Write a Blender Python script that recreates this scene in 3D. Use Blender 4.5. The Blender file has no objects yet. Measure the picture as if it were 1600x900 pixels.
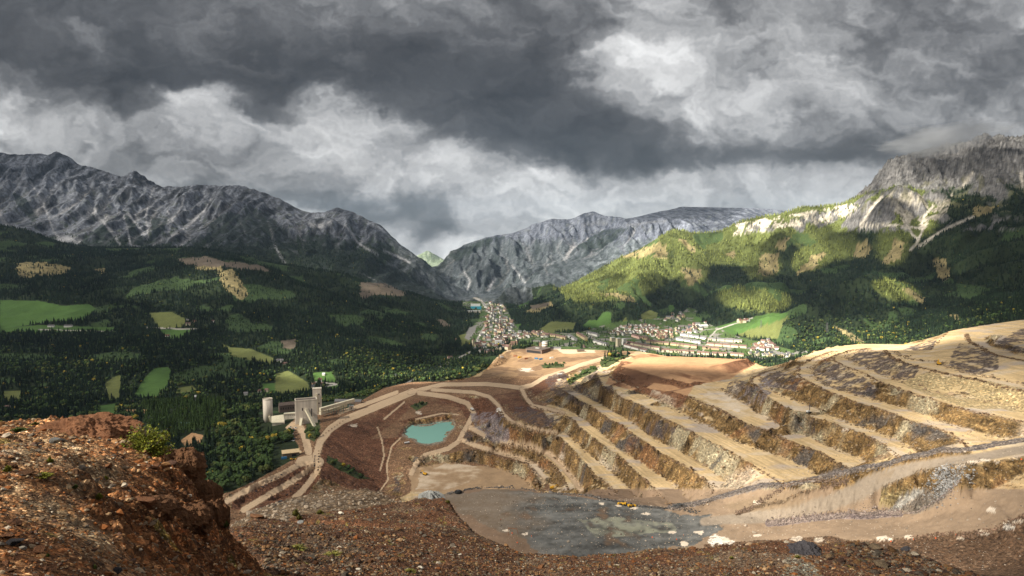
import bpy, math, random, time
import numpy as np
from mathutils import Vector, Matrix, geometry
T0=time.time()
def log(*a): print('[%.1f]'%(time.time()-T0),*a,flush=True)
scene=bpy.context.scene
col=scene.collection
rng=np.random.default_rng(7); random.seed(7)
# ------------------------------------------------------------------ camera
F=1067.0; PITCH=math.atan(80/F)
cam_d=bpy.data.cameras.new('camera'); cam=bpy.data.objects.new('camera',cam_d); col.objects.link(cam)
cam_d.sensor_width=36.0; cam_d.lens=36*F/1600; cam_d.clip_start=0.2; cam_d.clip_end=60000
cam.location=(0,0,0); cam.rotation_euler=(math.pi/2-PITCH,0,0); scene.camera=cam
# ------------------------------------------------------------------ sky, sun, exposure
SUN_EL=math.radians(36); SUN_V=np.array([-0.86,-0.51]); SUN_V/=np.linalg.norm(SUN_V)   # towards the sun, in plan
SUN=np.array([SUN_V[0]*math.cos(SUN_EL),SUN_V[1]*math.cos(SUN_EL),math.sin(SUN_EL)])
sd=bpy.data.lights.new('sun','SUN'); sd.energy=5.0; sd.angle=math.radians(0.5); sd.color=(1,0.93,0.80)
so=bpy.data.objects.new('sun',sd); col.objects.link(so)
so.rotation_euler=Vector(SUN).to_track_quat('Z','Y').to_euler()
scene.view_settings.view_transform='Standard'; scene.view_settings.look='None'
scene.view_settings.exposure=1.6; scene.view_settings.gamma=1.0
scene.cycles.use_denoising=True
scene.cycles.max_bounces=5; scene.cycles.diffuse_bounces=3; scene.cycles.glossy_bounces=2
scene.cycles.transmission_bounces=3; scene.cycles.transparent_max_bounces=8; scene.cycles.volume_bounces=3
scene.cycles.caustics_reflective=False; scene.cycles.caustics_refractive=False
# ------------------------------------------------------------------ noise
def _h(ix,iy,s):
    n=(ix.astype(np.int64)*374761393+iy.astype(np.int64)*668265263+s*2147483647+s*974711)&0xffffffff
    n=((n^(n>>13))*1274126177)&0xffffffff
    n=n^(n>>16)
    return n
def perlin(x,y,s=0):
    x=np.asarray(x,np.float64); y=np.asarray(y,np.float64)
    ix=np.floor(x); iy=np.floor(y); fx=(x-ix).astype(np.float32); fy=(y-iy).astype(np.float32)
    ix=ix.astype(np.int64); iy=iy.astype(np.int64)
    u=fx*fx*fx*(fx*(fx*6-15)+10); v=fy*fy*fy*(fy*(fy*6-15)+10)
    def g(a,b,dx,dy):
        t=_h(a,b,s).astype(np.float32)*(2*math.pi/4294967296.0)
        return np.cos(t)*dx+np.sin(t)*dy
    n00=g(ix,iy,fx,fy); n10=g(ix+1,iy,fx-1,fy); n01=g(ix,iy+1,fx,fy-1); n11=g(ix+1,iy+1,fx-1,fy-1)
    return ((n00*(1-u)+n10*u)*(1-v)+(n01*(1-u)+n11*u)*v)*1.5
def fbm(x,y,s=0,o=4,g=0.5):
    r=0;a=1;t=0
    for k in range(o):
        r=r+a*perlin(x*2**k+k*17.3,y*2**k-k*9.1,s+k); t+=a; a*=g
    return r/t
def ridged(x,y,s=0,o=4,g=0.55):
    r=0;a=1;t=0
    for k in range(o):
        n=1-np.abs(perlin(x*2**k+k*7.3,y*2**k-k*3.1,s+k))*1.6
        r=r+a*n; t+=a; a*=g
    return r/t
def sstep(a,b,x):
    t=np.clip((x-a)/(b-a),0,1); return t*t*(3-2*t)
def blur(a,s):
    r=int(3*s+1); k=np.exp(-0.5*(np.arange(-r,r+1)/s)**2); k/=k.sum()
    p=np.pad(a,((r,r),(0,0)),'edge'); o=np.zeros_like(a)
    for i,w in enumerate(k): o+=w*p[i:i+a.shape[0]]
    p=np.pad(o,((0,0),(r,r)),'edge'); o=np.zeros_like(a)
    for i,w in enumerate(k): o+=w*p[:,i:i+a.shape[1]]
    return o
def inpoly(u,v,poly):
    r=np.zeros(u.shape,bool); n=len(poly)
    xs=[p[0] for p in poly]; ys=[p[1] for p in poly]
    box=(u>=min(xs))&(u<=max(xs))&(v>=min(ys))&(v<=max(ys))
    if not box.any(): return r
    uu=u[box]; vv=v[box]; q=np.zeros(uu.shape,bool)
    for i in range(n):
        x1,y1=poly[i][:2]; x2,y2=poly[(i+1)%n][:2]
        if y1==y2: continue
        c=((y1>vv)!=(y2>vv))&(uu<(x2-x1)*(vv-y1)/(y2-y1)+x1)
        q^=c
    r[box]=q; return r
def linedist(u,v,line,maxd=40):
    xs=[p[0] for p in line]; ys=[p[1] for p in line]
    d=np.full(u.shape,1e9,np.float32)
    box=(u>=min(xs)-maxd)&(u<=max(xs)+maxd)&(v>=min(ys)-maxd)&(v<=max(ys)+maxd)
    uu=u[box]; vv=v[box]; q=np.full(uu.shape,1e9,np.float32)
    for (x1,y1),(x2,y2) in zip([p[:2] for p in line[:-1]],[p[:2] for p in line[1:]]):
        dx=x2-x1; dy=y2-y1; l=dx*dx+dy*dy+1e-9
        t=np.clip(((uu-x1)*dx+(vv-y1)*dy)/l,0,1)
        q=np.minimum(q,np.hypot(uu-x1-t*dx,vv-y1-t*dy))
    d[box]=q; return d
# ------------------------------------------------------------------ photograph pixel (1600 x 900) <-> world
CP,SP=math.cos(PITCH),math.sin(PITCH)
def ray(u,v):
    a=(u-800)/F; b=(450-v)/F
    return np.array([a,CP+b*SP,-SP+b*CP])
def atz(u,v,z):
    r=ray(u,v); return r*(z/r[2])
def atd(u,v,d):
    r=ray(u,v); return r*(d/r[1])
def proj(x,y,z):
    f=y*CP-z*SP; up=y*SP+z*CP
    f=np.maximum(f,0.01)
    return 800+F*x/f, 450-F*up/f
# ------------------------------------------------------------------ control lines of the relief
PTS=[]
def add_line(pts,step):
    """pts: 3D points of a line, resampled every `step` metres"""
    out=[pts[0]]
    for a,b in zip(pts[:-1],pts[1:]):
        L=np.linalg.norm(b[:2]-a[:2]); n=max(1,int(L/step))
        for k in range(1,n+1): out.append(a+(b-a)*k/n)
    PTS.extend(out); return out
def LZ(pts,z=None,step=6):
    return add_line([atz(p[0],p[1],p[2] if len(p)>2 else z) for p in pts],step)
def LD(pts,d=None,step=120):
    return add_line([atd(p[0],p[1],p[2] if len(p)>2 else d) for p in pts],step)
def LW(pts,step=150):
    return add_line([np.array(p,float) for p in pts],step)
# --- the open pit: every berm is a level shelf; outer edge (crest) and inner edge (toe) traced at its level
zF,zA,zB,zC,zD,zE,zFF,zG,zH,zI,zJ,zK,zL=-312,-299,-289,-265,-249,-232,-212,-198,-180,-163,-150,-138,-128
A_CR=[(722,704),(756,708),(789,718),(824,724),(833,738),(844,756),(852,775,zA-2)]
A_TO=[(744,693),(767,702),(800,713),(833,722),(851,733),(869,749),(876,764)]
FL_TO=[(640,727),(665,722),(700,724),(744,722),(778,731),(811,742),(829,756),(838,772)]
B_CR=[(735,675,-291),(756,689),(789,697),(811,701),(838,708),(856,719),(869,734),(882,754),(889,766)]
B_TO=[(742,662,-290),(770,677),(798,686),(833,694),(860,707),(878,722),(896,742),(911,760),(920,770)]
C_CR=[(780,642,-270),(790,658,-267),(804,669),(824,675),(856,678),(873,684),(891,702),(909,722),(922,738),(944,752),(967,773)]
C_TO=[(788,632,-271),(800,648,-268),(815,660),(850,667),(880,673),(900,688),(922,709),(944,724),(967,744),(989,764),(1002,784)]
D_CR=[(812,616,-272),(820,630,-266),(848,640,-258),(880,646,-252),(893,654),(900,664),(922,683),(944,699),(956,708),(976,721),(989,736),(1011,756),(1033,772),(1047,790)]
D_TO=[(824,608,-272),(832,624,-266),(855,631,-258),(886,638,-252),(903,647),(920,658),(942,676),(967,702),(982,709),(1011,727),(1033,742),(1056,757),(1080,784)]
E_CR=[(866,604,-262),(874,608,-250),(885,614,-239),(900,624,-234),(925,637),(950,655),(975,666),(989,680),(1007,691),(1033,709),(1067,727),(1089,742),(1111,756),(1122,763)]
E_TO=[(878,594,-262),(890,603,-247),(905,613,-238),(940,630,-234),(965,645),(990,659),(1007,672),(1024,686),(1050,698),(1078,711),(1100,724),(1122,740),(1140,755)]
F_CR=[(930,583,-216),(935,596),(943,606),(960,616),(985,630),(1000,634),(1033,652),(1078,673),(1093,684),(1129,700),(1163,720),(1200,742),(1223,757)]
F_TO=[(950,577,-216),(954,588),(974,604),(1006,616),(1028,628),(1050,638),(1072,648),(1094,661),(1124,674),(1156,693),(1200,706),(1244,722),(1267,735),(1290,747)]
G_CR=[(1063,628,-205),(1077,620),(1098,630),(1124,639),(1144,651),(1169,664),(1193,671),(1226,686),(1254,698),(1283,707),(1306,722),(1328,732)]
G_TO=[(1131,608),(1142,620),(1169,629),(1182,642),(1200,651),(1222,664),(1244,673),(1267,682),(1294,696),(1328,707),(1346,716),(1363,725)]
H_CR=[(1228,572,-181),(1200,580),(1176,590),(1175,598),(1183,606),(1194,620),(1217,633),(1246,647),(1266,652),(1292,659),(1328,672),(1361,685),(1381,695),(1399,711),(1405,719)]
H_TO=[(1234,577,-181),(1212,583),(1188,592),(1196,601),(1217,617),(1239,624),(1268,634),(1306,653),(1339,664),(1372,676),(1406,687),(1420,698),(1432,710)]
I_CR=[(1300,549,-163),(1275,558),(1249,572),(1244,582),(1252,590),(1283,607),(1319,622),(1350,633),(1383,642),(1417,656),(1450,665),(1484,676),(1500,687),(1510,698)]
I_TO=[(1310,548,-163),(1284,561),(1268,575),(1274,589),(1288,600),(1317,611),(1350,620),(1372,627),(1411,636),(1444,647),(1467,657),(1500,668),(1533,678),(1567,688)]
J_CR=[(1360,545,-158),(1330,547),(1303,556),(1301,562),(1317,571),(1350,583),(1372,596),(1411,610),(1456,624),(1500,638),(1544,647),(1578,655),(1600,659),(1700,685)]
J_TO=[(1364,548,-158),(1338,551),(1318,557),(1344,570),(1378,586),(1407,597),(1456,611),(1500,619),(1544,627),(1600,642),(1700,668)]
K_CR=[(1382,547,-140),(1390,555),(1400,562),(1416,568),(1442,575),(1478,584),(1522,593),(1600,612),(1700,636)]
K_TO=[(1396,549,-140),(1410,557),(1430,563),(1469,566),(1489,577),(1522,586),(1556,592),(1600,601),(1700,624)]
L_CR=[(1511,524,-130),(1514,533),(1533,544),(1556,555),(1600,564),(1700,585)]
L_TO=[(1530,524,-130),(1536,532),(1549,543),(1567,549),(1600,558),(1700,578)]
for ln,z in ((A_CR,zA),(A_TO,zA),(FL_TO,zF),(B_CR,zB),(B_TO,zB),(C_CR,zC),(C_TO,zC),(D_CR,zD),(D_TO,zD),(E_CR,zE),(E_TO,zE),
             (F_CR,zFF),(F_TO,zFF),(G_CR,zG),(G_TO,zG),(H_CR,zH),(H_TO,zH),(I_CR,zI),(I_TO,zI),(J_CR,zJ),(J_TO,zJ),(K_CR,zK),(K_TO,zK),(L_CR,zL),(L_TO,zL)):
    LZ(ln,z,6)
# top of the dump and faces above the L berm, road that climbs to the summit shelf
LZ([(1555,530),(1575,538),(1600,545),(1700,565)],-122)
LZ([(1562,522),(1600,528),(1700,540)],-118)
LZ([(1462,560,-137),(1476,543,-135),(1490,528,-132),(1511,516,-129),(1540,510,-126),(1570,507,-124),(1600,505,-123),(1700,505,-121)],None)
LZ([(1450,552,-140),(1462,540,-137),(1478,523,-134),(1500,514,-131),(1530,509,-128),(1567,504,-125),(1600,502,-124),(1700,500,-122)],None)
LZ([(1425,538,-147),(1440,541,-144),(1455,540,-141)],None)      # rim behind K
LZ([(1412,547,-146),(1430,548,-145)],None)
LZ([(1180,588,-183),(1215,570,-182),(1243,563,-165),(1274,549,-164),(1306,541,-164),(1350,537,-163),(1412,538,-160),(1425,537,-155),(1453,532,-142),(1469,527,-138),(1482,517,-134)],None)
LZ([(1320,543,-163),(1350,540,-162),(1395,541,-160)],None)
# outer slope north of the upper benches (behind the rim)
for (u,v,z,dx,dy) in ((1215,570,-182,10,45),(1274,549,-164,10,60),(1350,537,-163,0,80),(1412,538,-160,0,90),(1482,517,-134,0,90),(1567,504,-125,0,90),(1700,500,-122,0,90)):
    p=atz(u,v,z); PTS.append(p+np.array([dx,dy,-50.])); PTS.append(p+np.array([dx*2,dy*3.2,-120.]))
# dump plateau north of G: level G floor, stepped brown dump
LZ([(1100,612),(1120,600),(1150,592),(1165,588)],zG); LZ([(1050,612,-200),(1080,604,-198),(1110,598,-197),(1140,586,-196),(1160,580,-196)],None)
LZ([(1020,622,-206),(1045,628,-207)],None)
LZ([(975,597,-205),(1000,606,-205),(1040,611,-205),(1075,608,-202),(1094,602,-199)],None)
LZ([(965,583,-204),(985,590,-203),(1020,598,-202),(1055,602,-201)],None)
LZ([(968,573,-201),(990,576,-197),(1015,585,-196),(1050,594,-196),(1085,600,-196)],None)
LZ([(985,566,-199),(1010,571,-195),(1035,582,-194),(1070,590,-194),(1092,597,-195)],None)
LZ([(975,564,-200),(1000,559,-196),(1030,557,-194),(1060,557,-193),(1090,558,-193),(1130,560,-192),(1165,562,-191)],None)
LZ([(1042,572,-192),(1060,580,-191),(1080,586,-191)],None); LZ([(1060,568,-190),(1085,572,-190),(1100,580,-191)],None)
LZ([(1097,580,-191),(1104,570,-189),(1130,568,-187),(1150,563,-187),(1166,560,-187)],None)   # hump crest on the right
LZ([(1103,596,-196),(1125,594,-196),(1150,583,-196),(1172,572,-195),(1178,570,-196)],None)
LZ([(1190,580,-197),(1205,575,-200)],None)
LZ([(1160,590,-190),(1170,596,-185)],None)
for (u,v,z) in ((975,560,-200),(1000,555,-197),(1060,553,-194),(1130,555,-192),(1175,560,-192),(1200,563,-200)):
    p=atz(u,v,z); PTS.append(p+np.array([0,50,-35.])); PTS.append(p+np.array([0,170,-110.]))
# west branch: F road meets the northern flat
LZ([(960,563,-222),(930,575,-232),(905,588,-245),(890,598,-250)],None)
LZ([(985,557,-225),(950,568,-228),(925,580,-238)],None)
LZ([(905,600,-243),(920,590,-236),(930,580,-232)],None)
LZ([(860,596,-268),(880,585,-268),(905,573,-268),(940,560,-268),(975,552,-266)],None)
LZ([(850,592,-275),(880,580,-274),(900,571,-273),(930,560,-272),(960,553,-270)],None)
# northern flat with the sinter hall
LZ([(755,580,-290),(790,568,-290),(800,556,-284),(830,552,-278),(870,549,-274),(920,548,-272),(970,548,-270),(1000,549,-270)],None,20)
LZ([(790,548,-276),(805,540,-277),(850,536,-277),(900,540,-275),(960,545,-272)],None,20)
LZ([(770,562,-278),(785,552,-277)],None,12)
LZ([(745,590,-290),(770,586,-290),(800,582,-289),(830,580,-287),(862,576,-281),(870,566,-279),(850,560,-280),(820,556,-280)],None,12)
LZ([(735,592,-292),(700,596,-292),(660,604,-293)],None)
for (u,v,z) in ((740,583,-292),(790,546,-276),(850,534,-277),(900,538,-275),(960,543,-272),(1005,546,-270)):
    p=atz(u,v,z); PTS.append(p+np.array([-10,60,-40.])); PTS.append(p+np.array([-20,190,-100.]))
# R1 rim road, R2, R3, lake basin
LZ([(639,609,-292),(660,603,-290),(690,599,-289),(760,597,-287),(790,600,-284),(812,603,-281),(830,599,-279),(850,588,-276)],None)
LZ([(648,614,-291),(668,607,-289),(690,604,-288),(760,603,-285),(790,607,-282),(810,611,-279)],None)
LZ([(678,608,-289),(740,611,-283),(768,618,-278),(781,630,-274)],None)
LZ([(676,611,-289),(735,616,-283),(758,622,-278),(772,636,-274)],None)
LZ([(660,612,-290),(702,618,-288),(732,627,-290),(745,643,-292),(742,655,-291)],None)
LZ([(655,617,-290),(698,624,-288),(724,632,-290),(734,645,-293),(729,658,-295),(719,674,-297),(712,686,-299),(700,696,-300)],None)
LZ([(738,660,-293),(731,672,-296),(727,682,-298)],None)
LZ([(700,702,-301),(720,700,-300)],None)
LZ([(640,748,-311),(643,730,-308),(655,716,-305),(675,707,-303),(700,700,-301)],None)
LZ([(648,752,-312),(652,738,-311),(662,727,-309),(680,718,-306),(712,706,-301)],None)
LZ([(668,722,-312),(655,735,-312)],None)
LAKE=[(630,680),(636,671),(642,665),(657,664),(672,663),(682,660),(690,659),(708,657),(710,664),(709,669),(702,675),(697,682),(694,688),(687,691),(680,693),(665,694),(652,691),(645,685),(637,683)]
zW=-302.0
LZ(LAKE+[LAKE[0]],zW+1.0,6)
LZ([(p[0]*0.8+670*0.2,p[1]*0.8+676*0.2) for p in LAKE],zW-6,8)
LZ([(620,684,-299),(635,662,-299),(660,655,-299),(690,652,-298),(712,651,-298),(717,664,-299),(706,684,-300),(690,698,-301),(650,700,-301),(628,694,-302)],None)
LZ([(640,655,-296),(660,648,-296),(700,643,-295),(715,645,-295)],None)
LZ([(665,640,-294),(700,632,-292),(722,637,-293)],None)
LZ([(626,686,-301),(613,698,-306),(610,711,-309),(606,724,-312),(607,751,-319),(596,765,-322),(606,784,-324)],None)
LZ([(632,690,-301),(622,702,-306),(618,715,-310),(616,735,-314),(620,752,-316),(626,776,-314)],None)
LZ([(650,705,-303),(635,712,-306),(628,725,-310),(630,745,-312),(640,765,-312),(760,765,-312),(850,768,-312)],None,10)
# west rim: haul road and its outer side
WR_OUT=[(639,609,-292),(606,620,-291),(572,640,-290),(550,649,-289),(528,658,-288),(506,673,-287),(494,689,-286),(490,705,-286),(480,716,-286)]
WR_IN=[(650,614,-291),(606,636,-290),(572,646,-290),(543,655,-289),(523,670,-288),(510,687,-287),(503,704,-286),(501,724,-286),(499,742,-286)]
LZ(WR_OUT,None); LZ(WR_IN,None)
LZ([(500,748,-287),(480,768,-287),(450,781,-286),(430,792,-286)],None)          # eastern fork edge
LZ([(540,700,-300),(575,690,-300),(600,670,-298),(625,655,-297),(640,640,-296)],None,10)
LZ([(565,730,-309),(585,715,-308),(600,700,-306)],None,10)
LZ([(530,760,-300),(560,765,-306),(585,778,-320)],None,10)
# forks going down to the south-west
def fork(a,z):
    LZ(a,z)
fork([(492,711),(470,722),(440,735),(400,757),(362,775),(330,790)],-286); fork([(495,718),(478,727),(446,740),(408,760),(366,782),(335,798)],-286)
fork([(478,733),(450,745),(410,763),(372,790)],-292); 
fork([(482,729),(455,748),(420,771),(385,790),(360,803)],-291); fork([(492,731),(468,747),(433,772),(398,793),(370,812)],-291)
fork([(485,741),(455,764),(425,786)],-297); fork([(492,738),(480,752),(462,770),(445,783)],-295); fork([(500,742),(490,757),(475,772),(458,786)],-295)
LZ([(360,768,-282),(400,750,-283),(440,728,-284),(465,715,-285),(470,700,-286),(468,690,-287)],None)  # natural edge W
LZ([(448,668,-289),(462,664,-289),(476,668,-289),(478,690,-288),(484,700,-288)],None)
LZ([(440,668,-290),(425,672,-292),(445,690,-289),(450,705,-288)],None)
# the ore plant shelf
LZ([(410,668,-292),(450,660,-292),(500,652,-292),(550,640,-292),(600,622,-293)],None,12)
LZ([(405,690,-291),(440,680,-291),(470,672,-291),(500,668,-290)],None,12)
LZ([(410,652,-296),(460,645,-296),(520,636,-296),(600,612,-298),(640,602,-300)],None,12)
# forest slope west of the plant
LZ([(390,745,-290),(420,720,-290),(440,700,-290)],None,12)
LZ([(340,745,-296),(360,725,-297),(400,700,-298),(420,680,-297),(400,665,-297)],None,15)
LZ([(300,735,-300),(310,700,-303),(340,670,-305),(380,650,-305),(410,640,-308)],None,20)
LZ([(240,690,-310),(280,670,-308),(350,655,-308)],None,20)
LZ([(235,650,-318),(260,633,-305),(300,622,-296),(330,622,-299),(345,640,-306)],None,20)  # grove hill
LZ([(270,650,-306),(300,640,-300),(325,640,-302)],None,20)
LZ([(160,690,-330),(200,670,-330),(230,660,-325)],None,25)
# plateau in front of the pit, ramp on the right
PL=[(690,774),(715,768),(744,762),(778,761),(822,763),(867,771),(911,773),(944,779),(998,790),(1042,795)]
zP=-237
LZ(PL,zP,6)
LZ([(1046,797,-236),(1093,803,-236),(1133,807,-234),(1170,808,-232)],None)
RIM=[(1048,792,-233),(1056,791,-232),(1089,787,-231),(1122,778,-229),(1156,768,-222),(1194,758,-214),(1223,757,-209),(1250,754,-205),(1283,745,-199),(1323,736,-192),(1350,730,-188),(1383,725,-182),(1417,714,-176),(1450,709,-170),(1467,702,-166),(1500,703,-162),(1522,700,-160),(1567,693,-157),(1600,687,-155),(1700,670,-150)]
LZ(RIM,None)
RIM2=[(1100,793,-234),(1130,790,-232),(1160,782,-227),(1200,770,-218),(1240,762,-209),(1290,755,-203),(1330,745,-196),(1360,738,-191.5),(1400,732,-184),(1430,722,-178),(1470,711,-169),(1520,708,-162),(1600,695,-156),(1700,678,-150.5)]
LZ(RIM2,None)
for p in PL+RIM: 
    q=atz(p[0],p[1],p[2] if len(p)>2 else zP)
    PTS.append(q+np.array([-1.0,4.0,-1.0 if p[0]>1050 else -2.5]))
for (u,v,z) in ((700,771,zP),(744,762,zP),(778,761,zP),(822,763,zP),(860,770,zP)):
    p=atz(u,v,z); PTS.append(p+np.array([0,45,-46.])); PTS.append(p+np.array([-5,85,-74.]))
ROAD_C=[(1100,815,-236),(1160,810,-234),(1200,806,-231),(1250,798,-224),(1300,785,-215),(1340,768,-205),(1370,752,-195),(1400,740,-187),(1430,731,-181),(1470,722,-173),(1520,716,-164),(1600,702,-157),(1700,687,-151)]
LZ(ROAD_C,None,8)
LZ([(1330,792,-214),(1360,772,-203),(1390,756,-193),(1430,744,-185),(1460,732,-176),(1490,726,-170),(1540,720,-163),(1600,713,-159),(1700,698,-153)],None,8)
# gravel mound and hole between the two roads
LZ([(1372,800,-216),(1400,805,-214),(1395,790,-209),(1420,775,-200),(1440,760,-191)],None,8)
LZ([(1395,799,-212),(1415,787,-206),(1435,772,-199),(1450,752,-187),(1460,738,-176)],None,6)
LZ([(1405,803,-209),(1430,800,-203),(1455,785,-193),(1480,765,-182),(1500,745,-171),(1505,735,-166)],None,6)
LZ([(1420,808,-212),(1445,800,-204),(1475,785,-194),(1500,765,-183),(1515,745,-173),(1530,732,-167)],None,6)
LZ([(1200,815,-234),(1240,812,-231),(1270,808,-227),(1320,803,-221),(1365,800,-216)],None,6)
LZ([(1200,822,-235),(1250,822,-231),(1300,816,-224),(1370,808,-215)],None,8)
LZ([(1250,838,-229),(1350,830,-217),(1400,820,-212),(1450,810,-203),(1500,790,-190),(1540,770,-180),(1600,740,-168),(1700,722,-160)],None,8)
LZ([(1330,845,-218),(1424,839,-207),(1456,833,-203),(1522,831,-195),(1549,831,-192),(1578,810,-182),(1600,800,-175),(1700,780,-165)],None,6)
LZ([(1330,852,-220.5),(1424,847,-210),(1456,841,-206),(1522,839,-198),(1553,839,-195),(1584,818,-185),(1602,809,-178.5),(1700,790,-168.5)],None,6)
LZ([(1400,865,-213),(1480,860,-206),(1560,860,-197),(1600,850,-189),(1700,840,-179)],None,10)
LZ([(1450,900,-214),(1540,890,-204),(1600,880,-195),(1700,870,-182)],None,12)
LZ([(700,800,-240),(760,820,-241),(850,850,-242),(1000,845,-240),(1150,840,-236),(1250,855,-227),(1400,900,-218)],None,15)
LZ([(800,790,-238),(900,800,-238),(1000,815,-238),(1080,822,-238)],None,15)
LZ([(850,900,-245),(1100,900,-240)],None,15)
# slope from the viewpoint down into the pit (mostly hidden), spur in the middle
LZ([(392,800,-150),(401,793,-148),(423,786,-146),(450,781,-144),(474,772,-142),(497,768,-140),(514,765,-138),(528,772,-139),(545,772,-138),(560,762,-135),(572,757,-132),(590,768,-134),(620,782,-136),(660,792,-136)],None,8)
LZ([(380,812,-128),(420,815,-122),(470,808,-118),(520,803,-112),(580,800,-108),(640,800,-104)],None,8)
for (u,v,z,dy,dz) in ((392,800,-150,60,-70),(450,781,-144,60,-60),(514,765,-138,60,-60),(572,757,-132,60,-60),(640,788,-136,60,-60),(514,765,-138,180,-130),(600,768,-132,180,-120)):
    p=atz(u,v,z); PTS.append(p+np.array([0.,dy,dz]))
# sky: physical sky behind a broken cloud cover computed per direction
SKYL=np.array([
[ 92, 98,106,114,122,130,136,128,118,132,155,150,142,140,138,138,142],
[ 86, 92, 97,108,114,120,120,110,108,128,175,165,145,142,138,134,140],
[ 80, 78, 84, 88, 84, 84, 88, 84, 85,112,215,178,158,156,146,138,134],
[115, 82, 76, 80, 72, 72, 76, 78, 80,105,218,185,162,156,146,136,128],
[180,115, 72,180,110,145, 90, 76, 76,100,165,200,180,165,150,140,135],
[185,160,172,170,182,176,168, 85, 74, 74,115,170,160,150,125,145,165],
[160,155,160,150,158,172,185,200,130, 76, 85,125,110,100,105,155,170],
[150,150,150,145,150,175,180,185,215,175,160,175,200,215,200,150,150],
[150,150,140,125,120,125,112,140,205,220,200,185,185,210,190,150,150],
[150,140,130,125,130,205,190,105,165,210,195,190,185,185,180,150,150],
[160,160,150,150,160,190,225,220,180,190,190,185,180,180,180,150,150]],float)
def sky_lum(u,v):
    un=u/130; vn=v/130
    q1=fbm(un*.8,vn*1.1,91,6,.62); q2=fbm(un*.8+31,vn*1.1,92,6,.62)
    uw=u+q1*95; vw=v+q2*52
    fx=np.clip(uw/100,0,15.999); fy=np.clip(vw/40,0,9.999)
    i=fx.astype(int); j=fy.astype(int); fx=fx-i; fy=fy-j; fx=fx*fx*(3-2*fx); fy=fy*fy*(3-2*fy)
    g=(SKYL[j,i]*(1-fx)+SKYL[j,i+1]*fx)*(1-fy)+(SKYL[j+1,i]*(1-fx)+SKYL[j+1,i+1]*fx)*fy
    stretch=1+np.clip((300-v)/300,0,1)
    def puff(a_,b_): return fbm(a_/150+q1*.75,b_/100+q2*.75,93,6,.52)
    b=puff(u,v); rel=(b-puff(u-5,v+9))           # relief of the cloud bellies, lit from above left
    b2=fbm(u/300+3,v/150,95,3)
    e=fbm(u/55+q1*1.2,v/42+q2*1.2,96,4,.5)
    m=sstep(92,165,g+b*60+e*12)
    dark=80+b2*16+b*16+e*5+np.clip(g-85,-15,60)*.45+rel*45
    brite=np.clip(g,112,215)+4+b*76+e*10+b2*20+rel*120
    l=(dark*(1-m)+brite*m)*.74+(g+b*36)*.26
    return np.clip(l,50,252)
W_,H_=4096,2048
rows=np.arange(int(H_*0.47),H_); el=(rows+.5)/H_*math.pi-math.pi/2
azz=(0.5-(np.arange(W_)+.5)/W_)*2*math.pi
img=np.zeros((H_,W_,4),np.float32); img[...,:3]=(.10,.095,.08); img[...,3]=1
def fill(r0,r1,st):
    e=((np.arange(r0,r1,st)+.5)/H_*math.pi-math.pi/2)[:,None]; a_=azz[::st][None,:]
    x=np.cos(e)*np.cos(a_); y=np.cos(e)*np.sin(a_); z=np.sin(e)+0*a_
    yy=np.abs(y)+0.12; k=1/yy
    u=800+F*x*k*np.where(y>0,1,-1)+np.where(y>0,0,3000); v=370-F*z*k
    fr=(y>0.05)
    u2,v2=proj(x,np.maximum(y,.05),z)
    w=sstep(.25,.5,y); u=u*(1-w)+u2*w; v=v*(1-w)+v2*w
    # far above the frame: flatten
    vv=np.where(v<0,-150*np.log1p(-np.minimum(v,0)/150),v); uu=np.where(np.abs(u-800)>1600,800+np.sign(u-800)*(1600+400*np.log1p((np.abs(u-800)-1600).clip(0)/400)),u)
    l=sky_lum(uu,vv)/255.
    lin=l**2.2
    t=np.clip((l-.25)/.6,0,1)[...,None]
    tint=np.array([.975,.99,1.025])*(1-t)+np.array([1.0,1.0,.99])*t
    return (lin[...,None]*tint).astype(np.float32)
r0=int(H_*.47); r0-=r0%4
big=fill(r0,H_,4); big=np.repeat(np.repeat(big,4,0),4,1); img[r0:H_,:,:3]=big[:H_-r0]
# the part with the finest structure
c0,c1=int(W_*(.25-.16)),int(W_*(.25+.16)); r1=int(H_*(.5+33/180.))
sv=azz; azz=azz[c0:c1]; img[r0:r1,c0:c1,:3]=fill(r0,r1,1); azz=sv
sky=bpy.data.images.new('cloud_cover',W_,H_,alpha=True,float_buffer=True); sky.pixels.foreach_set(img.ravel()); sky.update(); del img,big
log('sky')
w=bpy.data.worlds.new('World'); scene.world=w; w.use_nodes=True; nt=w.node_tree
bg=nt.nodes['Background']; bg.inputs['Strength'].default_value=0.335
env=nt.nodes.new('ShaderNodeTexEnvironment'); env.image=sky; env.interpolation='Linear'
st=nt.nodes.new('ShaderNodeTexSky'); st.sky_type='NISHITA'; st.sun_disc=False; st.sun_elevation=SUN_EL; st.sun_rotation=math.atan2(SUN_V[0],SUN_V[1]); st.altitude=1200
sc_=nt.nodes.new('ShaderNodeVectorMath'); sc_.operation='SCALE'; sc_.inputs['Scale'].default_value=0.1
mx=nt.nodes.new('ShaderNodeMix'); mx.data_type='RGBA'; mx.inputs['Factor'].default_value=0.96
nt.links.new(st.outputs[0],sc_.inputs[0]); nt.links.new(sc_.outputs[0],mx.inputs['A']); nt.links.new(env.outputs[0],mx.inputs['B'])
nt.links.new(mx.outputs['Result'],bg.inputs['Color'])
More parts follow.
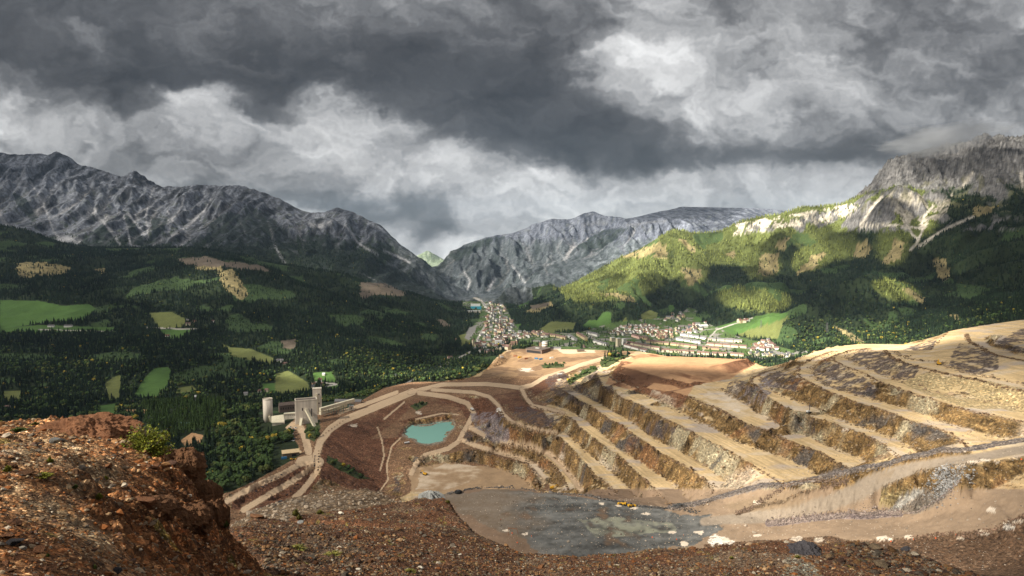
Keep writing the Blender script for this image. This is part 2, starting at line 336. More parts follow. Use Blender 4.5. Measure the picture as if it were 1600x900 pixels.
# --- nearest ground: the mound we stand on, the gravel ridges below
def N(*pts,step=1.0): return LD(list(pts),None,step)
N((-400,675,24),(-150,672,23),(0,665,22),(30,661,22),(60,656,22),(84,648,22),(100,645,22),(125,644,22),(150,648,22),(160,655,21.5),(165,675,20.5),(185,680,20.5),(205,683,20.5),(225,698,20),(250,697,20),(275,690,20),(290,689,20),(298,697,20),(305,718,19.5),(318,735,19),(333,760,18.5),(345,785,18),(358,800,17.5),(362,815,17),(364,830,16.8),step=0.7)
N((-400,690,14),(0,690,14),(60,690,14),(120,690,14.5),(180,705,15),(230,725,15.5),(280,745,15.5),(310,770,15.5),(340,800,15.5),step=0.7)
N((-400,730,9),(0,725,9.5),(80,725,9.5),(150,740,10),(200,760,11),(250,790,12.5),(300,815,14),(350,835,15.5),step=0.7)
N((-400,800,5.5),(0,790,6),(60,790,6),(120,810,6.5),(180,835,7.5),(230,860,9.5),(290,870,12.5),(370,868,16),step=0.7)
N((-400,900,3.6),(-50,900,3.7),(60,900,3.8),(130,905,4.2),(190,905,5.0),(230,905,7.0),(300,905,10.5),(380,895,15),step=0.7)
N((-600,1300,2.0),(0,1200,2.0),(200,1150,2.3),(300,1050,4.0),(400,960,10),step=0.7)
for (u,v,d,dy,dz) in ((-400,675,24,3,-3),(0,665,22,3,-3),(60,656,22,3,-3),(125,644,22,2,-3),(165,675,20.5,2,-3),(205,683,20.5,2,-3),(250,697,20,1.5,-3),(290,689,20,1,-3.5),(318,735,19,.8,-4),(345,785,18,.8,-4),(362,815,17,.8,-4),(0,665,22,20,-18),(150,648,22,16,-18),(290,689,20,10,-16),(345,785,18,6,-14),(0,665,22,80,-70),(200,690,22,60,-60),(0,665,22,350,-230),(200,690,22,250,-180),(-300,665,22,350,-230)):
    p=atd(u,v,d); k=1+dy/p[1]; PTS.append(np.array([p[0]*k,p[1]*k,p[2]+dz]))
# gravel ridge
N((366,822,60),(385,812,70),(420,812,80),(470,802,90),(520,797,95),(560,795,98),(600,788,102),(640,780,106),(665,774,110),(690,772,112),(703,782,108),(722,808,98),(740,830,92),(765,845,88),(790,853,85),(820,862,82),(850,868,80),(900,868,78),(960,862,77),(1020,858,76),(1080,858,76),(1100,855,76),(1140,848,76),(1180,846,76),(1215,844,75),(1235,850,74),(1250,858,72),(1268,868,70),(1290,862,71),(1320,848,74),(1345,843,75),(1370,850,74),(1400,856,73),(1440,868,71),(1480,882,68),(1520,895,66),(1600,915,62),(1750,940,58),step=3)
N((370,850,40),(420,845,52),(500,840,62),(600,830,72),(680,825,80),(740,860,72),(800,880,68),(900,885,66),(1100,880,65),(1240,880,62),(1330,870,66),(1450,895,60),(1600,940,52),(1750,960,50),step=3)
N((380,880,24),(450,885,38),(550,880,48),(650,880,52),(750,905,50),(900,920,50),(1100,915,50),(1250,915,49),(1400,925,50),(1600,970,44),(1750,990,42),step=3)
N((380,930,16),(480,960,22),(650,980,26),(900,1000,28),(1200,1000,28),(1600,1050,26),(1900,1080,26),step=2)
N((400,1150,6),(600,1300,6),(1000,1400,6),(2000,1500,6),(3000,1600,6),step=2)
LW([(-30,-10,-1.8),(0,-8,-1.8),(30,-10,-2)],3); LW([(-40,-60,-2),(0,-60,-2),(60,-60,-3)],20); LW([(-3,0.5,-1.7),(0,0.5,-1.7),(2,0.5,-2.0)],1)
for u,v,d in ((385,812,70),(470,802,90),(560,795,98),(640,780,106),(690,772,112),(740,830,92),(790,853,85),(850,868,80),(960,862,77),(1100,855,76),(1215,844,75),(1268,868,70),(1345,843,75),(1440,868,71),(1520,895,66),(1750,940,58)):
    p=atd(u,v,d); PTS.append(p+np.array([0.,12,-11.])); PTS.append(p+np.array([0.,40,-40.])); 
    if u>700: PTS.append(p+np.array([0.,150,-150.])); PTS.append(p*np.array([1,0,1])+np.array([0.,330,-170.]))
# --- far relief
LMR=[(-900,262,6600),(-500,255,6600),(-200,245,6600),(0,238,6500),(40,241,6500),(75,241,6500),(95,238,6500),(104,243,6500),(112,253,6500),(150,265,6500),(185,275,6500),(200,276,6500),(209,268,6500),(225,277,6500),(250,290,6500),(285,292,6500),(300,289,6500),(345,291,6500),(378,290,6500),(400,296,6500),(440,311,6500),(468,328,6500),(490,331,6550),(508,328,6550),(525,323,6550),(545,330,6500),(570,340,6450),(600,357,6350),(640,390,6200),(660,408,6100),(680,426,6000),(700,448,5900),(715,468,5700)]
LD(LMR,None,90)
LD([(-900,400,4900),(-200,380,4900),(0,370,4900),(100,392,4900),(200,400,4950),(300,404,4950),(400,415,4900),(450,425,4800),(560,450,4700),(650,475,4600),(700,485,4600)],None,150)
LD([(0,320,5600),(100,335,5600),(200,340,5650),(300,345,5700),(400,352,5700),(500,375,5700),(580,402,5600),(640,435,5500),(690,462,5400)],None,150)
for u,v,d in LMR[1::2]:
    p=atd(u,v,d); PTS.append(p+np.array([100.,700,-250.])); PTS.append(np.array([p[0],9000.,-300.]))
CMR=[(672,445,7200),(683,422,7600),(690,411,7800),(700,402,8000),(715,390,8000),(735,378,8000),(760,370,8000),(790,366,8000),(800,363,8000),(830,350,8000),(860,343,8000),(895,341,8000),(912,334,8000),(928,331,8000),(940,337,8000),(950,343,8100),(975,342,8400),(1000,338,8800),(1040,330,9000),(1065,323,9000),(1100,324,9000),(1150,325,9000),(1190,326,9000),(1250,330,9000),(1400,335,9000),(1700,330,9000)]
LD(CMR,None,100)
LD([(950,378,7000),(975,368,6900),(1000,360,6800),(1040,348,6800),(1062,350,6800),(1078,360,6700),(1100,375,6500),(1140,400,6200)],None,100)
LD([(700,440,6900),(760,425,7000),(830,415,7000),(900,405,7000),(950,405,6600)],None,150)
LD([(690,468,5700),(740,462,6000),(800,450,6100),(860,450,6000),(930,445,5800)],None,150)
LD([(745,474,5300),(770,462,5200),(800,446,5100),(830,443,5100),(860,448,5000),(885,460,4900)],None,120)
for u,v,d in CMR[::2]:
    p=atd(u,v,d); PTS.append(p+np.array([0.,900,-250.])); PTS.append(p+np.array([0.,2200,-700.]))
LD([(560,435,13000),(620,416,13500),(640,406,14000),(655,397,14000),(668,392,14000),(676,397,14000),(684,404,14000),(694,408,14000),(710,412,14200),(740,415,14500)],None,250)
LW([(-9000,11500,-500),(-3000,11500,-600),(-1500,11000,-620),(-900,10000,-600),(0,11500,-500),(9000,11500,-400)],500)
LW([(-12000,17000,-900),(-4000,17000,-1000),(0,17000,-1000),(12000,17000,-600)],900); LD([(560,470,15500),(668,450,15800),(760,450,16000)],None,400)
LW([(-12000,8000,300),(-12000,4000,100),(-9000,2000,-100),(-6000,0,-200),(-3000,-1500,-100),(0,-2000,100),(3000,-1500,0),(6000,0,100),(9000,2000,300),(12000,5000,500),(12000,9000,500),(12000,14000,300)],900)
# left forest ridges
LD([(-900,330,4600),(-400,335,4500),(0,352,4400),(40,362,4400),(80,375,4400),(110,383,4350),(130,391,4300),(165,388,4300),(200,387,4300),(300,388,4300),(340,394,4300),(400,405,4300),(440,413,4250),(480,421,4200),(530,430,4150),(560,437,4100),(600,451,4000),(640,463,3900),(680,479,3750),(710,491,3600),(733,504,3450)],None,100)
LD([(-900,390,3500),(-400,390,3500),(0,400,3700),(60,418,3500),(130,425,3500),(200,402,3800),(260,399,3800),(330,402,3600),(360,406,3450),(390,413,3350),(430,429,3250),(480,450,3150),(540,471,3050),(600,493,2900),(660,516,2700),(700,534,2560),(718,543,2480)],None,80)
LD([(60,433,3250),(130,447,3050),(220,445,3050),(290,448,3000),(340,445,3000),(380,450,3000),(420,470,2900),(480,495,2750),(560,520,2600),(620,540,2500),(680,552,2380)],None,100)
LW([(-1300,3850,-300),(-1000,3700,-330),(-700,3400,-400),(-450,3150,-430),(-330,3050,-437)],150)
LD([(-900,500,2600),(-400,480,2700),(0,470,2800),(60,476,2780),(130,473,2800),(200,480,2700),(260,485,2680),(330,488,2700),(400,510,2550),(480,530,2400),(560,548,2250),(620,560,2180),(680,562,2250)],None,100)
LD([(-400,520,2400),(0,514,2450),(60,512,2450),(150,512,2480),(240,518,2450),(300,515,2500)],None,60)
LD([(240,488,2680),(285,498,2580),(300,505,2530)],None,60)
LD([(-900,600,1600),(-400,580,1800),(0,560,2000),(60,560,2000),(120,555,2020),(200,545,2150),(260,545,2150),(330,540,2280),(370,545,2250)],None,100)
LD([(-900,660,1250),(-400,650,1350),(0,620,1620),(60,625,1560),(130,625,1540),(200,620,1600),(230,600,1720),(270,575,1880),(300,575,1900)],None,80)
LD([(-900,720,900),(-300,700,1100),(0,660,1360),(100,650,1420),(160,642,1460),(200,637,1480),(240,632,1520),(300,610,1650),(370,612,1680)],None,80)
LD([(-900,800,700),(-300,750,850),(0,720,900),(100,705,1000),(160,690,1100)],None,80)
LD([(340,540,2280),(380,550,2200),(420,575,2020),(440,580,1980)],None,60)
LD([(370,570,2030),(420,596,1830),(450,588,1900),(480,604,1770),(520,600,1790)],None,60)
LD([(370,618,1660),(420,622,1640),(470,618,1680),(520,612,1730),(560,605,1780),(600,595,1840),(640,585,1960),(700,568,2150),(735,560,2300)],None,80)
LD([(480,580,1900),(530,582,1890),(560,590,1840)],None,60)
LD([(400,635,1350),(460,632,1360),(520,625,1400),(580,612,1480),(640,600,1570),(700,590,1660),(740,578,1800)],None,60)
LD([(360,640,1200),(400,645,1180)],None,50)
# valley floor and town
LD([(735,520,2980),(742,500,3450),(745,490,3800),(740,478,4400),(700,470,5000)],None,100)
LD([(760,545,2450),(780,535,2580),(800,525,2760),(780,510,3100),(775,495,3500),(790,485,3950),(760,474,4800)],None,80)
LD([(760,553,2330),(800,545,2430),(850,530,2600),(900,525,2700),(960,522,2750),(1020,518,2850),(1080,520,2800),(1130,528,2680)],None,80)
LD([(900,545,2430),(960,552,2320),(1050,560,2240),(1150,563,2200),(1250,562,2220)],None,80)
LW([(0,2050,-405),(200,1950,-400),(450,1850,-398),(700,1800,-380)],100)
LD([(1150,540,2480),(1200,545,2420),(1250,553,2300),(1290,552,2200)],None,80)
LD([(820,518,3050),(850,510,3100),(900,512,3020),(960,515,2930)],None,60)
LD([(1100,505,3000),(1130,516,2800),(1180,528,2620),(1240,543,2360)],None,50)
LD([(1100,497,3100),(1130,508,2900),(1180,498,2870),(1210,490,2850),(1228,489,2800)],None,50)
LD([(1160,520,2700),(1190,510,2690),(1225,495,2680)],None,50)
LD([(1215,528,2480),(1228,515,2540),(1222,500,2640)],None,50)
# right hills
RH=[(800,486,4100),(812,480,4200),(840,468,4400),(870,455,4500),(900,441,4600),(930,424,4600),(950,412,4600),(975,398,4550),(1000,386,4500),(1025,372,4400),(1045,362,4350),(1062,360,4300),(1080,363,4300),(1110,364,4300),(1130,360,4300),(1150,349,4250),(1175,342,4200),(1200,336,4200),(1230,332,4200),(1260,325,4150),(1300,320,4100),(1330,313,4050),(1350,300,4000),(1365,290,4000),(1374,276,4000),(1380,262,4000),(1392,250,4000),(1415,242,4000),(1440,235,4000),(1470,228,3980),(1500,224,3950),(1520,216,3900),(1540,210,3850),(1570,209,3800),(1600,215,3750),(1700,225,3700),(1900,240,3700),(2400,260,3800)]
LD(RH,None,60)
for u,v,d in RH[::2]:
    p=atd(u,v,d); PTS.append(p+np.array([80.,450,-150.])); PTS.append(np.array([p[0]*1.15,5700.,-250.]) if u>900 else np.array([p[0]*1.2,5200.,-470.]))
LD([(1355,305,3900),(1380,298,3850),(1400,292,3800),(1440,290,3780),(1500,283,3720),(1560,276,3620),(1600,276,3560),(1750,285,3500),(2000,300,3500)],None,60)  # foot of the cliff
LD([(1400,345,3600),(1440,345,3560),(1500,345,3420),(1560,330,3320),(1600,328,3220),(1750,330,3150),(2000,340,3150)],None,80)
LD([(1320,365,3800),(1360,372,3620),(1400,398,3350),(1450,408,3180),(1500,400,3080),(1600,398,2820),(1800,390,2750),(2200,390,2750)],None,80)
LD([(1450,460,2800),(1500,450,2680),(1600,448,2480),(1800,440,2400),(2200,430,2400)],None,80)
LD([(1420,500,2420),(1500,495,2180),(1600,482,2020),(1800,470,1900),(2200,470,1900)],None,80)
LD([(1280,535,2150),(1340,530,2050),(1400,528,1950),(1480,512,1850),(1600,505,1700),(1800,500,1600),(2300,500,1500)],None,80)
LW([(900,1450,-300),(1100,1300,-260),(1400,1100,-230),(2000,800,-200)],100)
LW([(1050,900,-120),(1000,600,-120),(1200,300,-100),(900,420,-120)],60); LW([(600,250,-120),(350,100,-60),(200,20,-20)],40)
LD([(1225,502,2780),(1262,484,2760),(1300,464,2740),(1330,444,2780),(1352,432,2800),(1380,432,2820),(1400,438,2820),(1425,452,2800),(1445,468,2740),(1480,492,2600)],None,60)   # dark knob
LD([(1250,470,3150),(1300,440,3250),(1350,424,3280),(1400,428,3250),(1440,440,3050)],None,80)                       # gully behind it
for u,v,d,dy,dz in ((1300,464,2740,200,-60),(1352,432,2800,200,-50),(1400,438,2820,180,-50)):
    p=atd(u,v,d); PTS.append(p+np.array([0.,dy,dz]))
LD([(1095,487,3150),(1120,472,3200),(1150,455,3250),(1185,446,3250),(1205,450,3200),(1225,470,3120)],None,60)          # lit hill
LD([(1130,490,2990),(1180,485,2950),(1215,480,2950)],None,60)
LD([(1080,495,3080),(1085,470,3350),(1095,450,3500),(1110,430,3650)],None,60)                                     # gully
LD([(1235,455,3350),(1240,430,3550),(1260,400,3750)],None,60)                                                     # gully
LD([(1130,440,3550),(1180,410,3750),(1210,385,3900)],None,80)
LD([(1130,400,3950),(1160,375,4080)],None,80)
LD([(1150,420,3750),(1200,425,3550),(1230,400,3760)],None,80)
LD([(1290,400,3650),(1290,370,3850),(1310,345,3980)],None,80)
LD([(1250,365,3980),(1300,380,3780),(1330,400,3600)],None,80)
LD([(1000,500,3060),(1020,478,3300),(1040,455,3500),(1050,435,3680),(1040,405,4000)],None,60)                        # gully 2 
LD([(960,490,3100),(985,462,3320),(1005,438,3550),(1010,418,3800),(1020,395,4100)],None,60)                       # spur
LD([(1075,488,3150),(1070,455,3400),(1072,425,3650),(1065,395,3980)],None,60)
LD([(845,500,3300),(870,484,3320),(900,468,3350),(940,458,3400),(965,458,3400),(985,466,3350),(1000,480,3250)],None,50)   # near shoulder
LD([(850,490,3700),(900,456,3950),(940,445,3950),(980,430,4000),(1000,415,4050)],None,80)
log('points',len(PTS))
P=np.array(PTS)
# thin duplicates
key=np.round(P[:,:2]/0.3).astype(np.int64); _,idx=np.unique(key,axis=0,return_index=True); P=P[np.sort(idx)]
out=geometry.delaunay_2d_cdt([Vector((float(a),float(b))) for a,b in P[:,:2]],[],[],0,1e-4)
tv=np.array([[v.x,v.y] for v in out[0]]); tf=np.array([f for f in out[2] if len(f)==3]); tz=np.array([P[o[0],2] if len(o) else 0 for o in out[3]])
log('tin',len(tv),len(tf))
def rasterise(x0,y0,cell,nx,ny):
    g=np.full((ny,nx),np.nan)
    for a,b,c in tf:
        xa,ya=(tv[a]-(x0,y0))/cell; xb,yb=(tv[b]-(x0,y0))/cell; xc,yc=(tv[c]-(x0,y0))/cell
        i0=max(0,math.ceil(min(xa,xb,xc)-1e-6)); i1=min(nx-1,math.floor(max(xa,xb,xc)+1e-6))
        j0=max(0,math.ceil(min(ya,yb,yc)-1e-6)); j1=min(ny-1,math.floor(max(ya,yb,yc)+1e-6))
        if i0>i1 or j0>j1: continue
        D=(yb-yc)*(xa-xc)+(xc-xb)*(ya-yc)
        if abs(D)<1e-12: continue
        X=np.arange(i0,i1+1)[None,:]; Y=np.arange(j0,j1+1)[:,None]
        w0=((yb-yc)*(X-xc)+(xc-xb)*(Y-yc))/D; w1=((yc-ya)*(X-xc)+(xa-xc)*(Y-yc))/D; w2=1-w0-w1
        m=(w0>=-1e-6)&(w1>=-1e-6)&(w2>=-1e-6)
        if not m.any(): continue
        z=w0*tz[a]+w1*tz[b]+w2*tz[c]; s=g[j0:j1+1,i0:i1+1]; s[m]=z[m]
    bad=np.isnan(g)
    if bad.any():
        g[bad]=-200.0
    return g
class Raster:
    def __init__(s,x0,y0,cell,nx,ny): s.x0,s.y0,s.c,s.nx,s.ny=x0,y0,cell,nx,ny; s.g=rasterise(x0,y0,cell,nx,ny)
    def xy(s): return np.meshgrid(s.x0+np.arange(s.nx)*s.c,s.y0+np.arange(s.ny)*s.c)
    def at(s,x,y,g=None):
        g=s.g if g is None else g
        fx=np.clip((x-s.x0)/s.c,0,s.nx-1.001); fy=np.clip((y-s.y0)/s.c,0,s.ny-1.001)
        i=fx.astype(np.int64); j=fy.astype(np.int64); fx=fx-i; fy=fy-j
        return (g[j,i]*(1-fx)+g[j,i+1]*fx)*(1-fy)+(g[j+1,i]*(1-fx)+g[j+1,i+1]*fx)*fy
    def inside(s,x,y,m=0): # 0..1 weight fading over m metres to the border
        d=np.minimum(np.minimum(x-s.x0,s.x0+(s.nx-1)*s.c-x),np.minimum(y-s.y0,s.y0+(s.ny-1)*s.c-y))
        return np.clip(d/max(m,1e-3),0,1)
far=Raster(-12000,-2000,20,1201,951); log('far raster')
mid=Raster(-800,110,2.0,1000,865); log('mid raster')
near=Raster(-70,-10,0.5,420,340); log('near raster')
# ------------------------------------------------------------------ far relief: smooth, correct, carve
g=far.g; c=far.c
g=blur(g,2.2)
fp=P[P[:,1]>1500]
for it in range(3):
    r=fp[:,2]-far.at(fp[:,0],fp[:,1],g)
    R=np.zeros_like(g); W=np.zeros_like(g)
    j=np.clip(np.round((fp[:,1]-far.y0)/c).astype(int),0,far.ny-1); i=np.clip(np.round((fp[:,0]-far.x0)/c).astype(int),0,far.nx-1)
    np.add.at(R,(j,i),r); np.add.at(W,(j,i),1.0)
    s=(4,2,1.3)[it]
    Rb=blur(R,s); Wb=blur(W,s); g=g+Rb/(Wb+0.02/(s*s))*sstep(0,0.01,Wb)
X,Y=far.xy()
gy,gx=np.gradient(g,c); sl=np.hypot(gx,gy); slb=blur(sl,4)
hi=sstep(0.08,0.45,slb)*sstep(1700,2300,Y)
# how far from the traced crest lines (keep the outlines)
crest=np.zeros_like(g)
for L in (LMR,CMR,RH):
    pts=np.array([atd(*q) for q in L])
    for a,b in zip(pts[:-1],pts[1:]):
        n=max(2,int(np.hypot(*(b-a)[:2])/20)); t=np.linspace(0,1,n)
        q=a+(b-a)*t[:,None]; jj=((q[:,1]-far.y0)/c).round().astype(int); ii=((q[:,0]-far.x0)/c).round().astype(int)
        ok=(jj>=0)&(jj<far.ny)&(ii>=0)&(ii<far.nx); crest[jj[ok],ii[ok]]=1
cm=blur(crest,9); cm/=cm.max(); crestw=1-0.85*sstep(0.08,0.8,cm)
lm=sstep(4700,5500,Y)*(1-sstep(0,600,X))*(1-sstep(8500,9500,Y))       # left range
cmn=sstep(5400,6200,Y)*sstep(-900,-500,X)*(1-sstep(10500,11500,Y))   # central range
rm=(Y>2300)*(Y<5200)*sstep(200,900,X)
wx=X+160*fbm(X/900,Y/900,3,3); wy=Y+160*fbm(X/900,Y/900,4,3)
gl=ridged(wx/420,wy/1500,11,4)-0.62
g+=lm*hi*crestw*gl*230
g+=cmn*hi*crestw*(ridged((wx+wy*.35)/420,wy/1300,12,4)-0.6)*220
g+=rm*hi*crestw*(ridged((wx+wy*.3)/520,(wy-wx*.25)/800,13,4)-0.62)*150
rest=(1-np.clip(lm+cmn+rm,0,1))*sstep(1700,2200,Y)
g+=rest*crestw*(ridged(wx/650,wy/650,14,4)-0.6)*40*sstep(0.03,0.2,slb)
# rain: many droplets run down and cut gullies
def rain(g,N,steps,rounds,mask,ke=0.22,seed=1):
    r=np.random.default_rng(seed); h=g/c; flow=np.zeros_like(h); cand=np.argwhere(mask)
    ny,nx=h.shape
    for rd in range(rounds):
        p=cand[r.integers(0,len(cand),N)].astype(float)+r.random((N,2)); p=p[:,::-1].copy()
        d=np.zeros((N,2)); v=np.ones(N); s=np.zeros(N); w=np.ones(N)
        for st in range(steps):
            i=np.clip(p[:,0],0,nx-2.01); j=np.clip(p[:,1],0,ny-2.01); ii=i.astype(int); jj=j.astype(int); fx=i-ii; fy=j-jj
            a=h[jj,ii];b=h[jj,ii+1];e=h[jj+1,ii];f=h[jj+1,ii+1]
            G=np.stack([(b-a)*(1-fy)+(f-e)*fy,(e-a)*(1-fx)+(f-b)*fx],1)
            z0=(a*(1-fx)+b*fx)*(1-fy)+(e*(1-fx)+f*fx)*fy
            d=d*0.25-G*0.75*4; n=np.linalg.norm(d,axis=1)+1e-6; d/=n[:,None]; p2=p+d
            i2=np.clip(p2[:,0],0,nx-2.01); j2=np.clip(p2[:,1],0,ny-2.01); i3=i2.astype(int); j3=j2.astype(int); gx_=i2-i3; gy_=j2-j3
            z1=(h[j3,i3]*(1-gx_)+h[j3,i3+1]*gx_)*(1-gy_)+(h[j3+1,i3]*(1-gx_)+h[j3+1,i3+1]*gx_)*gy_
            dh=z1-z0; cap=np.maximum(-dh,0.01)*v*w*3
            dep=np.where(dh>0,np.minimum(s,dh),np.where(s>cap,(s-cap)*0.3,0))
            ero=np.where((dh<=0)&(s<cap),np.minimum((cap-s)*ke,-dh),0)
            ch=(dep-ero)*0.5; s=s-dep+ero
            for (dj,di,ww) in ((0,0,(1-fx)*(1-fy)),(0,1,fx*(1-fy)),(1,0,(1-fx)*fy),(1,1,fx*fy)):
                np.add.at(h,(jj+dj,ii+di),ch*ww)
            np.add.at(flow,(jj,ii),w*n.clip(0,2))
            v=np.sqrt(np.maximum(v*v-dh*2,0.05)).clip(0,3); w*=0.985; p=p2
    return h*c,flow
msk=(hi>0.25)&(np.abs(X)<0.95*Y+400)&((lm>0.3)|(cmn>0.3)|(rm>0.3))
g0=g.copy()
g,flow=rain(g,14000,45,5,msk)
dl=np.clip(g-g0,-45,30)
g=g0+dl*(0.25+0.75*crestw)
far.g=g; far.flow=np.log1p(blur(flow,0.6)); 
gy,gx=np.gradient(g,c); far.sl=np.hypot(gx,gy); far.cur=blur(g,3)-g
log('rain')
# ------------------------------------------------------------------ mid relief (pit and the near valley)
MINE=[(330,800),(330,775),(362,768),(400,750),(440,728),(468,712),(466,695),(446,668),(460,655),(545,637),(600,606),(640,597),(690,596),(735,590),(762,575),(775,558),(790,545),(905,546),(1005,549),(1060,555),(1130,557),(1180,560),(1235,564),(1274,547),(1306,539),(1412,534),(1453,530),(1469,525),(1482,514),(1511,509),(1567,501),(1600,499),(2200,480),(2200,1400),(330,1400)]
X,Y=mid.xy(); g=mid.g
u,v=proj(X,Y,g)
mm=(inpoly(u,v,MINE)&(Y<1760)).astype(float); mm[(Y<620)]=1
mm=blur(mm,2.5); gs=blur(g,9)
g=g*mm+gs*(1-mm)
g=blur(g,0.6)
gy,gx=np.gradient(g,2.0); s=np.hypot(gx,gy)
face=sstep(0.35,0.8,s)
Xw=X+6*fbm(X/25,Y/25,31,2); Yw=Y+6*fbm(X/25,Y/25,32,2)
g=g+mm*face*((ridged(Xw/22,Yw/22,33,4)-0.6)*14+fbm(X/7,Y/7,34,3)*4.5)*sstep(560,640,Y)
g=g+mm*(1-face)*fbm(X/30,Y/30,35,3)*0.9*sstep(0.02,0.2,s)
# erosion rills on the loose dump slopes
loose=mm*sstep(0.15,0.3,s)*(1-face)
g=g+loose*(ridged((X*0.3+Y*0.9)/14,(X*0.9-Y*0.3)/90,36,3)-0.6)*2.5*(X<150)
mid.g=g; gy,gx=np.gradient(g,2.0); mid.sl=np.hypot(gx,gy); mid.mm=mm
log('mid')
X,Y=near.xy(); g=blur(near.g,1.0)
g0=g.copy(); gy,gx=np.gradient(g,0.5); s=np.hypot(gx,gy)
D=np.hypot(X,Y)
g+=(fbm(X/6,Y/6,41,4)*0.5+fbm(X/1.6,Y/1.6,42,3)*0.10)*np.clip(D/14,0.12,1.3)
rk=sstep(0.8,1.6,s)*sstep(8,12,D)*(D<40)
g+=rk*(ridged(X/2.2,Y/2.2,43,4)-0.55)*1.5
near.g=g; near.base=g0; gy,gx=np.gradient(g,0.5); near.sl=np.hypot(gx,gy)
def height(x,y,detail=True):
    z=far.at(x,y)
    z=z+sstep(4000,5500,y)*fbm(x/70,y/70,51,3)*np.clip(far.at(x,y,far.sl),0,1.2)*16 if detail else z
    wm=mid.inside(x,y,60); zm=mid.at(x,y); z=z*(1-wm)+zm*wm
    wn=near.inside(x,y,6); zn=near.at(x,y); z=z*(1-wn)+zn*wn
    if detail:
        d=np.hypot(x,y)
        nr=(1-sstep(30,120,d))
        z=z+nr*(fbm(x/0.45,y/0.45,52,3)*0.035*np.clip(d/6,0.5,4)+np.abs(fbm(x/0.2,y/0.2,53,2))*0.02*(d<9))
        ns=near.at(x,y,near.sl); rg=sstep(.45,1.0,ns)*sstep(7,11,d)*(1-sstep(32,45,d))
        z=z+rg*((ridged(x/1.5,y/1.5,56,4)-.6)*.75+(ridged(x/.5+z*.8,y/.5,57,3)-.6)*.22)
        hp=sstep(230,340,z)*sstep(2900,3200,y)*(1-sstep(5000,5400,y))*(x>700)
        z=z+hp*((ridged(x/75,y/75,58,4)-.62)*55)+sstep(300,500,z)*sstep(5200,5800,y)*(x<0)*(ridged(x/90,y/90,59,3)-.6)*26
        mr=sstep(120,200,d)*(1-sstep(900,1600,d))
        z=z+mr*(fbm(x/5,y/5,54,3)*0.9+(ridged(x/8,y/8,55,3)-.6)*1.2)*np.clip(mid.at(x,y,mid.sl)*1.5-.15,0.12,1.8)
    return z
# ------------------------------------------------------------------ what covers the ground, as polygons traced on it
GREEN=[[(0,469),(60,470),(100,478),(138,475),(150,482),(130,500),(75,503),(60,506),(0,514)],[(0,513),(60,508),(180,512),(180,517),(0,521)],
 [(248,515),(300,515),(280,530),(262,530)],[(208,620),(225,592),(240,576),(262,573),(268,580),(262,605),(245,624)],[(153,635),(180,630),(182,652),(155,652)],
 [(488,582),(518,581),(526,597),(490,596)],[(410,600),(436,598),(434,614),(412,614)],[(508,603),(528,600),(530,612),(512,614)],
 [(1105,515),(1150,502),(1205,489),(1232,489),(1222,500),(1180,512),(1150,523),(1125,519)],[(1062,506),(1085,493),(1098,500),(1085,507)],
 [(907,512),(920,500),(935,500),(930,514)],[(1045,477),(1053,477),(1054,487),(1045,487)],[(818,532),(838,531),(842,536),(820,537)],[(925,512),(940,490),(948,487),(955,489),(955,515)],
 [(1020,498),(1030,494),(1035,502),(1024,504)],[(1120,530),(1140,528),(1150,545),(1125,545)],[(798,509),(815,505),(812,512),(800,514)],[(808,478),(830,470),(825,476),(812,482)]]
DRY=[[(232,489),(268,487),(292,500),(285,511),(250,514)],[(340,533),(360,543),(392,545),(428,560),(426,571),(400,565),(362,556)],[(430,585),(450,579),(480,597),(486,611),(465,620),(430,612)],
 [(840,516),(862,502),(900,504),(895,518),(850,520)],[(1150,523),(1180,512),(1222,499),(1232,492),(1222,510),(1215,530),(1180,530)],[(1000,492),(1015,484),(1030,490),(1024,499),(1004,499)],
 [(970,505),(978,495),(982,508)],[(163,600),(176,590),(190,585),(186,622),(170,625)],[(5,612),(34,610),(32,628),(8,628)],[(716,525),(730,520),(735,535),(722,540)],[(275,607),(300,602),(310,612),(285,617)]]
GOLD=[[(340,427),(362,421),(378,440),(389,462),(376,470),(352,452),(345,440)],[(25,412),(60,409),(112,417),(100,430),(30,434)],[(150,420),(166,420),(164,427),(152,427)],[(300,416),(345,415),(350,424),(310,421)],
 [(700,0),(700,1),(701,1)],[(970,402),(1030,378),(1038,388),(1005,402)],[(1018,402),(1040,382),(1043,404)],[(1063,418),(1096,420),(1098,435),(1075,447)],[(1183,428),(1187,404),(1195,395),(1217,395),(1216,425),(1200,433)],
 [(1218,375),(1235,370),(1226,390),(1210,388)],[(1243,430),(1270,398),(1292,396),(1272,420)],[(1380,412),(1398,372),(1416,380),(1406,405),(1386,414)],[(1455,405),(1475,405),(1487,433),(1470,440)],
 [(1520,323),(1556,322),(1546,335),(1522,338)],[(920,460),(960,457),(990,465),(999,475),(985,473),(960,464)],[(1418,450),(1450,468),(1440,476),(1410,455)],[(1338,385),(1352,372),(1362,392),(1350,405),(1334,400)],
 [(1060,372),(1072,375),(1088,392),(1080,396)],[(1135,396),(1150,390),(1148,402),(1137,402)],[(820,486),(860,472),(866,477),(835,490)],[(1480,492),(1502,492),(1500,500),(1482,500)],[(1300,508),(1330,520),(1352,536),(1330,536)]]
BROWN=[[(278,405),(320,400),(345,407),(412,415),(422,425),(390,421),(350,417),(290,415)],[(562,440),(600,443),(637,458),(626,463),(590,460),(565,467)],[(682,499),(692,498),(706,512),(690,509)],[(828,477),(860,472),(856,478),(832,484)],[(440,533),(465,528),(460,545),(443,545)]]
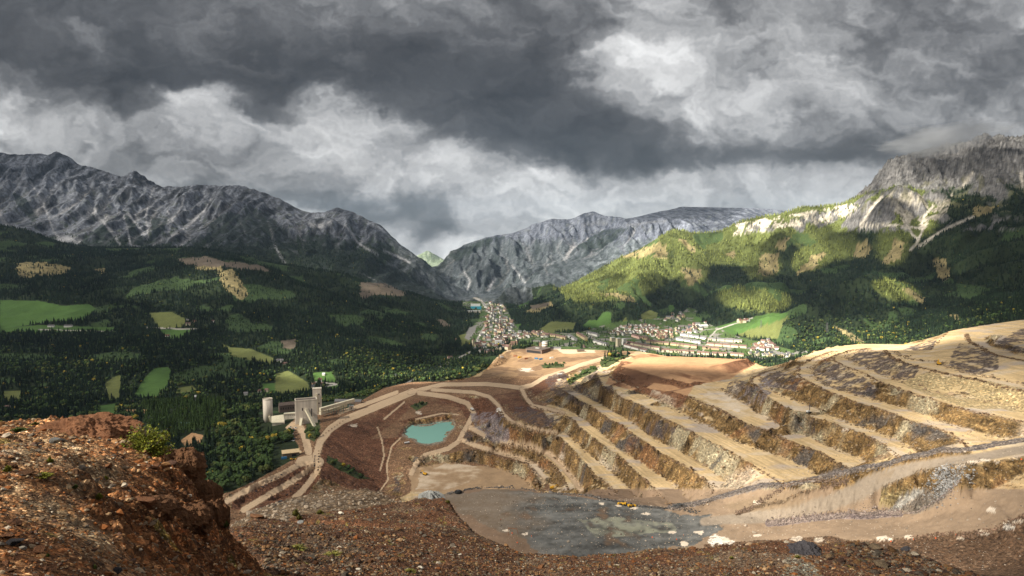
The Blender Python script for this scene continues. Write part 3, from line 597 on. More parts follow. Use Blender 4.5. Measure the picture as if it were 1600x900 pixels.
SCREE=[[(1378,308),(1364,322),(1354,338),(1345,353)],[(1410,330),(1418,350),(1425,366),(1435,376)],[(1458,322),(1444,338),(1440,352),(1441,362),(1432,380),(1422,391)],[(1345,352),(1400,352),(1440,357)],[(1435,385),(1470,362),(1500,347),(1522,338)],[(1595,270),(1598,290)],[(1520,270),(1512,282),(1505,290)]]
CHUTES=[([(47,284),(59,303),(73,331),(84,362),(95,374)],1.5),([(92,374),(110,373),(125,379)],5),([(0,335),(8,350),(18,366)],3.5),([(140,328),(150,335),(165,350),(187,381)],2.2),([(142,326),(156,333)],4.5),([(194,337),(200,360),(204,383)],1.5),([(200,334),(215,352),(231,374)],1.8),
 ([(240,294),(232,318),(228,337),(232,372)],1.4),([(320,330),(300,348),(281,362),(240,382)],2.0),([(262,330),(270,345),(262,362)],1.3),([(290,305),(280,330),(262,350)],1.2),([(330,310),(318,330),(300,345)],1.2),([(419,345),(425,365),(431,387),(438,400),(445,410)],1.8),([(372,340),(384,365)],1.3),([(486,350),(500,354),(517,346)],3.5),([(460,355),(470,372),(478,395)],1.4),([(540,352),(560,380),(590,398)],1.8),([(600,392),(620,400),(640,410)],1.8),([(560,425),(590,440),(612,452)],1.6),
 ([(772,436),(768,444),(763,453)],2.),([(800,415),(812,430),(820,442)],1.2),([(860,400),(850,415),(856,430)],1.3),([(910,352),(930,348),(950,350)],1.8),([(980,352),(1010,348),(1040,345)],1.5),([(725,425),(735,440),(730,452)],1.5),([(880,372),(870,390),(885,410)],1.3)]
DARKW=[[(194,336),(202,338),(215,358),(228,378),(206,384),(200,360)],[(236,340),(262,342),(255,365),(238,372)],[(330,345),(360,330),(400,345),(430,375),(425,400),(330,392),(320,372)],[(120,382),(160,350),(185,378),(190,395),(120,395)],[(470,365),(520,368),(580,400),(660,440),(700,470),(660,475),(560,440),(470,415)],[(20,300),(40,310),(60,340),(50,345),(25,320)],[(380,318),(410,330),(450,360),(470,400),(455,410),(420,370),(385,340)],[(900,385),(940,360),(985,355),(960,375),(930,395)],[(700,400),(760,372),(795,368),(740,392),(715,410)]]
PALECLIFF=[(1140,366),(1150,350),(1200,340),(1260,331),(1330,317),(1345,322),(1330,338),(1290,350),(1215,357),(1165,368)]
PALEROCK=[(1370,318),(1395,300),(1440,300),(1490,300),(1480,330),(1440,362),(1415,352),(1395,330)]
TOWN=[(728,520),(748,500),(750,488),(722,480),(722,470),(765,472),(790,480),(800,500),(815,520),(850,520),(905,520),(960,503),(1060,495),(1075,480),(1090,485),(1085,500),(1110,507),(1150,525),(1275,556),(1230,562),(960,557),(850,545),(790,533),(770,545),(740,545)]
LOOSE=[[(503,700),(520,668),(560,644),(606,634),(655,614),(715,624),(738,640),(735,665),(720,640),(640,655),(624,688),(606,715),(606,760),(580,772),(498,745)],[(645,612),(690,605),(805,606),(828,634),(850,642),(800,645),(775,625),(740,614)],[(700,622),(770,622),(790,640),(780,655),(745,655),(735,635)],
 [(362,795),(365,775),(470,720),(500,745),(470,790),(400,800)],[(830,590),(862,584),(905,575),(865,600),(822,628)]]
LEFTPIT=[(330,830),(330,768),(400,745),(470,708),(466,695),(444,668),(460,652),(545,634),(600,603),(640,594),(735,588),(800,588),(862,588),(872,612),(850,640),(866,672),(842,700),(852,740),(862,768),(640,768),(600,800)]
ROADS=[([(350,785),(400,759),(440,741),(475,722),(492,712)],4.5),([(380,797),(420,773),(455,753),(480,736),(495,722)],4.5),([(460,778),(475,764),(487,748),(497,732)],4.5),([(470,722),(485,718),(498,722)],8),
 ([(494,712),(500,690),(515,671),(535,657),(570,643),(606,628),(645,612)],5.5),([(640,613),(690,601),(760,600),(790,603),(812,606),(830,602),(850,590),(880,581),(905,571),(950,558)],3.2),
 ([(450,666),(466,664),(476,680),(482,705)],6.),([(530,645),(580,628),(620,613)],3.),([(676,609),(740,613),(765,620),(780,635),(787,648),(800,659),(830,669),(870,676)],2.8),
 ([(655,614),(700,620),(730,630),(740,645),(733,660),(724,675),(716,690),(700,701),(665,711),(650,724),(643,740)],3.6),([(722,688),(745,697),(780,707),(812,716),(836,728),(850,745)],3.6),([(735,668),(760,681),(790,691),(830,698),(858,709),(878,728),(895,748),(908,766)],4.),
 ([(626,684),(612,698),(608,712),(604,725),(606,750),(594,767),(604,784)],1.2),([(815,608),(822,622),(832,634),(852,638),(880,645)],3.),([(600,655),(618,640),(632,628)],1.3),([(590,668),(597,690),(600,712),(594,735)],1.2),([(650,655),(690,646),(716,648)],1.2)]
DUMP=[(945,600),(972,563),(1000,553),(1168,555),(1182,568),(1140,592),(1085,602),(1062,640),(1000,612)]
PURPLE=[[(805,634),(830,636),(862,648),(866,670),(830,664),(800,648)],[(850,592),(880,580),(905,598),(940,628),(905,634),(862,612)],[(905,578),(935,572),(958,595),(960,616),(935,602),(915,590)],[(1135,600),(1152,592),(1182,605),(1172,630),(1130,615)],
 [(1184,582),(1215,578),(1248,590),(1242,612),(1190,602)],[(1268,577),(1290,563),(1310,570),(1350,590),(1376,612),(1366,624),(1300,610),(1270,592)],[(1325,562),(1345,546),(1390,552),(1440,575),(1430,594),(1400,592),(1340,570)],[(1480,562),(1500,536),(1530,545),(1562,555),(1558,576),(1530,586),(1488,576)],
 [(1560,532),(1600,512),(1660,512),(1660,560),(1566,547)],[(725,672),(742,678),(745,692),(728,690)],[(1412,545),(1445,535),(1465,530),(1450,552),(1420,556)],[(612,768),(622,740),(626,770)],[(1005,668),(1030,655),(1055,665),(1050,690),(1010,680)],[(975,690),(990,685),(1010,700),(985,705)],[(1255,665),(1275,652),(1275,678),(1262,682)]]
LILAC=[[(733,645),(782,642),(800,690),(770,690),(742,668)],[(1150,625),(1200,590),(1215,600),(1180,640)]]
YELLOW=[(1405,598),(1450,583),(1530,592),(1660,620),(1660,665),(1560,650),(1500,635),(1450,620)]
SLATE=[(700,772),(744,762),(822,763),(870,770),(950,781),(1045,797),(1110,806),(1130,822),(1080,850),(980,880),(880,900),(830,850),(770,825),(700,790)]
LEDGE=[(1330,846),(1424,841),(1456,835),(1522,833),(1551,834),(1580,813),(1600,804),(1750,780),(1750,1000),(1100,1000),(1100,850),(1300,838)]
DUST=[[(655,738),(700,725),(745,728),(760,745),(700,765),(650,765)],[(838,722),(850,738),(866,762),(852,766),(838,745),(826,728)],[(1100,610),(1135,612),(1160,640),(1135,640),(1100,625)],[(1150,600),(1170,635),(1215,660),(1170,650),(1130,630)],
 [(925,700),(945,715),(970,740),(950,735)],[(1240,625),(1270,648),(1300,655),(1268,650),(1236,640)],[(1105,740),(1150,722),(1196,742),(1150,765),(1095,780)],[(1395,698),(1420,712),(1400,716),(1385,700)],[(1560,650),(1600,655),(1700,690),(1600,684),(1570,670)],[(1020,610),(1060,625),(1100,650),(1060,640),(1015,622)]]
WHITE=[(1125,845,22,7),(1071,849,9,4),(1182,837,9,3),(941,787,7,2),(968,790,6,2),(990,794,8,2),(1010,803,9,2.5),(1183,786,7,3),(1500,728,12,2.5),(1520,722,9,2),(1538,719,9,2),(1555,721,6,2),(1548,796,11,4),(1576,822,12,4.5),(1592,815,9,3),(1535,833,12,2.5),(1502,841,8,2.5),(791,829,5,3),(821,834,5,2.5),(1052,832,8,2.5),(1092,832,9,3),(1245,842,10,4),(1278,843,9,4),(1380,842,11,4),(1420,839,8,3),(553,664,6,3),(780,642,4,6),(822,578,11,3),(875,593,5,2),(1151,641,8,3),(877,712,6,4),(1320,671,8,3),(385,752,9,5),(654,645,5,3),(1135,843,8,4)]
# sun patches: gaps in the added cloud sheet, also painted as brighter wood and floor colour
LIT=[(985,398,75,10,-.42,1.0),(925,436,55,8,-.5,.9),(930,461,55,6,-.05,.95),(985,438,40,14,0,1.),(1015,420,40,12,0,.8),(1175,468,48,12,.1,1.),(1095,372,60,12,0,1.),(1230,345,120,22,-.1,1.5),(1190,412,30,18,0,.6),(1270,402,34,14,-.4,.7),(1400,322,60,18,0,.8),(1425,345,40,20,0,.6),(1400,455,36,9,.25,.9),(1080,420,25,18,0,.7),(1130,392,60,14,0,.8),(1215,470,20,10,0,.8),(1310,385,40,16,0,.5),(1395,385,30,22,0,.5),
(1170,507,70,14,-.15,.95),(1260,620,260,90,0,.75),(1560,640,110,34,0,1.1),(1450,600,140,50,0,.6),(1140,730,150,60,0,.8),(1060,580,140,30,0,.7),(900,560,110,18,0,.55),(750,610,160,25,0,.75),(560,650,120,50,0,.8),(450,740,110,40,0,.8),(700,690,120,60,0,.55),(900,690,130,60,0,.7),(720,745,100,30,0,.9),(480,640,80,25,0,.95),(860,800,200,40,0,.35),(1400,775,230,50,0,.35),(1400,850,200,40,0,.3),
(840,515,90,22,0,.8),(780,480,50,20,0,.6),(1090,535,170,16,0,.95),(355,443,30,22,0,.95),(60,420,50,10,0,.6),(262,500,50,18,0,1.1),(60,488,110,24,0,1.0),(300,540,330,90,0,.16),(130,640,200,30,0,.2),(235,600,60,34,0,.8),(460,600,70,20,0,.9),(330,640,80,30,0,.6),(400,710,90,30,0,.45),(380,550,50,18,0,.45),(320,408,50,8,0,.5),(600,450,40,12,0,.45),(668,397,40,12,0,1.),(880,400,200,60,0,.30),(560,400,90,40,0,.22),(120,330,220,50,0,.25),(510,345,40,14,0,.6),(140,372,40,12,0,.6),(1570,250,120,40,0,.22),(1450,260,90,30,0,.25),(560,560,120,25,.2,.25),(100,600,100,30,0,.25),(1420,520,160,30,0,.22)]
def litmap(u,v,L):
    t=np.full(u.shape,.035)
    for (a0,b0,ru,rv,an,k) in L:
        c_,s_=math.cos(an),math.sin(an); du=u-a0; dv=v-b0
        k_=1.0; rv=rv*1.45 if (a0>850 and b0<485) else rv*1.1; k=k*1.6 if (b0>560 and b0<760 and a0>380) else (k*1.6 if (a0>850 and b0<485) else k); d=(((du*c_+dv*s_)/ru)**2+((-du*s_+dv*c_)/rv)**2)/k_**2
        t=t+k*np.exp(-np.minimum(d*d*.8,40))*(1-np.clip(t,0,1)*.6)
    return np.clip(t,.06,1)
C3=lambda *a: np.array(a,np.float32)
def cover(x,y,z,nrm_s=None):
    """returns base colour (n,3), class id, forest density"""
    sh=x.shape; x=x.ravel(); y=y.ravel(); z=z.ravel()
    u,v=proj(x,y,z); n=len(x)
    d=np.hypot(x,y); pxs=F/np.maximum(d,1)
    wa=np.clip(600/np.maximum(d,300),0.25,1.0)*4
    fb_=fbm(x/60,y/60,68,4); fb2_=fbm(x/60,y/60,69,4)
    n1=fbm(x/26,y/26,61,3); n2=fbm(x/26,y/26,62,3)
    uu=u+n1*wa; vv=v+n2*wa*0.6; u3=u+(n1*7+fb_*9)*wa/4; v3=v+(n2*4+fb2_*6)*wa/4
    fa=fbm(x/300,y/300,63,4); fb=fbm(x/60,y/60,64,4); fc=fbm(x/12,y/12,65,3); fd=fbm(x/4,y/4,66,2)
    colr=np.zeros((n,3),np.float32); cls=np.zeros(n,np.int8); den=np.zeros(n,np.float32)
    def put(m,c,k=None):
        m=np.asarray(m,np.float32)[:,None]; 
        colr[:]=colr*(1-m)+c*m
        if k is not None: cls[m[:,0]>0.5]=k
    slf=far.at(x,y,far.sl); flw=far.at(x,y,far.flow); cur=far.at(x,y,far.cur)
    # ---- valley and hills
    floor=C3(.022,.033,.014)[None]*(1+0.5*fb[:,None])
    colr[:]=floor; cls[:]=1; den[:]=1
    # ---- rocky ranges
    if y.max()>4700:
        left=(y>4850)&(x<150); cen=(y>5150)&(x>=-1100)&~(left&(x<-650)); 
        rkn=(ridged(x/110,y/420,67,4)-.62)*1.9+fc*.55+fb*.8+fd*.2
        rock=C3(.150,.160,.186)[None]*(1+1.2*np.clip(rkn,-.62,1.5))[:,None]
        rock=np.where(cen[:,None],rock*.70+C3(.035,.042,.062)[None],rock)  # bluish haze of distance mixed into the central rock colour
        scr=C3(.38,.375,.38)[None]*(1+.2*fc[:,None])
        fl=sstep(3.0,5.0,flw+.6*fc)
        trl=-80+90*fa+110*fb      # tree line (relative)
        q=left|cen
        put(q,rock,2); 
        put(q*fl*sstep(0.15,0.5,slf)*0.9,scr)
        tw=sstep(70,-70,z-trl*1.0-40-fl*-160)*(1-0.95*fl*sstep(-420,-200,z))
        tw=np.clip(tw+ sstep(0.1,0.5,fb)*sstep(420,50,z)*(1-fl)*0.8,0,1)
        gr=C3(.035,.05,.03)[None]
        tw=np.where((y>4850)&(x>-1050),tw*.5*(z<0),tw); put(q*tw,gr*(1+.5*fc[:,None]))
        sun=q&(z>0)&(z<450); put(sun*sstep(.15,.4,fb)*.35,C3(.09,.1,.055)[None])  # olive tint in noise patches at middle heights
        den[q]=0; den[q&(tw>0.6)&(y<6000)]=0.8
        farpk=(y>11500); put(farpk,C3(.16,.2,.13)[None]*(1+.5*fb[:,None])+sstep(.1,.4,fb)[:,None]*.15,2)
        den[farpk]=0
    if y.max()>4700:
        for L,wd in CHUTES:
            m=np.exp(-(linedist(uu+fc*1.5,vv,L,14)/wd)**2)*q*(y>4850); put(np.clip(m*(.75+.5*fc)*np.where(cen&~left,.35,1.),0,1),C3(.46,.46,.48)[None])
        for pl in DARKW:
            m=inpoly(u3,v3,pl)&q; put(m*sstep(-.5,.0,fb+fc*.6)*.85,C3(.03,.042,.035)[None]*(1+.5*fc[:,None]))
    # ---- right mountain
    if y.max()>2200 and y.min()<5300:
        R=(x>550)&(y>2300)&(y<5200)
        slc=sstep(0.75,1.15,slf)
        crag=R&(z>30)
        up=sstep(200,330,z+80*fb)
        rk=crag*np.clip(slc+up*0.9,0,1)
        rcol=C3(.165,.16,.158)[None]*(1+.7*fc[:,None]+.5*fd[:,None]+.9*np.clip(ridged(x/40,z/18,68,3)[:,None]-.6,-1,1))
        put(rk,rcol); cls[rk>0.5]=2; den[rk>0.45]=0
        m=inpoly(uu,vv,PALECLIFF)&R; put(m*sstep(-.12,.12,fb_+.5*fc),C3(.52,.47,.38)[None]*(1+.6*fc[:,None]+.5*fd[:,None]),2); den[m]=np.where(fb_[m]>.0,.1,.6)
        m=inpoly(uu,vv,PALEROCK)&R; put(m*sstep(-.15,.15,fb),C3(.42,.38,.31)[None]*(1+.4*fc[:,None]),2); den[m]*=(fb[m]<-.1)
        sp=R&(sstep(.12,.3,fb)>.5)&(z>120)&(z<330)&~inpoly(uu,vv,[(1130,370),(1130,300),(1345,290),(1345,340)]); put(sp*.6,C3(.13,.125,.07)[None]); den[sp]*=.35
        for L in SCREE:
            m=np.exp(-(linedist(uu,vv,L,12)/2.3)**2)*R; put(m*(m>.2),C3(.58,.53,.45)[None],2); den[m>.25]=0
    if y.max()>2600 and y.min()<5200:
        lt=litmap(u,v,[q for q in LIT if q[0]>830 and q[1]<500]); yb=sstep(.25,.7,lt+.35*fb)*((x>300)&(y>2600)&(y<5200)&(cls==1)); put(yb*.85,C3(.115,.135,.04)[None]*(1+.35*fc[:,None]+.3*fb[:,None]))  # sunlight painted in: floor colour brightened inside the sun patches
    # ---- fields
    if y.max()>400 and y.min()<5200:
        V=(y>1150)&(y<5200)
        for pl in GREEN:
            m=inpoly(uu,vv,pl)&V; put(m,C3(.062,.12,.03)[None]*(1+.25*fb[:,None]+.15*fc[:,None]),3); den[m]=0
        for pl in DRY:
            m=inpoly(uu,vv,pl)&V; put(m,C3(.12,.135,.045)[None]*(1+.25*fb[:,None]+.2*fc[:,None]),3); den[m]=0
        for pl in GOLD:
            m=inpoly(u+(n1*6+fb_*8)*.6,v+(n2*4+fb2_*5)*.6,pl)&V; put(m*sstep(-.75,-.15,fb_+.6*fc),C3(.25,.205,.10)[None]*(1+.7*fb[:,None]+.6*fc[:,None]),4); den[m]=.12
        for pl in BROWN:
            m=inpoly(u+(n1*6+fb_*8)*.6,v+(n2*4+fb2_*5)*.6,pl)&V; put(m,C3(.15,.12,.09)[None]*(1+.3*fb[:,None]+.3*fc[:,None]),4); den[m]=.03
        # young growth, thinner and lighter
        yg=(fbm(x/240,y/240,70,3)>.22)&V&(z<40)&(cls==1); put(yg*.8,C3(.05,.085,.03)[None]); den[yg]*=.45
        m=inpoly(uu,vv,TOWN)&V; put(m,(C3(.07,.11,.035)[None]*(1+.3*fc[:,None]))*(fb>-.12)[:,None]+C3(.2,.19,.17)[None]*(fb<=-.12)[:,None],5); den[m]=0.10
        VR=[[(742,548),(746,530),(760,505),(768,490),(752,470),(735,462)],[(1085,580),(1100,545),(1108,528),(1120,515),(1175,497)],[(225,512),(300,514),(318,513)],[(60,515),(180,518)],[(490,597),(530,600),(508,604)],[(1245,545),(1285,556)],[(560,640),(640,596),(690,572),(735,550)]]
        for L,w in zip(VR,(1.6,.9,.8,.8,.9,.8,1.2)):
            m=(linedist(u,v,L,8)<w)&V&(cls!=6); put(m,C3(.34,.32,.29)[None],7); den[m]=0
        # railway yard
        m=inpoly(u,v,[(726,528),(733,512),(745,508),(742,520),(733,532)])&V; put(m,C3(.22,.21,.2)[None],7); den[m]=0
        # grove openings near the mine
        for pl in ([(195,672),(225,668),(228,678),(205,682)],[(282,688),(300,676),(318,680),(312,694),(290,698)],[(190,640),(232,640),(228,646),(195,646)]):
            m=inpoly(u,v,pl)&(y<1700)&(y>400); put(m,C3(.42,.25,.13)[None],4); den[m]=0
    # ---- the mine
    M=(inpoly(u,v,MINE)&(y<1770))|((y<620)&(y>150))|(y<=150)|((y<1000)&(x>350))
    if M.any() and y.max()>150:
        M=(inpoly(u,v,MINE)&(y<1770))|((y<620)&(y>150))|(y<=150)|((y<1000)&(x>350))
        s2=mid.at(x,y,mid.sl)
        flat=C3(.57,.415,.225)[None]*(1+.15*fa[:,None]+.30*fb[:,None]+.18*fd[:,None])
        rut=ridged((x+y*.2)/9,y/60,71,2)[:,None]-.6
        rt2=fbm((x*.96+y*.27)/2.4,(y*.96-x*.27)/70,89,3)[:,None]; flat=flat*(1+.25*rut+.45*rt2); dp=sstep(.1,.4,fbm(x/70,y/22,86,4))[:,None]*.55; flat=flat*(1-dp)+C3(.56,.47,.36)[None]*dp; dp=sstep(.08,.35,fbm(x/60+7,y/26,87,4))[:,None]*.6; flat=flat*(1-dp)+C3(.36,.325,.325)[None]*dp
        st=fbm((x+y*.5)/6,z/30+(y-x*.5)/40,72,4)
        crk=sstep(.80,.93,ridged((x+y*.4)/11,z/14+y/30,85,3))[:,None]; fcol=C3(.22,.142,.062)[None]*(1+.9*fc[:,None]+1.2*st[:,None]+.7*fd[:,None])*(1-.75*crk)
        pat=sstep(.12,.35,fbm(x/45,y/45,73,3))[:,None]; fcol=fcol*(1-pat)+C3(.42,.36,.24)[None]*pat*(1+.4*fc[:,None])
        pat=sstep(.2,.4,fbm(x/38+9,y/38,74,3))[:,None]*.8; fcol=fcol*(1-pat)+C3(.10,.095,.095)[None]*pat*(1+.4*fc[:,None])
        pat=sstep(.22,.42,fbm(x/60-5,y/60,75,3))[:,None]*.7; fcol=fcol*(1-pat)+C3(.30,.15,.07)[None]*pat*(1+.4*fc[:,None])
        k=sstep(.30,.62,s2+.12*fd)[:,None]
        mc=flat*(1-k)+fcol*k
        put(M,mc,8); cls[M&(k[:,0]<.4)]=6; den[M]=0
        for L in (A_CR,B_CR,C_CR,D_CR,E_CR,F_CR,G_CR,H_CR,I_CR,J_CR,K_CR,L_CR):
            dl=linedist(u,v,[p[:2] for p in L],12); m=M&(y>520); put(m*np.exp(-((dl)/1.3)**2)*sstep(-.5,.1,fc+.8*fd)*.75,C3(.17,.105,.06)[None]); m2=m&(dl>3)&(dl<9)&(s2<.25); put(m2*sstep(.0,.35,fbm(x/30,y/30,83,3))*.45,C3(.58,.48,.36)[None])
        lo=C3(.165,.080,.047)[None]*(1+.25*fb[:,None]+.3*fc[:,None]+.5*(fbm((x*.3+y*.9)/9,(x*.9-y*.3)/80,76,3)[:,None]))
        kk=sstep(.06,.16,s2+.02*fd)
        m=inpoly(u3,v3,LEFTPIT)&M; bc=C3(.25,.15,.088)[None]*(1+.3*fb[:,None]+.3*fc[:,None]+.2*fd[:,None]); k2=(k<.5)
        put(m[:]*1.0*k2[:,0],bc,8)
        m=inpoly(u3,v3,[(640,730),(700,724),(780,732),(830,752),(840,772),(640,770)])&M; put(m*.9,C3(.40,.275,.165)[None]*(1+.35*fb[:,None]+.2*fc[:,None]),6)
        for pl in LOOSE: m=inpoly(u3,v3,pl)&M; put(m*kk,lo,8)
        m=inpoly(u3,v3,[(745,592),(770,565),(800,545),(1000,547),(965,560),(900,582),(850,592)])&M&(y>1250); put(m*.9,C3(.32,.20,.11)[None]*(1+.45*fb[:,None]+.3*fc[:,None])); m=m&(fbm(x/60,y/60,90,3)>.12); put(m*.8,C3(.20,.125,.075)[None]*(1+.3*fc[:,None]))
        m=inpoly(uu,vv,[(868,545),(930,545),(930,551),(880,553)])&M&(y>1250); put(m,C3(.55,.46,.33)[None])
        for L,wd in ROADS:
            dl=linedist(u+.5*n1,v+.4*n2,L,16); m=(dl<wd)&M&(y>600); put(m,C3(.52,.38,.25)[None]*(1+.12*fb[:,None]+.10*fd[:,None]+.14*(ridged(dl/2.4,x/70,84,2)[:,None]-.6)),6)
            m=(dl>=wd)&(dl<wd+1.0)&M&(y>600); put(m*.6*sstep(-.4,.1,fd),C3(.15,.09,.055)[None])
        m=inpoly(uu,vv,DUMP)&M; kk=sstep(.14,.32,s2+.03*fd); put(m,(C3(.50,.29,.155)[None]*(1-kk[:,None])+C3(.20,.10,.055)[None]*kk[:,None])*(1+.2*fb[:,None]+.2*fc[:,None]))
        for pl in PURPLE: m=inpoly(u3,v3,pl)&M&(s2>.10); put(m*sstep(-.40,.12,fc+fd*.6+fb*.4)*.85,C3(.10,.08,.08)[None]*(1+.6*fc[:,None]+.3*st[:,None]),8)
        for pl in LILAC: m=inpoly(u3,v3,pl)&M; put(m*sstep(-.4,.1,fc+fb*.6)*.75,C3(.24,.215,.235)[None]*(1+.4*fc[:,None]),8)
        m=inpoly(u3,v3,YELLOW)&M; put(m*sstep(-.5,0,fb+fc*.5)*.8,C3(.56,.44,.24)[None]*(1+.25*fb[:,None]+.2*fc[:,None]+.2*st[:,None]),8)
        for pl in DUST: m=inpoly(u+n1*9,v+n2*5,pl)&M; put(m*sstep(-.35,.25,fb+fc*.5)*.65,C3(.62,.52,.40)[None]*(1+.1*fc[:,None]))
        PF=M&(y<720)&(y>330)&(v>764)
        m=PF&(u>640)
        wl=sstep(1150,900,u)[:,None]; put(m,(C3(.30,.215,.145)[None]*(1-wl)+C3(.185,.125,.085)[None]*wl)*(1+.2*fb[:,None]+.2*fa[:,None]+.25*fc[:,None]),6)
        m=inpoly(u+n1*14+fb*26+fd*6,v+n2*8+fb_*10,SLATE)&PF
        sk=fbm(x/70,y/9,88,4)[:,None]; sc=C3(.115,.114,.108)[None]*(1+.7*sk+.6*fc[:,None]+.8*fb[:,None]+.4*fd[:,None]); br=sstep(870,770,u+60*n1)[:,None]*.6; sc=sc*(1-br)+C3(.20,.14,.09)[None]*br
        gn=inpoly(u+n1*12,v+n2*6,[(900,815),(960,808),(1010,818),(1050,815),(1060,832),(980,838),(930,835)])[:,None]*sstep(-.4,.3,fc)[:,None]*.7; sc=sc*(1-gn)+C3(.30,.30,.22)[None]*gn
        put(m*sstep(-.75,-.3,fb+fc*.7),sc)
        m=inpoly(uu,vv,LEDGE)&PF; put(m,C3(.17,.105,.065)[None]*(1+.4*fb[:,None]+.3*fc[:,None]),8)
        # ramp surface
        rd=linedist(u+n1*2,v+n2,[(p[0],p[1]) for p in ROAD_C],30); wdt=np.interp(u,[1100,1250,1350,1450,1600],[8,13,17,9,9])
        m=sstep(0,3.5,wdt-rd+1.5*fb)*((y>380)&(y<640)&M); put(m,C3(.29,.235,.18)[None]*(1+.2*fb[:,None]+.12*fc[:,None]),6)
        m=(linedist(uu,vv,[(1150,802),(1195,790),(1225,785),(1250,773),(1290,762),(1325,748)],14)<3.2+1.2*fc)&(y<640)&M; put(m,C3(.17,.115,.075)[None]*(1+.6*fd[:,None]),8)
        m=inpoly(uu,vv,[(1120,792),(1200,772),(1290,757),(1400,733),(1390,752),(1330,765),(1260,790),(1180,800)])&(y<640)&M; put(m*sstep(-.3,.2,fb)*.6,C3(.24,.175,.11)[None])
        m=(linedist(uu,vv,[p[:2] for p in RIM],14)<4+1.5*fc)&(y<640)&(u>1040)&M; put(m,C3(.20,.175,.165)[None]*(1+.6*fd[:,None]),8)
        m=(linedist(uu,vv,[(1200,818),(1260,812),(1310,806),(1360,806),(1405,803)],14)<5)&(y<640)&(y>350); put(m,C3(.25,.2,.19)[None]*(1+.8*fd[:,None]),8)
        m=inpoly(uu,vv,[(1395,795),(1405,770),(1455,738),(1470,725),(1505,735),(1500,752),(1470,785),(1430,803)])&PF
        put(m,C3(.19,.16,.13)[None]*(1+.7*fd[:,None]+.3*fc[:,None]),8)
        m=inpoly(uu,vv,[(1388,800),(1410,778),(1450,745),(1462,748),(1430,778),(1400,800)])&PF; put(m,C3(.42,.40,.36)[None]*(1+.5*fd[:,None]),8)
        m=inpoly(uu,vv,[(1372,790),(1378,765),(1440,742),(1450,748),(1410,775),(1395,795)])&PF; put(m,C3(.26,.2,.1)[None]*(1+.5*fd[:,None]),8)
        for (a,b,ru,rv) in WHITE:
            m=(((u+fc*ru*.9+fd*ru*.5-a)/ru)**2+((v+n2*rv*.9+fd*rv*.6-b)/rv)**2<.8)&M&(y>300); put(m,C3(.66,.56,.45)[None] if rv<4.2 else C3(.72,.66,.58)[None])
        # grass banks inside the mine
        for pl in ([(937,565),(950,555),(965,552),(985,556),(970,562),(952,573),(940,574)],[(512,710),(530,722),(560,738),(578,748),(560,748),(530,735),(510,722)],[(478,660),(500,655),(500,680),(490,690),(478,685)],[(640,634),(660,626),(668,632),(650,642)],[(845,570),(880,568),(882,574),(850,576)],[(885,598),(915,580),(930,572),(934,578),(905,592),(890,602)]):
            m=inpoly(uu,vv,pl)&M&(y>700); put(m,C3(.06,.075,.03)[None],1); den[m]=.9
    if M.any() and y.max()>150:
        dl=linedist(u,v,LAKE+[LAKE[0]],10); m=M&(dl<4)&(y>900); put(m*np.exp(-(dl/2.2)**2)*.8,C3(.33,.30,.24)[None])
    # ---- spur and foreground
    if y.min()<470:
        m=(y>150)&(y<470)&(u<700); put(m,C3(.27,.19,.12)[None]*(1+.5*fd[:,None]+.3*fc[:,None]),8)
        Fg=(y<=150)
        ff=fbm(x/1.1,y/1.1,78,3); fe=fbm(x/.3,y/.3,79,2); fg=fbm(x/6,y/6,80,3)
        soil=C3(.22,.112,.052)[None]*(1+.5*ff[:,None]+.35*fe[:,None]+.3*fg[:,None])
        put(Fg,soil,9)
        m=Fg&(y<26); kx=sstep(0.0,.35,fg+.25*ff)*m; put(kx*.6,C3(.34,.18,.085)[None]*(1+.4*fe[:,None]))
        gb=(linedist(u+n1*3,v,[(30,705),(80,700),(130,712),(170,740),(60,790),(20,775),(120,810),(150,850),(200,890),(230,910)],80)); m=Fg&(y<26)
        put(m*np.exp(-(gb/26)**2)*sstep(-.5,.3,ff),C3(.36,.30,.20)[None]*(1+.4*fe[:,None]))
        m=Fg&(y>26); put(m*1.,C3(.075,.04,.024)[None]*(1+.4*ff[:,None]+.3*fe[:,None])); put(m*sstep(-.05,.3,fbm(x/12,y/12,81,3)),C3(.10,.075,.055)[None]*(1+.4*ff[:,None]+.3*fe[:,None]))
        m=sstep(.5,1.1,near.at(x,y,near.sl))*(Fg&(y<26)); put(m*.85,C3(.11,.052,.024)[None]*(1+.6*ff[:,None]+.5*fe[:,None]))
        m=inpoly(u+n1*2,v,[(1230,870),(1262,868),(1285,900),(1300,940),(1210,940)])&Fg; put(m*.8,C3(.16,.17,.15)[None]*(1+.4*fe[:,None]))
        m=Fg&(u<62)&(v>700)&(v<735)&(y<26); put(m*sstep(12,-8,linedist(u,v,[(-50,712),(10,708),(30,704)],60))*.8,C3(.55,.47,.36)[None])
        gm=(fbm(x/2.2,y/2.2,82,3)>.33)&Fg&(ff>.0); put(gm*.55,C3(.13,.14,.035)[None])
    return np.clip(colr,.008,.85).reshape(sh+(3,)),cls.reshape(sh),den.reshape(sh)
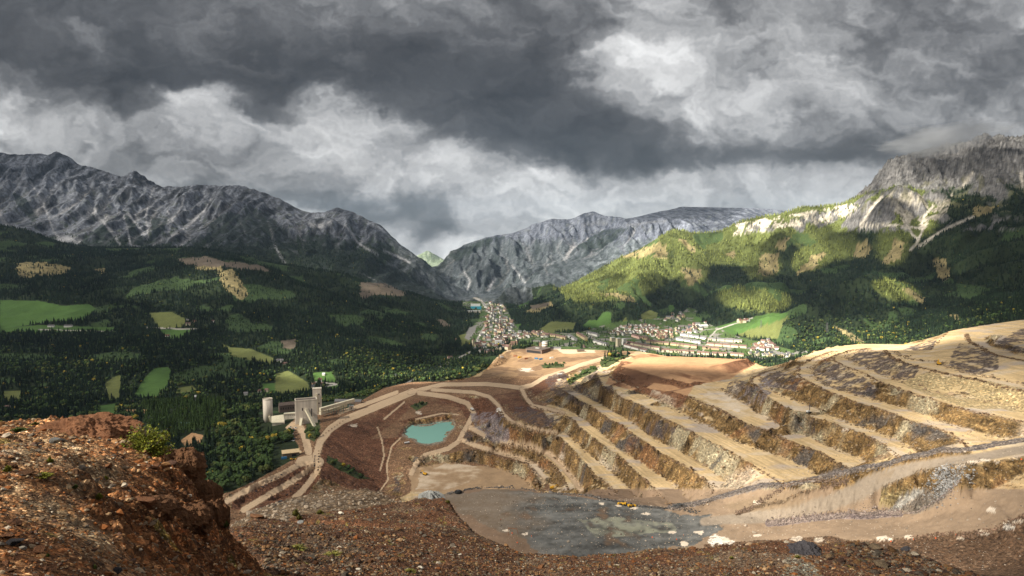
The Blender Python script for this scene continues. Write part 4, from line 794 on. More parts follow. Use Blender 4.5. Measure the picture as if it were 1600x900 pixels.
# ------------------------------------------------------------------ one sheet of ground, finer where the camera is near
NX=1250
a=np.concatenate([-np.geomspace(0.84,3.2,24)[::-1],np.linspace(-0.83,0.83,NX),np.geomspace(0.84,3.2,24)])
yr=np.concatenate([np.geomspace(1.6,4,60)[:-1],np.geomspace(4,30,520)[:-1],np.geomspace(30,125,210)[:-1],np.geomspace(125,380,70)[:-1],np.arange(380,720,1.3),np.arange(720,1760,1.9),np.geomspace(1760,4800,330)[:-1],np.arange(4800,7400,13.),np.geomspace(7400,17000,170)])
GX=a[None,:]*yr[:,None]; GY=np.repeat(yr[:,None],len(a),1)
GZ=height(GX,GY); log('grid',GX.shape)
from concurrent.futures import ThreadPoolExecutor
COL=np.zeros(GX.shape+(3,),np.float32); CLS=np.zeros(GX.shape,np.int8); DEN=np.zeros(GX.shape,np.float32)
def _job(k):
    s=slice(k,k+60); COL[s],CLS[s],DEN[s]=cover(GX[s],GY[s],GZ[s])
with ThreadPoolExecutor(4) as ex: list(ex.map(_job,range(0,GX.shape[0],60)))
log('cover')
LKd=inpoly(*proj(GX,GY,GZ),LAKE)
# which parts of the relief the camera can see (used to thin out the woods)
EL=GZ/GY; RM=np.maximum.accumulate(EL,axis=0)
dzr=np.gradient(GZ,axis=0)/np.gradient(GY,axis=0); dzc=(np.gradient(GZ,axis=1))/(np.gradient(GX,axis=1))
NR=np.stack([-dzc,-(dzr-dzc*GX/GY),np.ones_like(GZ)],-1); NR/=np.linalg.norm(NR,axis=-1,keepdims=True)
def mat_ground(name,bump=0.4,scale=1.0,rough=0.95,cvar=0.25,bdist=0.5,pebble=None):
    m=bpy.data.materials.new(name); m.use_nodes=True; nt=m.node_tree; N_=nt.nodes; L=nt.links
    b=N_['Principled BSDF']; b.inputs['Roughness'].default_value=rough; b.inputs['Specular IOR Level'].default_value=0.15
    at=N_.new('ShaderNodeVertexColor'); at.layer_name='col'
    geo=N_.new('ShaderNodeNewGeometry')
    n=N_.new('ShaderNodeTexNoise'); n.inputs['Scale'].default_value=scale; n.inputs['Detail'].default_value=9; n.inputs['Roughness'].default_value=0.65
    L.new(geo.outputs['Position'],n.inputs['Vector'])
    mr=N_.new('ShaderNodeMapRange'); mr.inputs[1].default_value=0.3; mr.inputs[2].default_value=0.7; mr.inputs[3].default_value=1-cvar; mr.inputs[4].default_value=1+cvar
    L.new(n.outputs['Fac'],mr.inputs[0])
    mx=N_.new('ShaderNodeVectorMath'); mx.operation='SCALE'; L.new(at.outputs['Color'],mx.inputs[0]); L.new(mr.outputs[0],mx.inputs['Scale'])
    L.new(mx.outputs[0],b.inputs['Base Color'])
    hsrc=n.outputs['Fac']
    if pebble:
        prev=mx.outputs[0]
        for sc,amt in pebble:
            vo=N_.new('ShaderNodeTexVoronoi'); vo.inputs['Scale'].default_value=sc; vo.inputs['Randomness'].default_value=1; L.new(geo.outputs['Position'],vo.inputs['Vector'])
            rp=N_.new('ShaderNodeValToRGB'); e=rp.color_ramp.elements; e[0].position=0; e[0].color=(.45,.40,.38,1); e[1].position=1; e[1].color=(3.6,3.9,4.0,1)
            for p_,c_ in ((.45,(.85,.8,.78,1)),(.7,(1.25,1.2,1.1,1)),(.86,(1.5,1.1,.8,1)),(.93,(2.2,2.2,2.1,1))):
                q_=e.new(p_); q_.color=c_
            sx=N_.new('ShaderNodeSeparateColor'); L.new(vo.outputs['Color'],sx.inputs[0]); L.new(sx.outputs[0],rp.inputs[0])
            mm_=N_.new('ShaderNodeMix'); mm_.data_type='RGBA'; mm_.blend_type='MULTIPLY'; mm_.inputs['Factor'].default_value=amt
            L.new(prev,mm_.inputs['A']); L.new(rp.outputs[0],mm_.inputs['B']); prev=mm_.outputs['Result']
            ad=N_.new('ShaderNodeMath'); ad.operation='MULTIPLY_ADD'; ad.inputs[1].default_value=-0.5*amt; L.new(vo.outputs['Distance'],ad.inputs[0]); L.new(hsrc,ad.inputs[2]); hsrc=ad.outputs[0]
        L.new(prev,b.inputs['Base Color'])
    bp=N_.new('ShaderNodeBump'); bp.inputs['Strength'].default_value=bump; bp.inputs['Distance'].default_value=bdist
    L.new(hsrc,bp.inputs['Height']); L.new(bp.outputs[0],b.inputs['Normal'])
    return m
def mesh_from(name,V,Fc,mat,colors=None,normals=None,smooth=True):
    me=bpy.data.meshes.new(name); k=Fc.shape[1]
    me.vertices.add(len(V)); me.vertices.foreach_set('co',V.astype(np.float32).ravel())
    me.loops.add(Fc.size); me.loops.foreach_set('vertex_index',Fc.astype(np.int32).ravel())
    me.polygons.add(len(Fc)); me.polygons.foreach_set('loop_start',np.arange(0,Fc.size,k,dtype=np.int32))
    me.update(calc_edges=True)
    me.polygons.foreach_set('use_smooth',np.full(len(Fc),smooth,bool))
    if colors is not None:
        ca=me.color_attributes.new('col','FLOAT_COLOR','POINT'); ca.data.foreach_set('color',np.concatenate([colors,np.ones((len(V),1))],1).astype(np.float32).ravel())
    if mat: 
        for m in (mat if isinstance(mat,list) else [mat]): me.materials.append(m)
    if normals is not None: me.normals_split_custom_set_from_vertices(normals.astype(np.float32))
    return me
def setp(o,label=None,cat=None,group=None,kind=None):
    if label: o['label']=label
    if cat: o['category']=cat
    if group: o['group']=group
    if kind: o['kind']=kind
    return o
nr_,nc_=GX.shape
idx=np.arange(nr_*nc_).reshape(nr_,nc_)
FQ=np.stack([idx[:-1,:-1],idx[:-1,1:],idx[1:,1:],idx[1:,:-1]],-1).reshape(-1,4)
fc_=CLS[:-1,:-1].ravel(); fx_=GX[:-1,:-1].ravel(); fy_=GY[:-1,:-1].ravel(); fa_=fx_/fy_
reg=np.zeros(len(FQ),int)
# regions of the setting
NAMES=['valley_ground','meadow','haul_road','open_pit_terrace','rocky_foreground','hillside_clearing','valley_road','mountain','mountain','mountain','town_ground']
reg[(fc_==1)]=0; reg[fc_==3]=1; reg[fc_==6]=2; reg[fc_==8]=3; reg[fc_==9]=4; reg[fc_==4]=5; reg[fc_==7]=6; reg[fc_==5]=10
rightm=(fx_>550)&(fy_>2300)&(fy_<5200); leftm=(fy_>4850)&(fx_<-650); cenm=(fy_>4850)&~leftm&~rightm
reg[leftm]=7; reg[cenm]=8; reg[rightm&((fc_==2))]=9
LAB={7:'long grey rock mountain wall on the left with pale gullies',8:'blue-grey mountain massif closing the valley in the middle',9:'grey cliffs and pale scree of the big mountain on the right',0:'dark wooded valley slopes and hills'}
MATS={0:('forest_floor',.5,.15,.95,.3,2.),1:('meadow_grass',.2,.3,.95,.2,.5),2:('packed_gravel',.3,.35,.95,.12,.4),3:('quarried_rock',1.,.5,.9,.75,3.5,((.55,.3),)),4:('rusty_soil',1.,7.0,.9,.5,.06,((28.,.8),(9.,.7),(2.6,.45))),5:('cut_slope',.5,.2,.95,.3,1.),6:('gravel_lane',.2,.3,.9,.15,.2),7:('limestone',1.,.035,.95,.55,22.),10:('garden_ground',.3,.15,.95,.3,.8)}
V=np.stack([GX,GY,GZ],-1).reshape(-1,3); CF=COL.reshape(-1,3); NF=NR.reshape(-1,3)
mats={}
for k,nm in enumerate(NAMES):
    f=FQ[reg==k]
    if not len(f): continue
    used,inv=np.unique(f,return_inverse=True); inv=inv.reshape(f.shape)
    kk=min(k,7) if k in (7,8,9) else k
    if kk not in mats: mats[kk]=mat_ground(*MATS[kk])
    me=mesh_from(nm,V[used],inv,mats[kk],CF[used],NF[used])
    o=bpy.data.objects.new(nm,me); col.objects.link(o); setp(o,LAB.get(k),kind='structure')
log('ground objects')
# ------------------------------------------------------------------ unseen cloud sheet, added and shaped to cast the patches of shade
DZ=2600.; st_=32.
nx,ny=int(15000/st_),int(10500/st_); dx=-9500+np.arange(nx)*st_; dy=-3200+np.arange(ny)*st_
DX,DY=np.meshgrid(dx,dy)
def hitdown(DX,DY):
    t=np.full(DX.shape,2200./SUN[2]*.6); px,py,pz=DX.copy(),DY.copy(),np.full(DX.shape,DZ)
    tt=np.linspace(1500,3500,34)/SUN[2]; done=np.zeros(DX.shape,bool); T=np.full(DX.shape,tt[-1])
    for q in tt:
        x=DX-SUN[0]*q; y=DY-SUN[1]*q; z=DZ-SUN[2]*q
        h=(z<=far.at(x,y))&~done; T[h]=q-30; done|=h
    return DX-SUN[0]*T,DY-SUN[1]*T,DZ-SUN[2]*T
hx,hy,hz=hitdown(DX,DY)
uu,vv=proj(hx,np.maximum(hy,30),hz)
T=litmap(uu,vv,LIT)
T=np.where(hy<200,.55,T); wnear=sstep(330,180,hy); T=T*(1-wnear)+.85*wnear; T=np.where(hy<=30,.4,T)
rh=(uu>830)&(vv<500)&(hy>2300)&(hy<5300); T=np.where(rh,T*(.45+1.1*sstep(-.12,.10,fbm(hx/230,hy/230,105,4)))+.0,T)
T=np.clip(T*(1+.35*fbm(hx/260,hy/260,101,4)+.25*fbm(hx/90,hy/90,102,3)),.04,1)
T=blur(T,.7)
th=(1-T)
top=DZ+120+th*420*(1+.4*fbm(DX/300,DY/300,103,4)); bot=DZ-th*60*(1+.5*fbm(DX/300,DY/300,104,4))
edge=np.minimum.reduce([DX-dx[0],dx[-1]-DX,DY-dy[0],dy[-1]-DY]); 
n0=nx*ny; ix=np.arange(n0).reshape(ny,nx)
q1=np.stack([ix[:-1,:-1],ix[:-1,1:],ix[1:,1:],ix[1:,:-1]],-1).reshape(-1,4); q2=q1[:,::-1]+n0
rim=[]
for A,B in ((ix[0,:-1],ix[0,1:]),(ix[1:,-1],ix[:-1,-1])):
    pass
bd=np.concatenate([ix[0,:],ix[1:,-1],ix[-1,-2::-1],ix[-2:0:-1,0]]); bn=np.roll(bd,-1)
q3=np.stack([bn,bd,bd+n0,bn+n0],1)
Vc=np.concatenate([np.stack([DX,DY,top],-1).reshape(-1,3),np.stack([DX,DY,bot],-1).reshape(-1,3)])
cc=np.repeat(np.sqrt(np.concatenate([T.ravel(),T.ravel()]))[:,None],3,1)
m=bpy.data.materials.new('shade_cloud_sheet'); m.use_nodes=True; nt=m.node_tree; nt.nodes.remove(nt.nodes['Principled BSDF'])
vc=nt.nodes.new('ShaderNodeVertexColor'); vc.layer_name='col'; tr=nt.nodes.new('ShaderNodeBsdfTransparent'); tl=nt.nodes.new('ShaderNodeBsdfTranslucent'); tl.inputs[0].default_value=(.28,.29,.32,1)
ms=nt.nodes.new('ShaderNodeMixShader'); nt.links.new(vc.outputs[0],ms.inputs[0]); nt.links.new(tl.outputs[0],ms.inputs[1]); nt.links.new(tr.outputs[0],ms.inputs[2]); nt.links.new(ms.outputs[0],nt.nodes['Material Output'].inputs[0])
me=mesh_from('shade_clouds',Vc,np.concatenate([q1,q2,q3]),m,cc); o=bpy.data.objects.new('shade_clouds',me); col.objects.link(o); setp(o,'unseen cloud sheet shaped to cast the shade patches over the valley',kind='stuff')
# haze: the blue air between here and the far ranges
def box_mesh(name,x0,x1,y0,y1,z0,z1,mat):
    V=np.array([(x,y,z) for z in (z0,z1) for y in (y0,y1) for x in (x0,x1)],float)
    Q=np.array([(0,2,3,1),(4,5,7,6),(0,1,5,4),(2,6,7,3),(0,4,6,2),(1,3,7,5)])
    return mesh_from(name,V,Q,mat,smooth=False)
hm=bpy.data.materials.new('air'); hm.use_nodes=True; nt=hm.node_tree; nt.nodes.remove(nt.nodes['Principled BSDF'])
pv=nt.nodes.new('ShaderNodeVolumePrincipled'); pv.inputs['Color'].default_value=(.5,.7,1,1); pv.inputs['Density'].default_value=1.25e-5; pv.inputs['Anisotropy'].default_value=.2
nt.links.new(pv.outputs[0],nt.nodes['Material Output'].inputs['Volume'])
zmin,zmax=float(GZ.min())-2,float(GZ.max())+60
hz_=bpy.data.objects.new('haze',box_mesh('haze',-56000,56000,-3000,17600,zmin,zmax,hm)); col.objects.link(hz_); setp(hz_,'thin blue haze filling the valley air',kind='stuff')
log('shade_clouds',zmin,zmax)

# cloud that wraps the summit on the right
pc=atd(1470,216,3740); V,Q=None,None
def cloud_vol(name,c_,rx,ry,rz_,label):
    t=(1+5**.5)/2; n=24; m_=14; V=[(0,0,1)]; Q=[]
    for i in range(1,m_):
        for k in range(n): V.append((math.sin(math.pi*i/m_)*math.cos(2*math.pi*k/n),math.sin(math.pi*i/m_)*math.sin(2*math.pi*k/n),math.cos(math.pi*i/m_)))
    V.append((0,0,-1)); F_=[(0,1+k,1+(k+1)%n) for k in range(n)]
    for i in range(m_-2):
        for k in range(n): F_.append((1+i*n+k,1+(i+1)*n+k,1+(i+1)*n+(k+1)%n,1+i*n+(k+1)%n))
    F_+=[(len(V)-1,1+(m_-2)*n+(k+1)%n,1+(m_-2)*n+k) for k in range(n)]
    me=bpy.data.meshes.new(name); me.from_pydata(V,[],F_); m=bpy.data.materials.new('cloud_mist'); m.use_nodes=True; nt=m.node_tree; nt.nodes.remove(nt.nodes['Principled BSDF'])
    pv=nt.nodes.new('ShaderNodeVolumePrincipled'); pv.inputs['Color'].default_value=(.66,.68,.72,1); pv.inputs['Anisotropy'].default_value=.1
    tc=nt.nodes.new('ShaderNodeTexCoord'); no=nt.nodes.new('ShaderNodeTexNoise'); no.inputs['Scale'].default_value=1.9; no.inputs['Detail'].default_value=5; no.inputs['Roughness'].default_value=.6
    ln=nt.nodes.new('ShaderNodeVectorMath'); ln.operation='LENGTH'; nt.links.new(tc.outputs['Object'],ln.inputs[0]); nt.links.new(tc.outputs['Object'],no.inputs['Vector'])
    m1=nt.nodes.new('ShaderNodeMath'); m1.operation='MULTIPLY_ADD'; m1.inputs[1].default_value=1.9; nt.links.new(no.outputs['Fac'],m1.inputs[0])
    m0=nt.nodes.new('ShaderNodeMath'); m0.operation='MULTIPLY'; m0.inputs[1].default_value=-1.15; nt.links.new(ln.outputs['Value'],m0.inputs[0]); nt.links.new(m0.outputs[0],m1.inputs[2])
    m2=nt.nodes.new('ShaderNodeMapRange'); m2.inputs[1].default_value=.15; m2.inputs[2].default_value=.75; m2.inputs[3].default_value=0; m2.inputs[4].default_value=.0075; nt.links.new(m1.outputs[0],m2.inputs[0]); nt.links.new(m2.outputs[0],pv.inputs['Density'])
    nt.links.new(pv.outputs[0],nt.nodes['Material Output'].inputs['Volume']); me.materials.append(m)
    m.cycles.volume_step_rate=1.0
    o=bpy.data.objects.new(name,me); col.objects.link(o); o.location=tuple(c_); o.scale=(rx,ry,rz_); o.rotation_euler[1]=-.10; setp(o,label,kind='stuff')
cloud_vol('summit_cloud',pc,430,300,120,'grey-white cloud wrapped around the cliff summit on the right')
# ------------------------------------------------------------------ trees
def conifer(r,tiers,sides,jag):
    V=[];Fc=[];Cc=[]
    H=1.0
    for k in range(tiers):
        z0=0.10+0.80*k/tiers; z1=min(1.0,z0+0.80/tiers*1.75); rad=0.19*(1-0.86*k/tiers)*(1+.12*r.standard_normal())
        b=len(V); ph=r.random()*6
        n=sides*2 if jag else sides
        for s in range(n):
            a_=ph+2*math.pi*s/n; rr=rad*((0.55 if s%2 else 1.0)*(1+.2*r.standard_normal()) if jag else (1+.15*r.standard_normal()))
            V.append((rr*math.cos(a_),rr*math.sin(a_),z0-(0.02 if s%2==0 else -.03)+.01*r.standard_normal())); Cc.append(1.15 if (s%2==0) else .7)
        V.append((0.01*r.standard_normal(),0.01*r.standard_normal(),z1)); Cc.append(1.0)
        for s in range(n): Fc.append((b+s,b+(s+1)%n,b+n))
    return np.array(V),np.array(Fc),np.array(Cc)
def ico():
    t=(1+5**.5)/2; V=np.array([(-1,t,0),(1,t,0),(-1,-t,0),(1,-t,0),(0,-1,t),(0,1,t),(0,-1,-t),(0,1,-t),(t,0,-1),(t,0,1),(-t,0,-1),(-t,0,1)],float); V/=np.linalg.norm(V[0])
    Q=np.array([(0,11,5),(0,5,1),(0,1,7),(0,7,10),(0,10,11),(1,5,9),(5,11,4),(11,10,2),(10,7,6),(7,1,8),(3,9,4),(3,4,2),(3,2,6),(3,6,8),(3,8,9),(4,9,5),(2,4,11),(6,2,10),(8,6,7),(9,8,1)])
    return V,Q
def sub(V,Q):
    V=list(map(tuple,V)); c_={}; out=[]
    def mid_(a,b):
        k=(min(a,b),max(a,b))
        if k not in c_: p=(np.array(V[a])+np.array(V[b])); V.append(tuple(p/np.linalg.norm(p))); c_[k]=len(V)-1
        return c_[k]
    for a,b,c in Q:
        x,y,z=mid_(a,b),mid_(b,c),mid_(c,a); out+=[(a,x,z),(b,y,x),(c,z,y),(x,y,z)]
    return np.array(V),np.array(out)
def broad(r,lumps,fine):
    V=[];Fc=[];Cc=[];n=0
    iv,iq=ico()
    if fine: iv,iq=sub(iv,iq)
    for k in range(lumps):
        a_=r.random()*6.28; rr=.20*r.random()**.5 if k else 0; z=.55+.28*(r.random()-.35) if k else .58
        s=.20+.10*r.random() if k else .26
        w=iv*(1+.22*r.standard_normal(len(iv)))[:,None]*np.array([s,s,s*.95])+np.array([rr*math.cos(a_),rr*math.sin(a_),z])
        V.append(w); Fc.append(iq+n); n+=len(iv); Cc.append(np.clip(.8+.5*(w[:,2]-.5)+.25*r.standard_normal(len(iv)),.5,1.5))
    return np.concatenate(V),np.concatenate(Fc),np.concatenate(Cc)
r_=np.random.default_rng(5)
CN=[conifer(r_,6,6,True) for _ in range(5)]; CM=[conifer(r_,3,5,True) for _ in range(5)]; CF_=[conifer(r_,2,5,False) for _ in range(4)]
BN=[broad(r_,6,True) for _ in range(4)]; BM=[broad(r_,3,False) for _ in range(5)]; BF=[broad(r_,1,False) for _ in range(4)]
# positions
cell_area=np.abs(np.gradient(GX,axis=1)*np.gradient(GY,axis=0))
sp=np.interp(GY,[300,1200,1800,2600,3600,6000,7000],[7.5,8.0,9.0,10.0,13.0,19,24])
vis=((GZ+26)/GY>RM-0.0015)&(np.abs(GX)<0.84*GY)&(GY<6900)&(GY>380)
lam=np.where(vis,DEN*cell_area/sp**2,0)
log('expected trees',lam.sum())
cnt=rng.poisson(lam); ci,cj=np.nonzero(cnt); rep=cnt[ci,cj]; ci=np.repeat(ci,rep); cj=np.repeat(cj,rep)
jx=rng.random(len(ci))-.5; jy=rng.random(len(ci))-.5
dgx=np.gradient(GX,axis=1)[ci,cj]; dgy=np.gradient(GY,axis=0)[ci,cj]
tx=GX[ci,cj]+jx*dgx; ty=GY[ci,cj]+jy*dgy; tz_=height(tx,ty,False)+0*tx
tz_=np.where(ty>4000,GZ[ci,cj],tz_)-.4
# drop those in ponds, roads and yards (checked by pixel at their foot)
u,v=proj(tx,ty,tz_)
zone=fbm(tx/180,ty/180,111,3)
near_v=sstep(2500,1500,ty)
pb=np.clip(.06+.55*sstep(.0,.35,zone)*near_v+.12*near_v+ .5*((u>330)&(u<470)&(v>660)&(ty<1250)) - .5*((u<345)&(u>225)&(v<685)&(v>610)&(ty<1400)),0,1)
pb=np.where(inpoly(u,v,TOWN)&(ty>1800),.8,pb); pb=np.where((u>1230)&(u<1420)&(v>500)&(v<548)&(ty<2600),.5,pb); pb=np.where((u>540)&(u<760)&(v>530)&(v<610)&(ty<2300),.55,pb)
isb=rng.random(len(tx))<pb
hgt=np.where(isb,rng.uniform(7.5,13,len(tx)),rng.uniform(12,25,len(tx))*(.85+.25*fbm(tx/90,ty/90,112,2)))
hgt=np.where(isb&(DEN[ci,cj]<.3),hgt*.75,hgt); hgt=np.where((~isb)&(DEN[ci,cj]<.6)&(DEN[ci,cj]>.3),hgt*.55,hgt)
mineveg=(ty<1000)|((u>470)&(ty<1500)&(v>560)); hgt=np.where(mineveg&(u>465),rng.uniform(4,7.5,len(tx)),hgt); isb=isb|(mineveg&(u>465)&(rng.random(len(tx))<.7))
grove=(u>222)&(u<350)&(v>600)&(v<690)&(ty<1500); hgt=np.where(grove&~isb,rng.uniform(12,19,len(tx)),hgt)
tone=(1+.6*zone+.35*fbm(tx/35,ty/35,113,2)+.22*rng.standard_normal(len(tx))).clip(.4,2.1)
base=np.where(isb[:,None],C3(.040,.066,.020)[None],C3(.015,.028,.015)[None])
yg=rng.random(len(tx)); base=np.where((isb&(yg<.035))[:,None],C3(.26,.20,.03)[None],base); base=np.where((isb&(yg>.80))[:,None],C3(.085,.10,.03)[None],base)
base=np.where((grove&~isb)[:,None],C3(.045,.075,.022)[None],base)
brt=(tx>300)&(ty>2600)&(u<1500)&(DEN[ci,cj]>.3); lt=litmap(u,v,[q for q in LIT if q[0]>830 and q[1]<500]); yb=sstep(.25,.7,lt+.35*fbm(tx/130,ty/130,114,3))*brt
base=base*(1-yb[:,None])+yb[:,None]*C3(.175,.20,.058)[None]*(.55+.6*rng.random((len(tx),1)))  # tree colour brightened inside the sun patches, standing in for sunlight
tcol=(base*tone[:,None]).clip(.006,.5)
def vis_at(x,y,z): 
    return True
order=np.argsort(ty)
clr=np.zeros(len(tx),bool)
for pl,ym in (([(403,640),(560,620),(600,606),(640,598),(640,612),(560,652),(500,668),(452,678),(403,675)],1260),([(430,694),(480,692),(480,735),(424,742)],1150),([(405,672),(450,672),(446,684),(405,682)],1200),([(283,680),(320,672),(322,700),(280,704)],1500),([(190,662),(232,660),(232,690),(190,694)],1700)):
    clr|=inpoly(u,v,pl)&(ty<ym)
for pl in GREEN+DRY: clr|=inpoly(u,v-0,pl)&(ty<3000)&(rng.random(len(tx))<.9)
hgt=np.where(clr,0,hgt); order=order[~clr[order]]
# nearest of each kind become trees of their own
def place(tmpl,sel,name_k):
    out=[]
    kk=rng.integers(0,len(tmpl),len(sel)); Vs=[];Fs=[];Cs=[];n=0
    for q,(tv_,tf_,tc_) in enumerate(tmpl):
        s=sel[kk==q]
        if not len(s): continue
        an=rng.random(len(s))*6.283; ca,sa=np.cos(an),np.sin(an); h=hgt[s]; wd=h*(.85+.3*rng.random(len(s)))*np.where(isb[s],1.15,1.0)
        X_=(tv_[None,:,0]*ca[:,None]-tv_[None,:,1]*sa[:,None])*wd[:,None]+tx[s][:,None]
        Y_=(tv_[None,:,0]*sa[:,None]+tv_[None,:,1]*ca[:,None])*wd[:,None]+ty[s][:,None]
        Z_=tv_[None,:,2]*h[:,None]+tz_[s][:,None]
        Vs.append(np.stack([X_,Y_,Z_],-1).reshape(-1,3).astype(np.float32)); m_=len(tv_)
        Fs.append((tf_[None]+(n+np.arange(len(s))*m_)[:,None,None]).reshape(-1,3).astype(np.int64)); n+=m_*len(s)
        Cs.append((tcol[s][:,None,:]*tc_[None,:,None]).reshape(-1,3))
    return np.concatenate(Vs),np.concatenate(Fs),np.concatenate(Cs)
def mat_leaf(name,scale=.8,tr=.25):
    m=bpy.data.materials.new(name); m.use_nodes=True; nt=m.node_tree; b=nt.nodes['Principled BSDF']; b.inputs['Roughness'].default_value=.85; b.inputs['Specular IOR Level'].default_value=.12
    at=nt.nodes.new('ShaderNodeVertexColor'); at.layer_name='col'
    n=nt.nodes.new('ShaderNodeTexNoise'); n.inputs['Scale'].default_value=scale; n.inputs['Detail'].default_value=4
    geo=nt.nodes.new('ShaderNodeNewGeometry'); nt.links.new(geo.outputs['Position'],n.inputs['Vector'])
    mr=nt.nodes.new('ShaderNodeMapRange'); mr.inputs[1].default_value=.35; mr.inputs[2].default_value=.65; mr.inputs[3].default_value=.62; mr.inputs[4].default_value=1.4
    nt.links.new(n.outputs['Fac'],mr.inputs[0]); mx=nt.nodes.new('ShaderNodeVectorMath'); mx.operation='SCALE'; nt.links.new(at.outputs[0],mx.inputs[0]); nt.links.new(mr.outputs[0],mx.inputs['Scale']); nt.links.new(mx.outputs[0],b.inputs['Base Color'])
    return m
leafm=mat_leaf('needles_and_leaves')
visT=((tz_+hgt*.8)/ty>np.array([RM[max(i-1,0),j] for i,j in zip(ci,cj)])-1e-4)&(np.abs(tx)<.75*ty)&(u>0)&(u<1600)
IND=[]
for kind in (False,True):
    s=order[(isb[order]==kind)&visT[order]]; s=s[(ty[s]<1900)]
    IND.append(s[:270])
ind=np.concatenate(IND); mask=~clr; mask[ind]=False
trunkm=bpy.data.materials.new('bark'); trunkm.use_nodes=True; trunkm.node_tree.nodes['Principled BSDF'].inputs['Base Color'].default_value=(.06,.045,.032,1); trunkm.node_tree.nodes['Principled BSDF'].inputs['Roughness'].default_value=.95
def trunk_mesh(name,h,r):
    n=6; V=[];Q=[]
    for k,(z,rr) in enumerate(((0,r),(h*.5,r*.75),(h,r*.3))):
        for s in range(n): V.append((rr*math.cos(s*6.283/n),rr*math.sin(s*6.283/n),z))
    for k in range(2):
        for s in range(n): Q.append((k*n+s,k*n+(s+1)%n,(k+1)*n+(s+1)%n,(k+1)*n+s))
    return mesh_from(name,np.array(V),np.array(Q),trunkm)
def tree_label(kind,u,v,yel,x,y):
    k='yellow-leaved tree' if yel else ('rounded leafy tree' if kind else 'pointed dark spruce')
    if u>465 and y<1600: w_='on a grassy bank inside the mine' if v>600 else 'beside the mine road above the town'
    elif u>330: w_='on the wooded slope below the ore plant'
    elif u>215 and v<700: w_='in the grove on the knoll behind the bush'
    else: w_='in the valley wood behind the earth mound'
    return k+' '+w_
proto={}
for kind,name,tm,th in ((False,'spruce_tree',CN,.95),(True,'leafy_tree',BN,.62)):
    for q,(tv_,tf_,tc_) in enumerate(tm):
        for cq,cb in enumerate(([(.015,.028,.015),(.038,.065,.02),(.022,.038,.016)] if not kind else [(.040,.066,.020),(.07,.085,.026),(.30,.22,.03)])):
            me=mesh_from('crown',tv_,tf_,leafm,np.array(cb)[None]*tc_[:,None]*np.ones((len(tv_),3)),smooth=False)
            proto[(kind,q,cq)]=me
    proto[(kind,'t')]=trunk_mesh('trunk',th if not kind else .55,.018 if not kind else .03)
for kind,sel in ((False,IND[0]),(True,IND[1])):
    for s in sel:
        yel=kind and tcol[s,0]>.15
        cq=2 if yel else (1 if tcol[s,1]>(.06 if not kind else .1) else 0)
        e=bpy.data.objects.new('leafy_tree' if kind else 'spruce_tree',None); col.objects.link(e); e.location=(tx[s],ty[s],tz_[s]); h=float(hgt[s]); e.scale=(h*(1.1 if kind else 1),)*2+(h,); e.rotation_euler[2]=random.random()*6.28; e.empty_display_size=.5
        lb=tree_label(kind,u[s],v[s],yel,tx[s],ty[s]); setp(e,lb,'tree','spruces near the mine' if not kind else 'leafy trees near the mine')
        q=random.randrange(4)
        for nm,me in (('trunk',proto[(kind,'t')]),('crown',proto[(kind,q,cq)])):
            c_=bpy.data.objects.new(nm,me); c_.parent=e; col.objects.link(c_)
near_=mask&(ty<1500); midd=mask&(ty>=1500)&(ty<2800); farr=mask&(ty>=2800)
log('trees',len(tx),near_.sum(),midd.sum(),farr.sum())
for nm,lb,sets in (('spruce_wood','dense dark spruce woods covering the valley slopes',((CN,near_&~isb),(CM,midd&~isb),(CF_,farr&~isb))),('leafy_wood','rounded leafy trees mixed along the valley floor and woods',((BN,near_&isb),(BM,midd&isb),(BF,farr&isb)))):
    Vs=[];Fs=[];Cs=[];n=0
    for tm,ms_ in sets:
        s=np.nonzero(ms_)[0]
        if not len(s): continue
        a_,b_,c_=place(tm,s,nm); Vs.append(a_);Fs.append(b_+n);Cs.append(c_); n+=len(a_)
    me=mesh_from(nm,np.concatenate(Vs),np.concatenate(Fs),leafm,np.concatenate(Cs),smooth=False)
    o=bpy.data.objects.new(nm,me); col.objects.link(o); setp(o,lb,kind='stuff')
    log(nm,len(me.polygons))
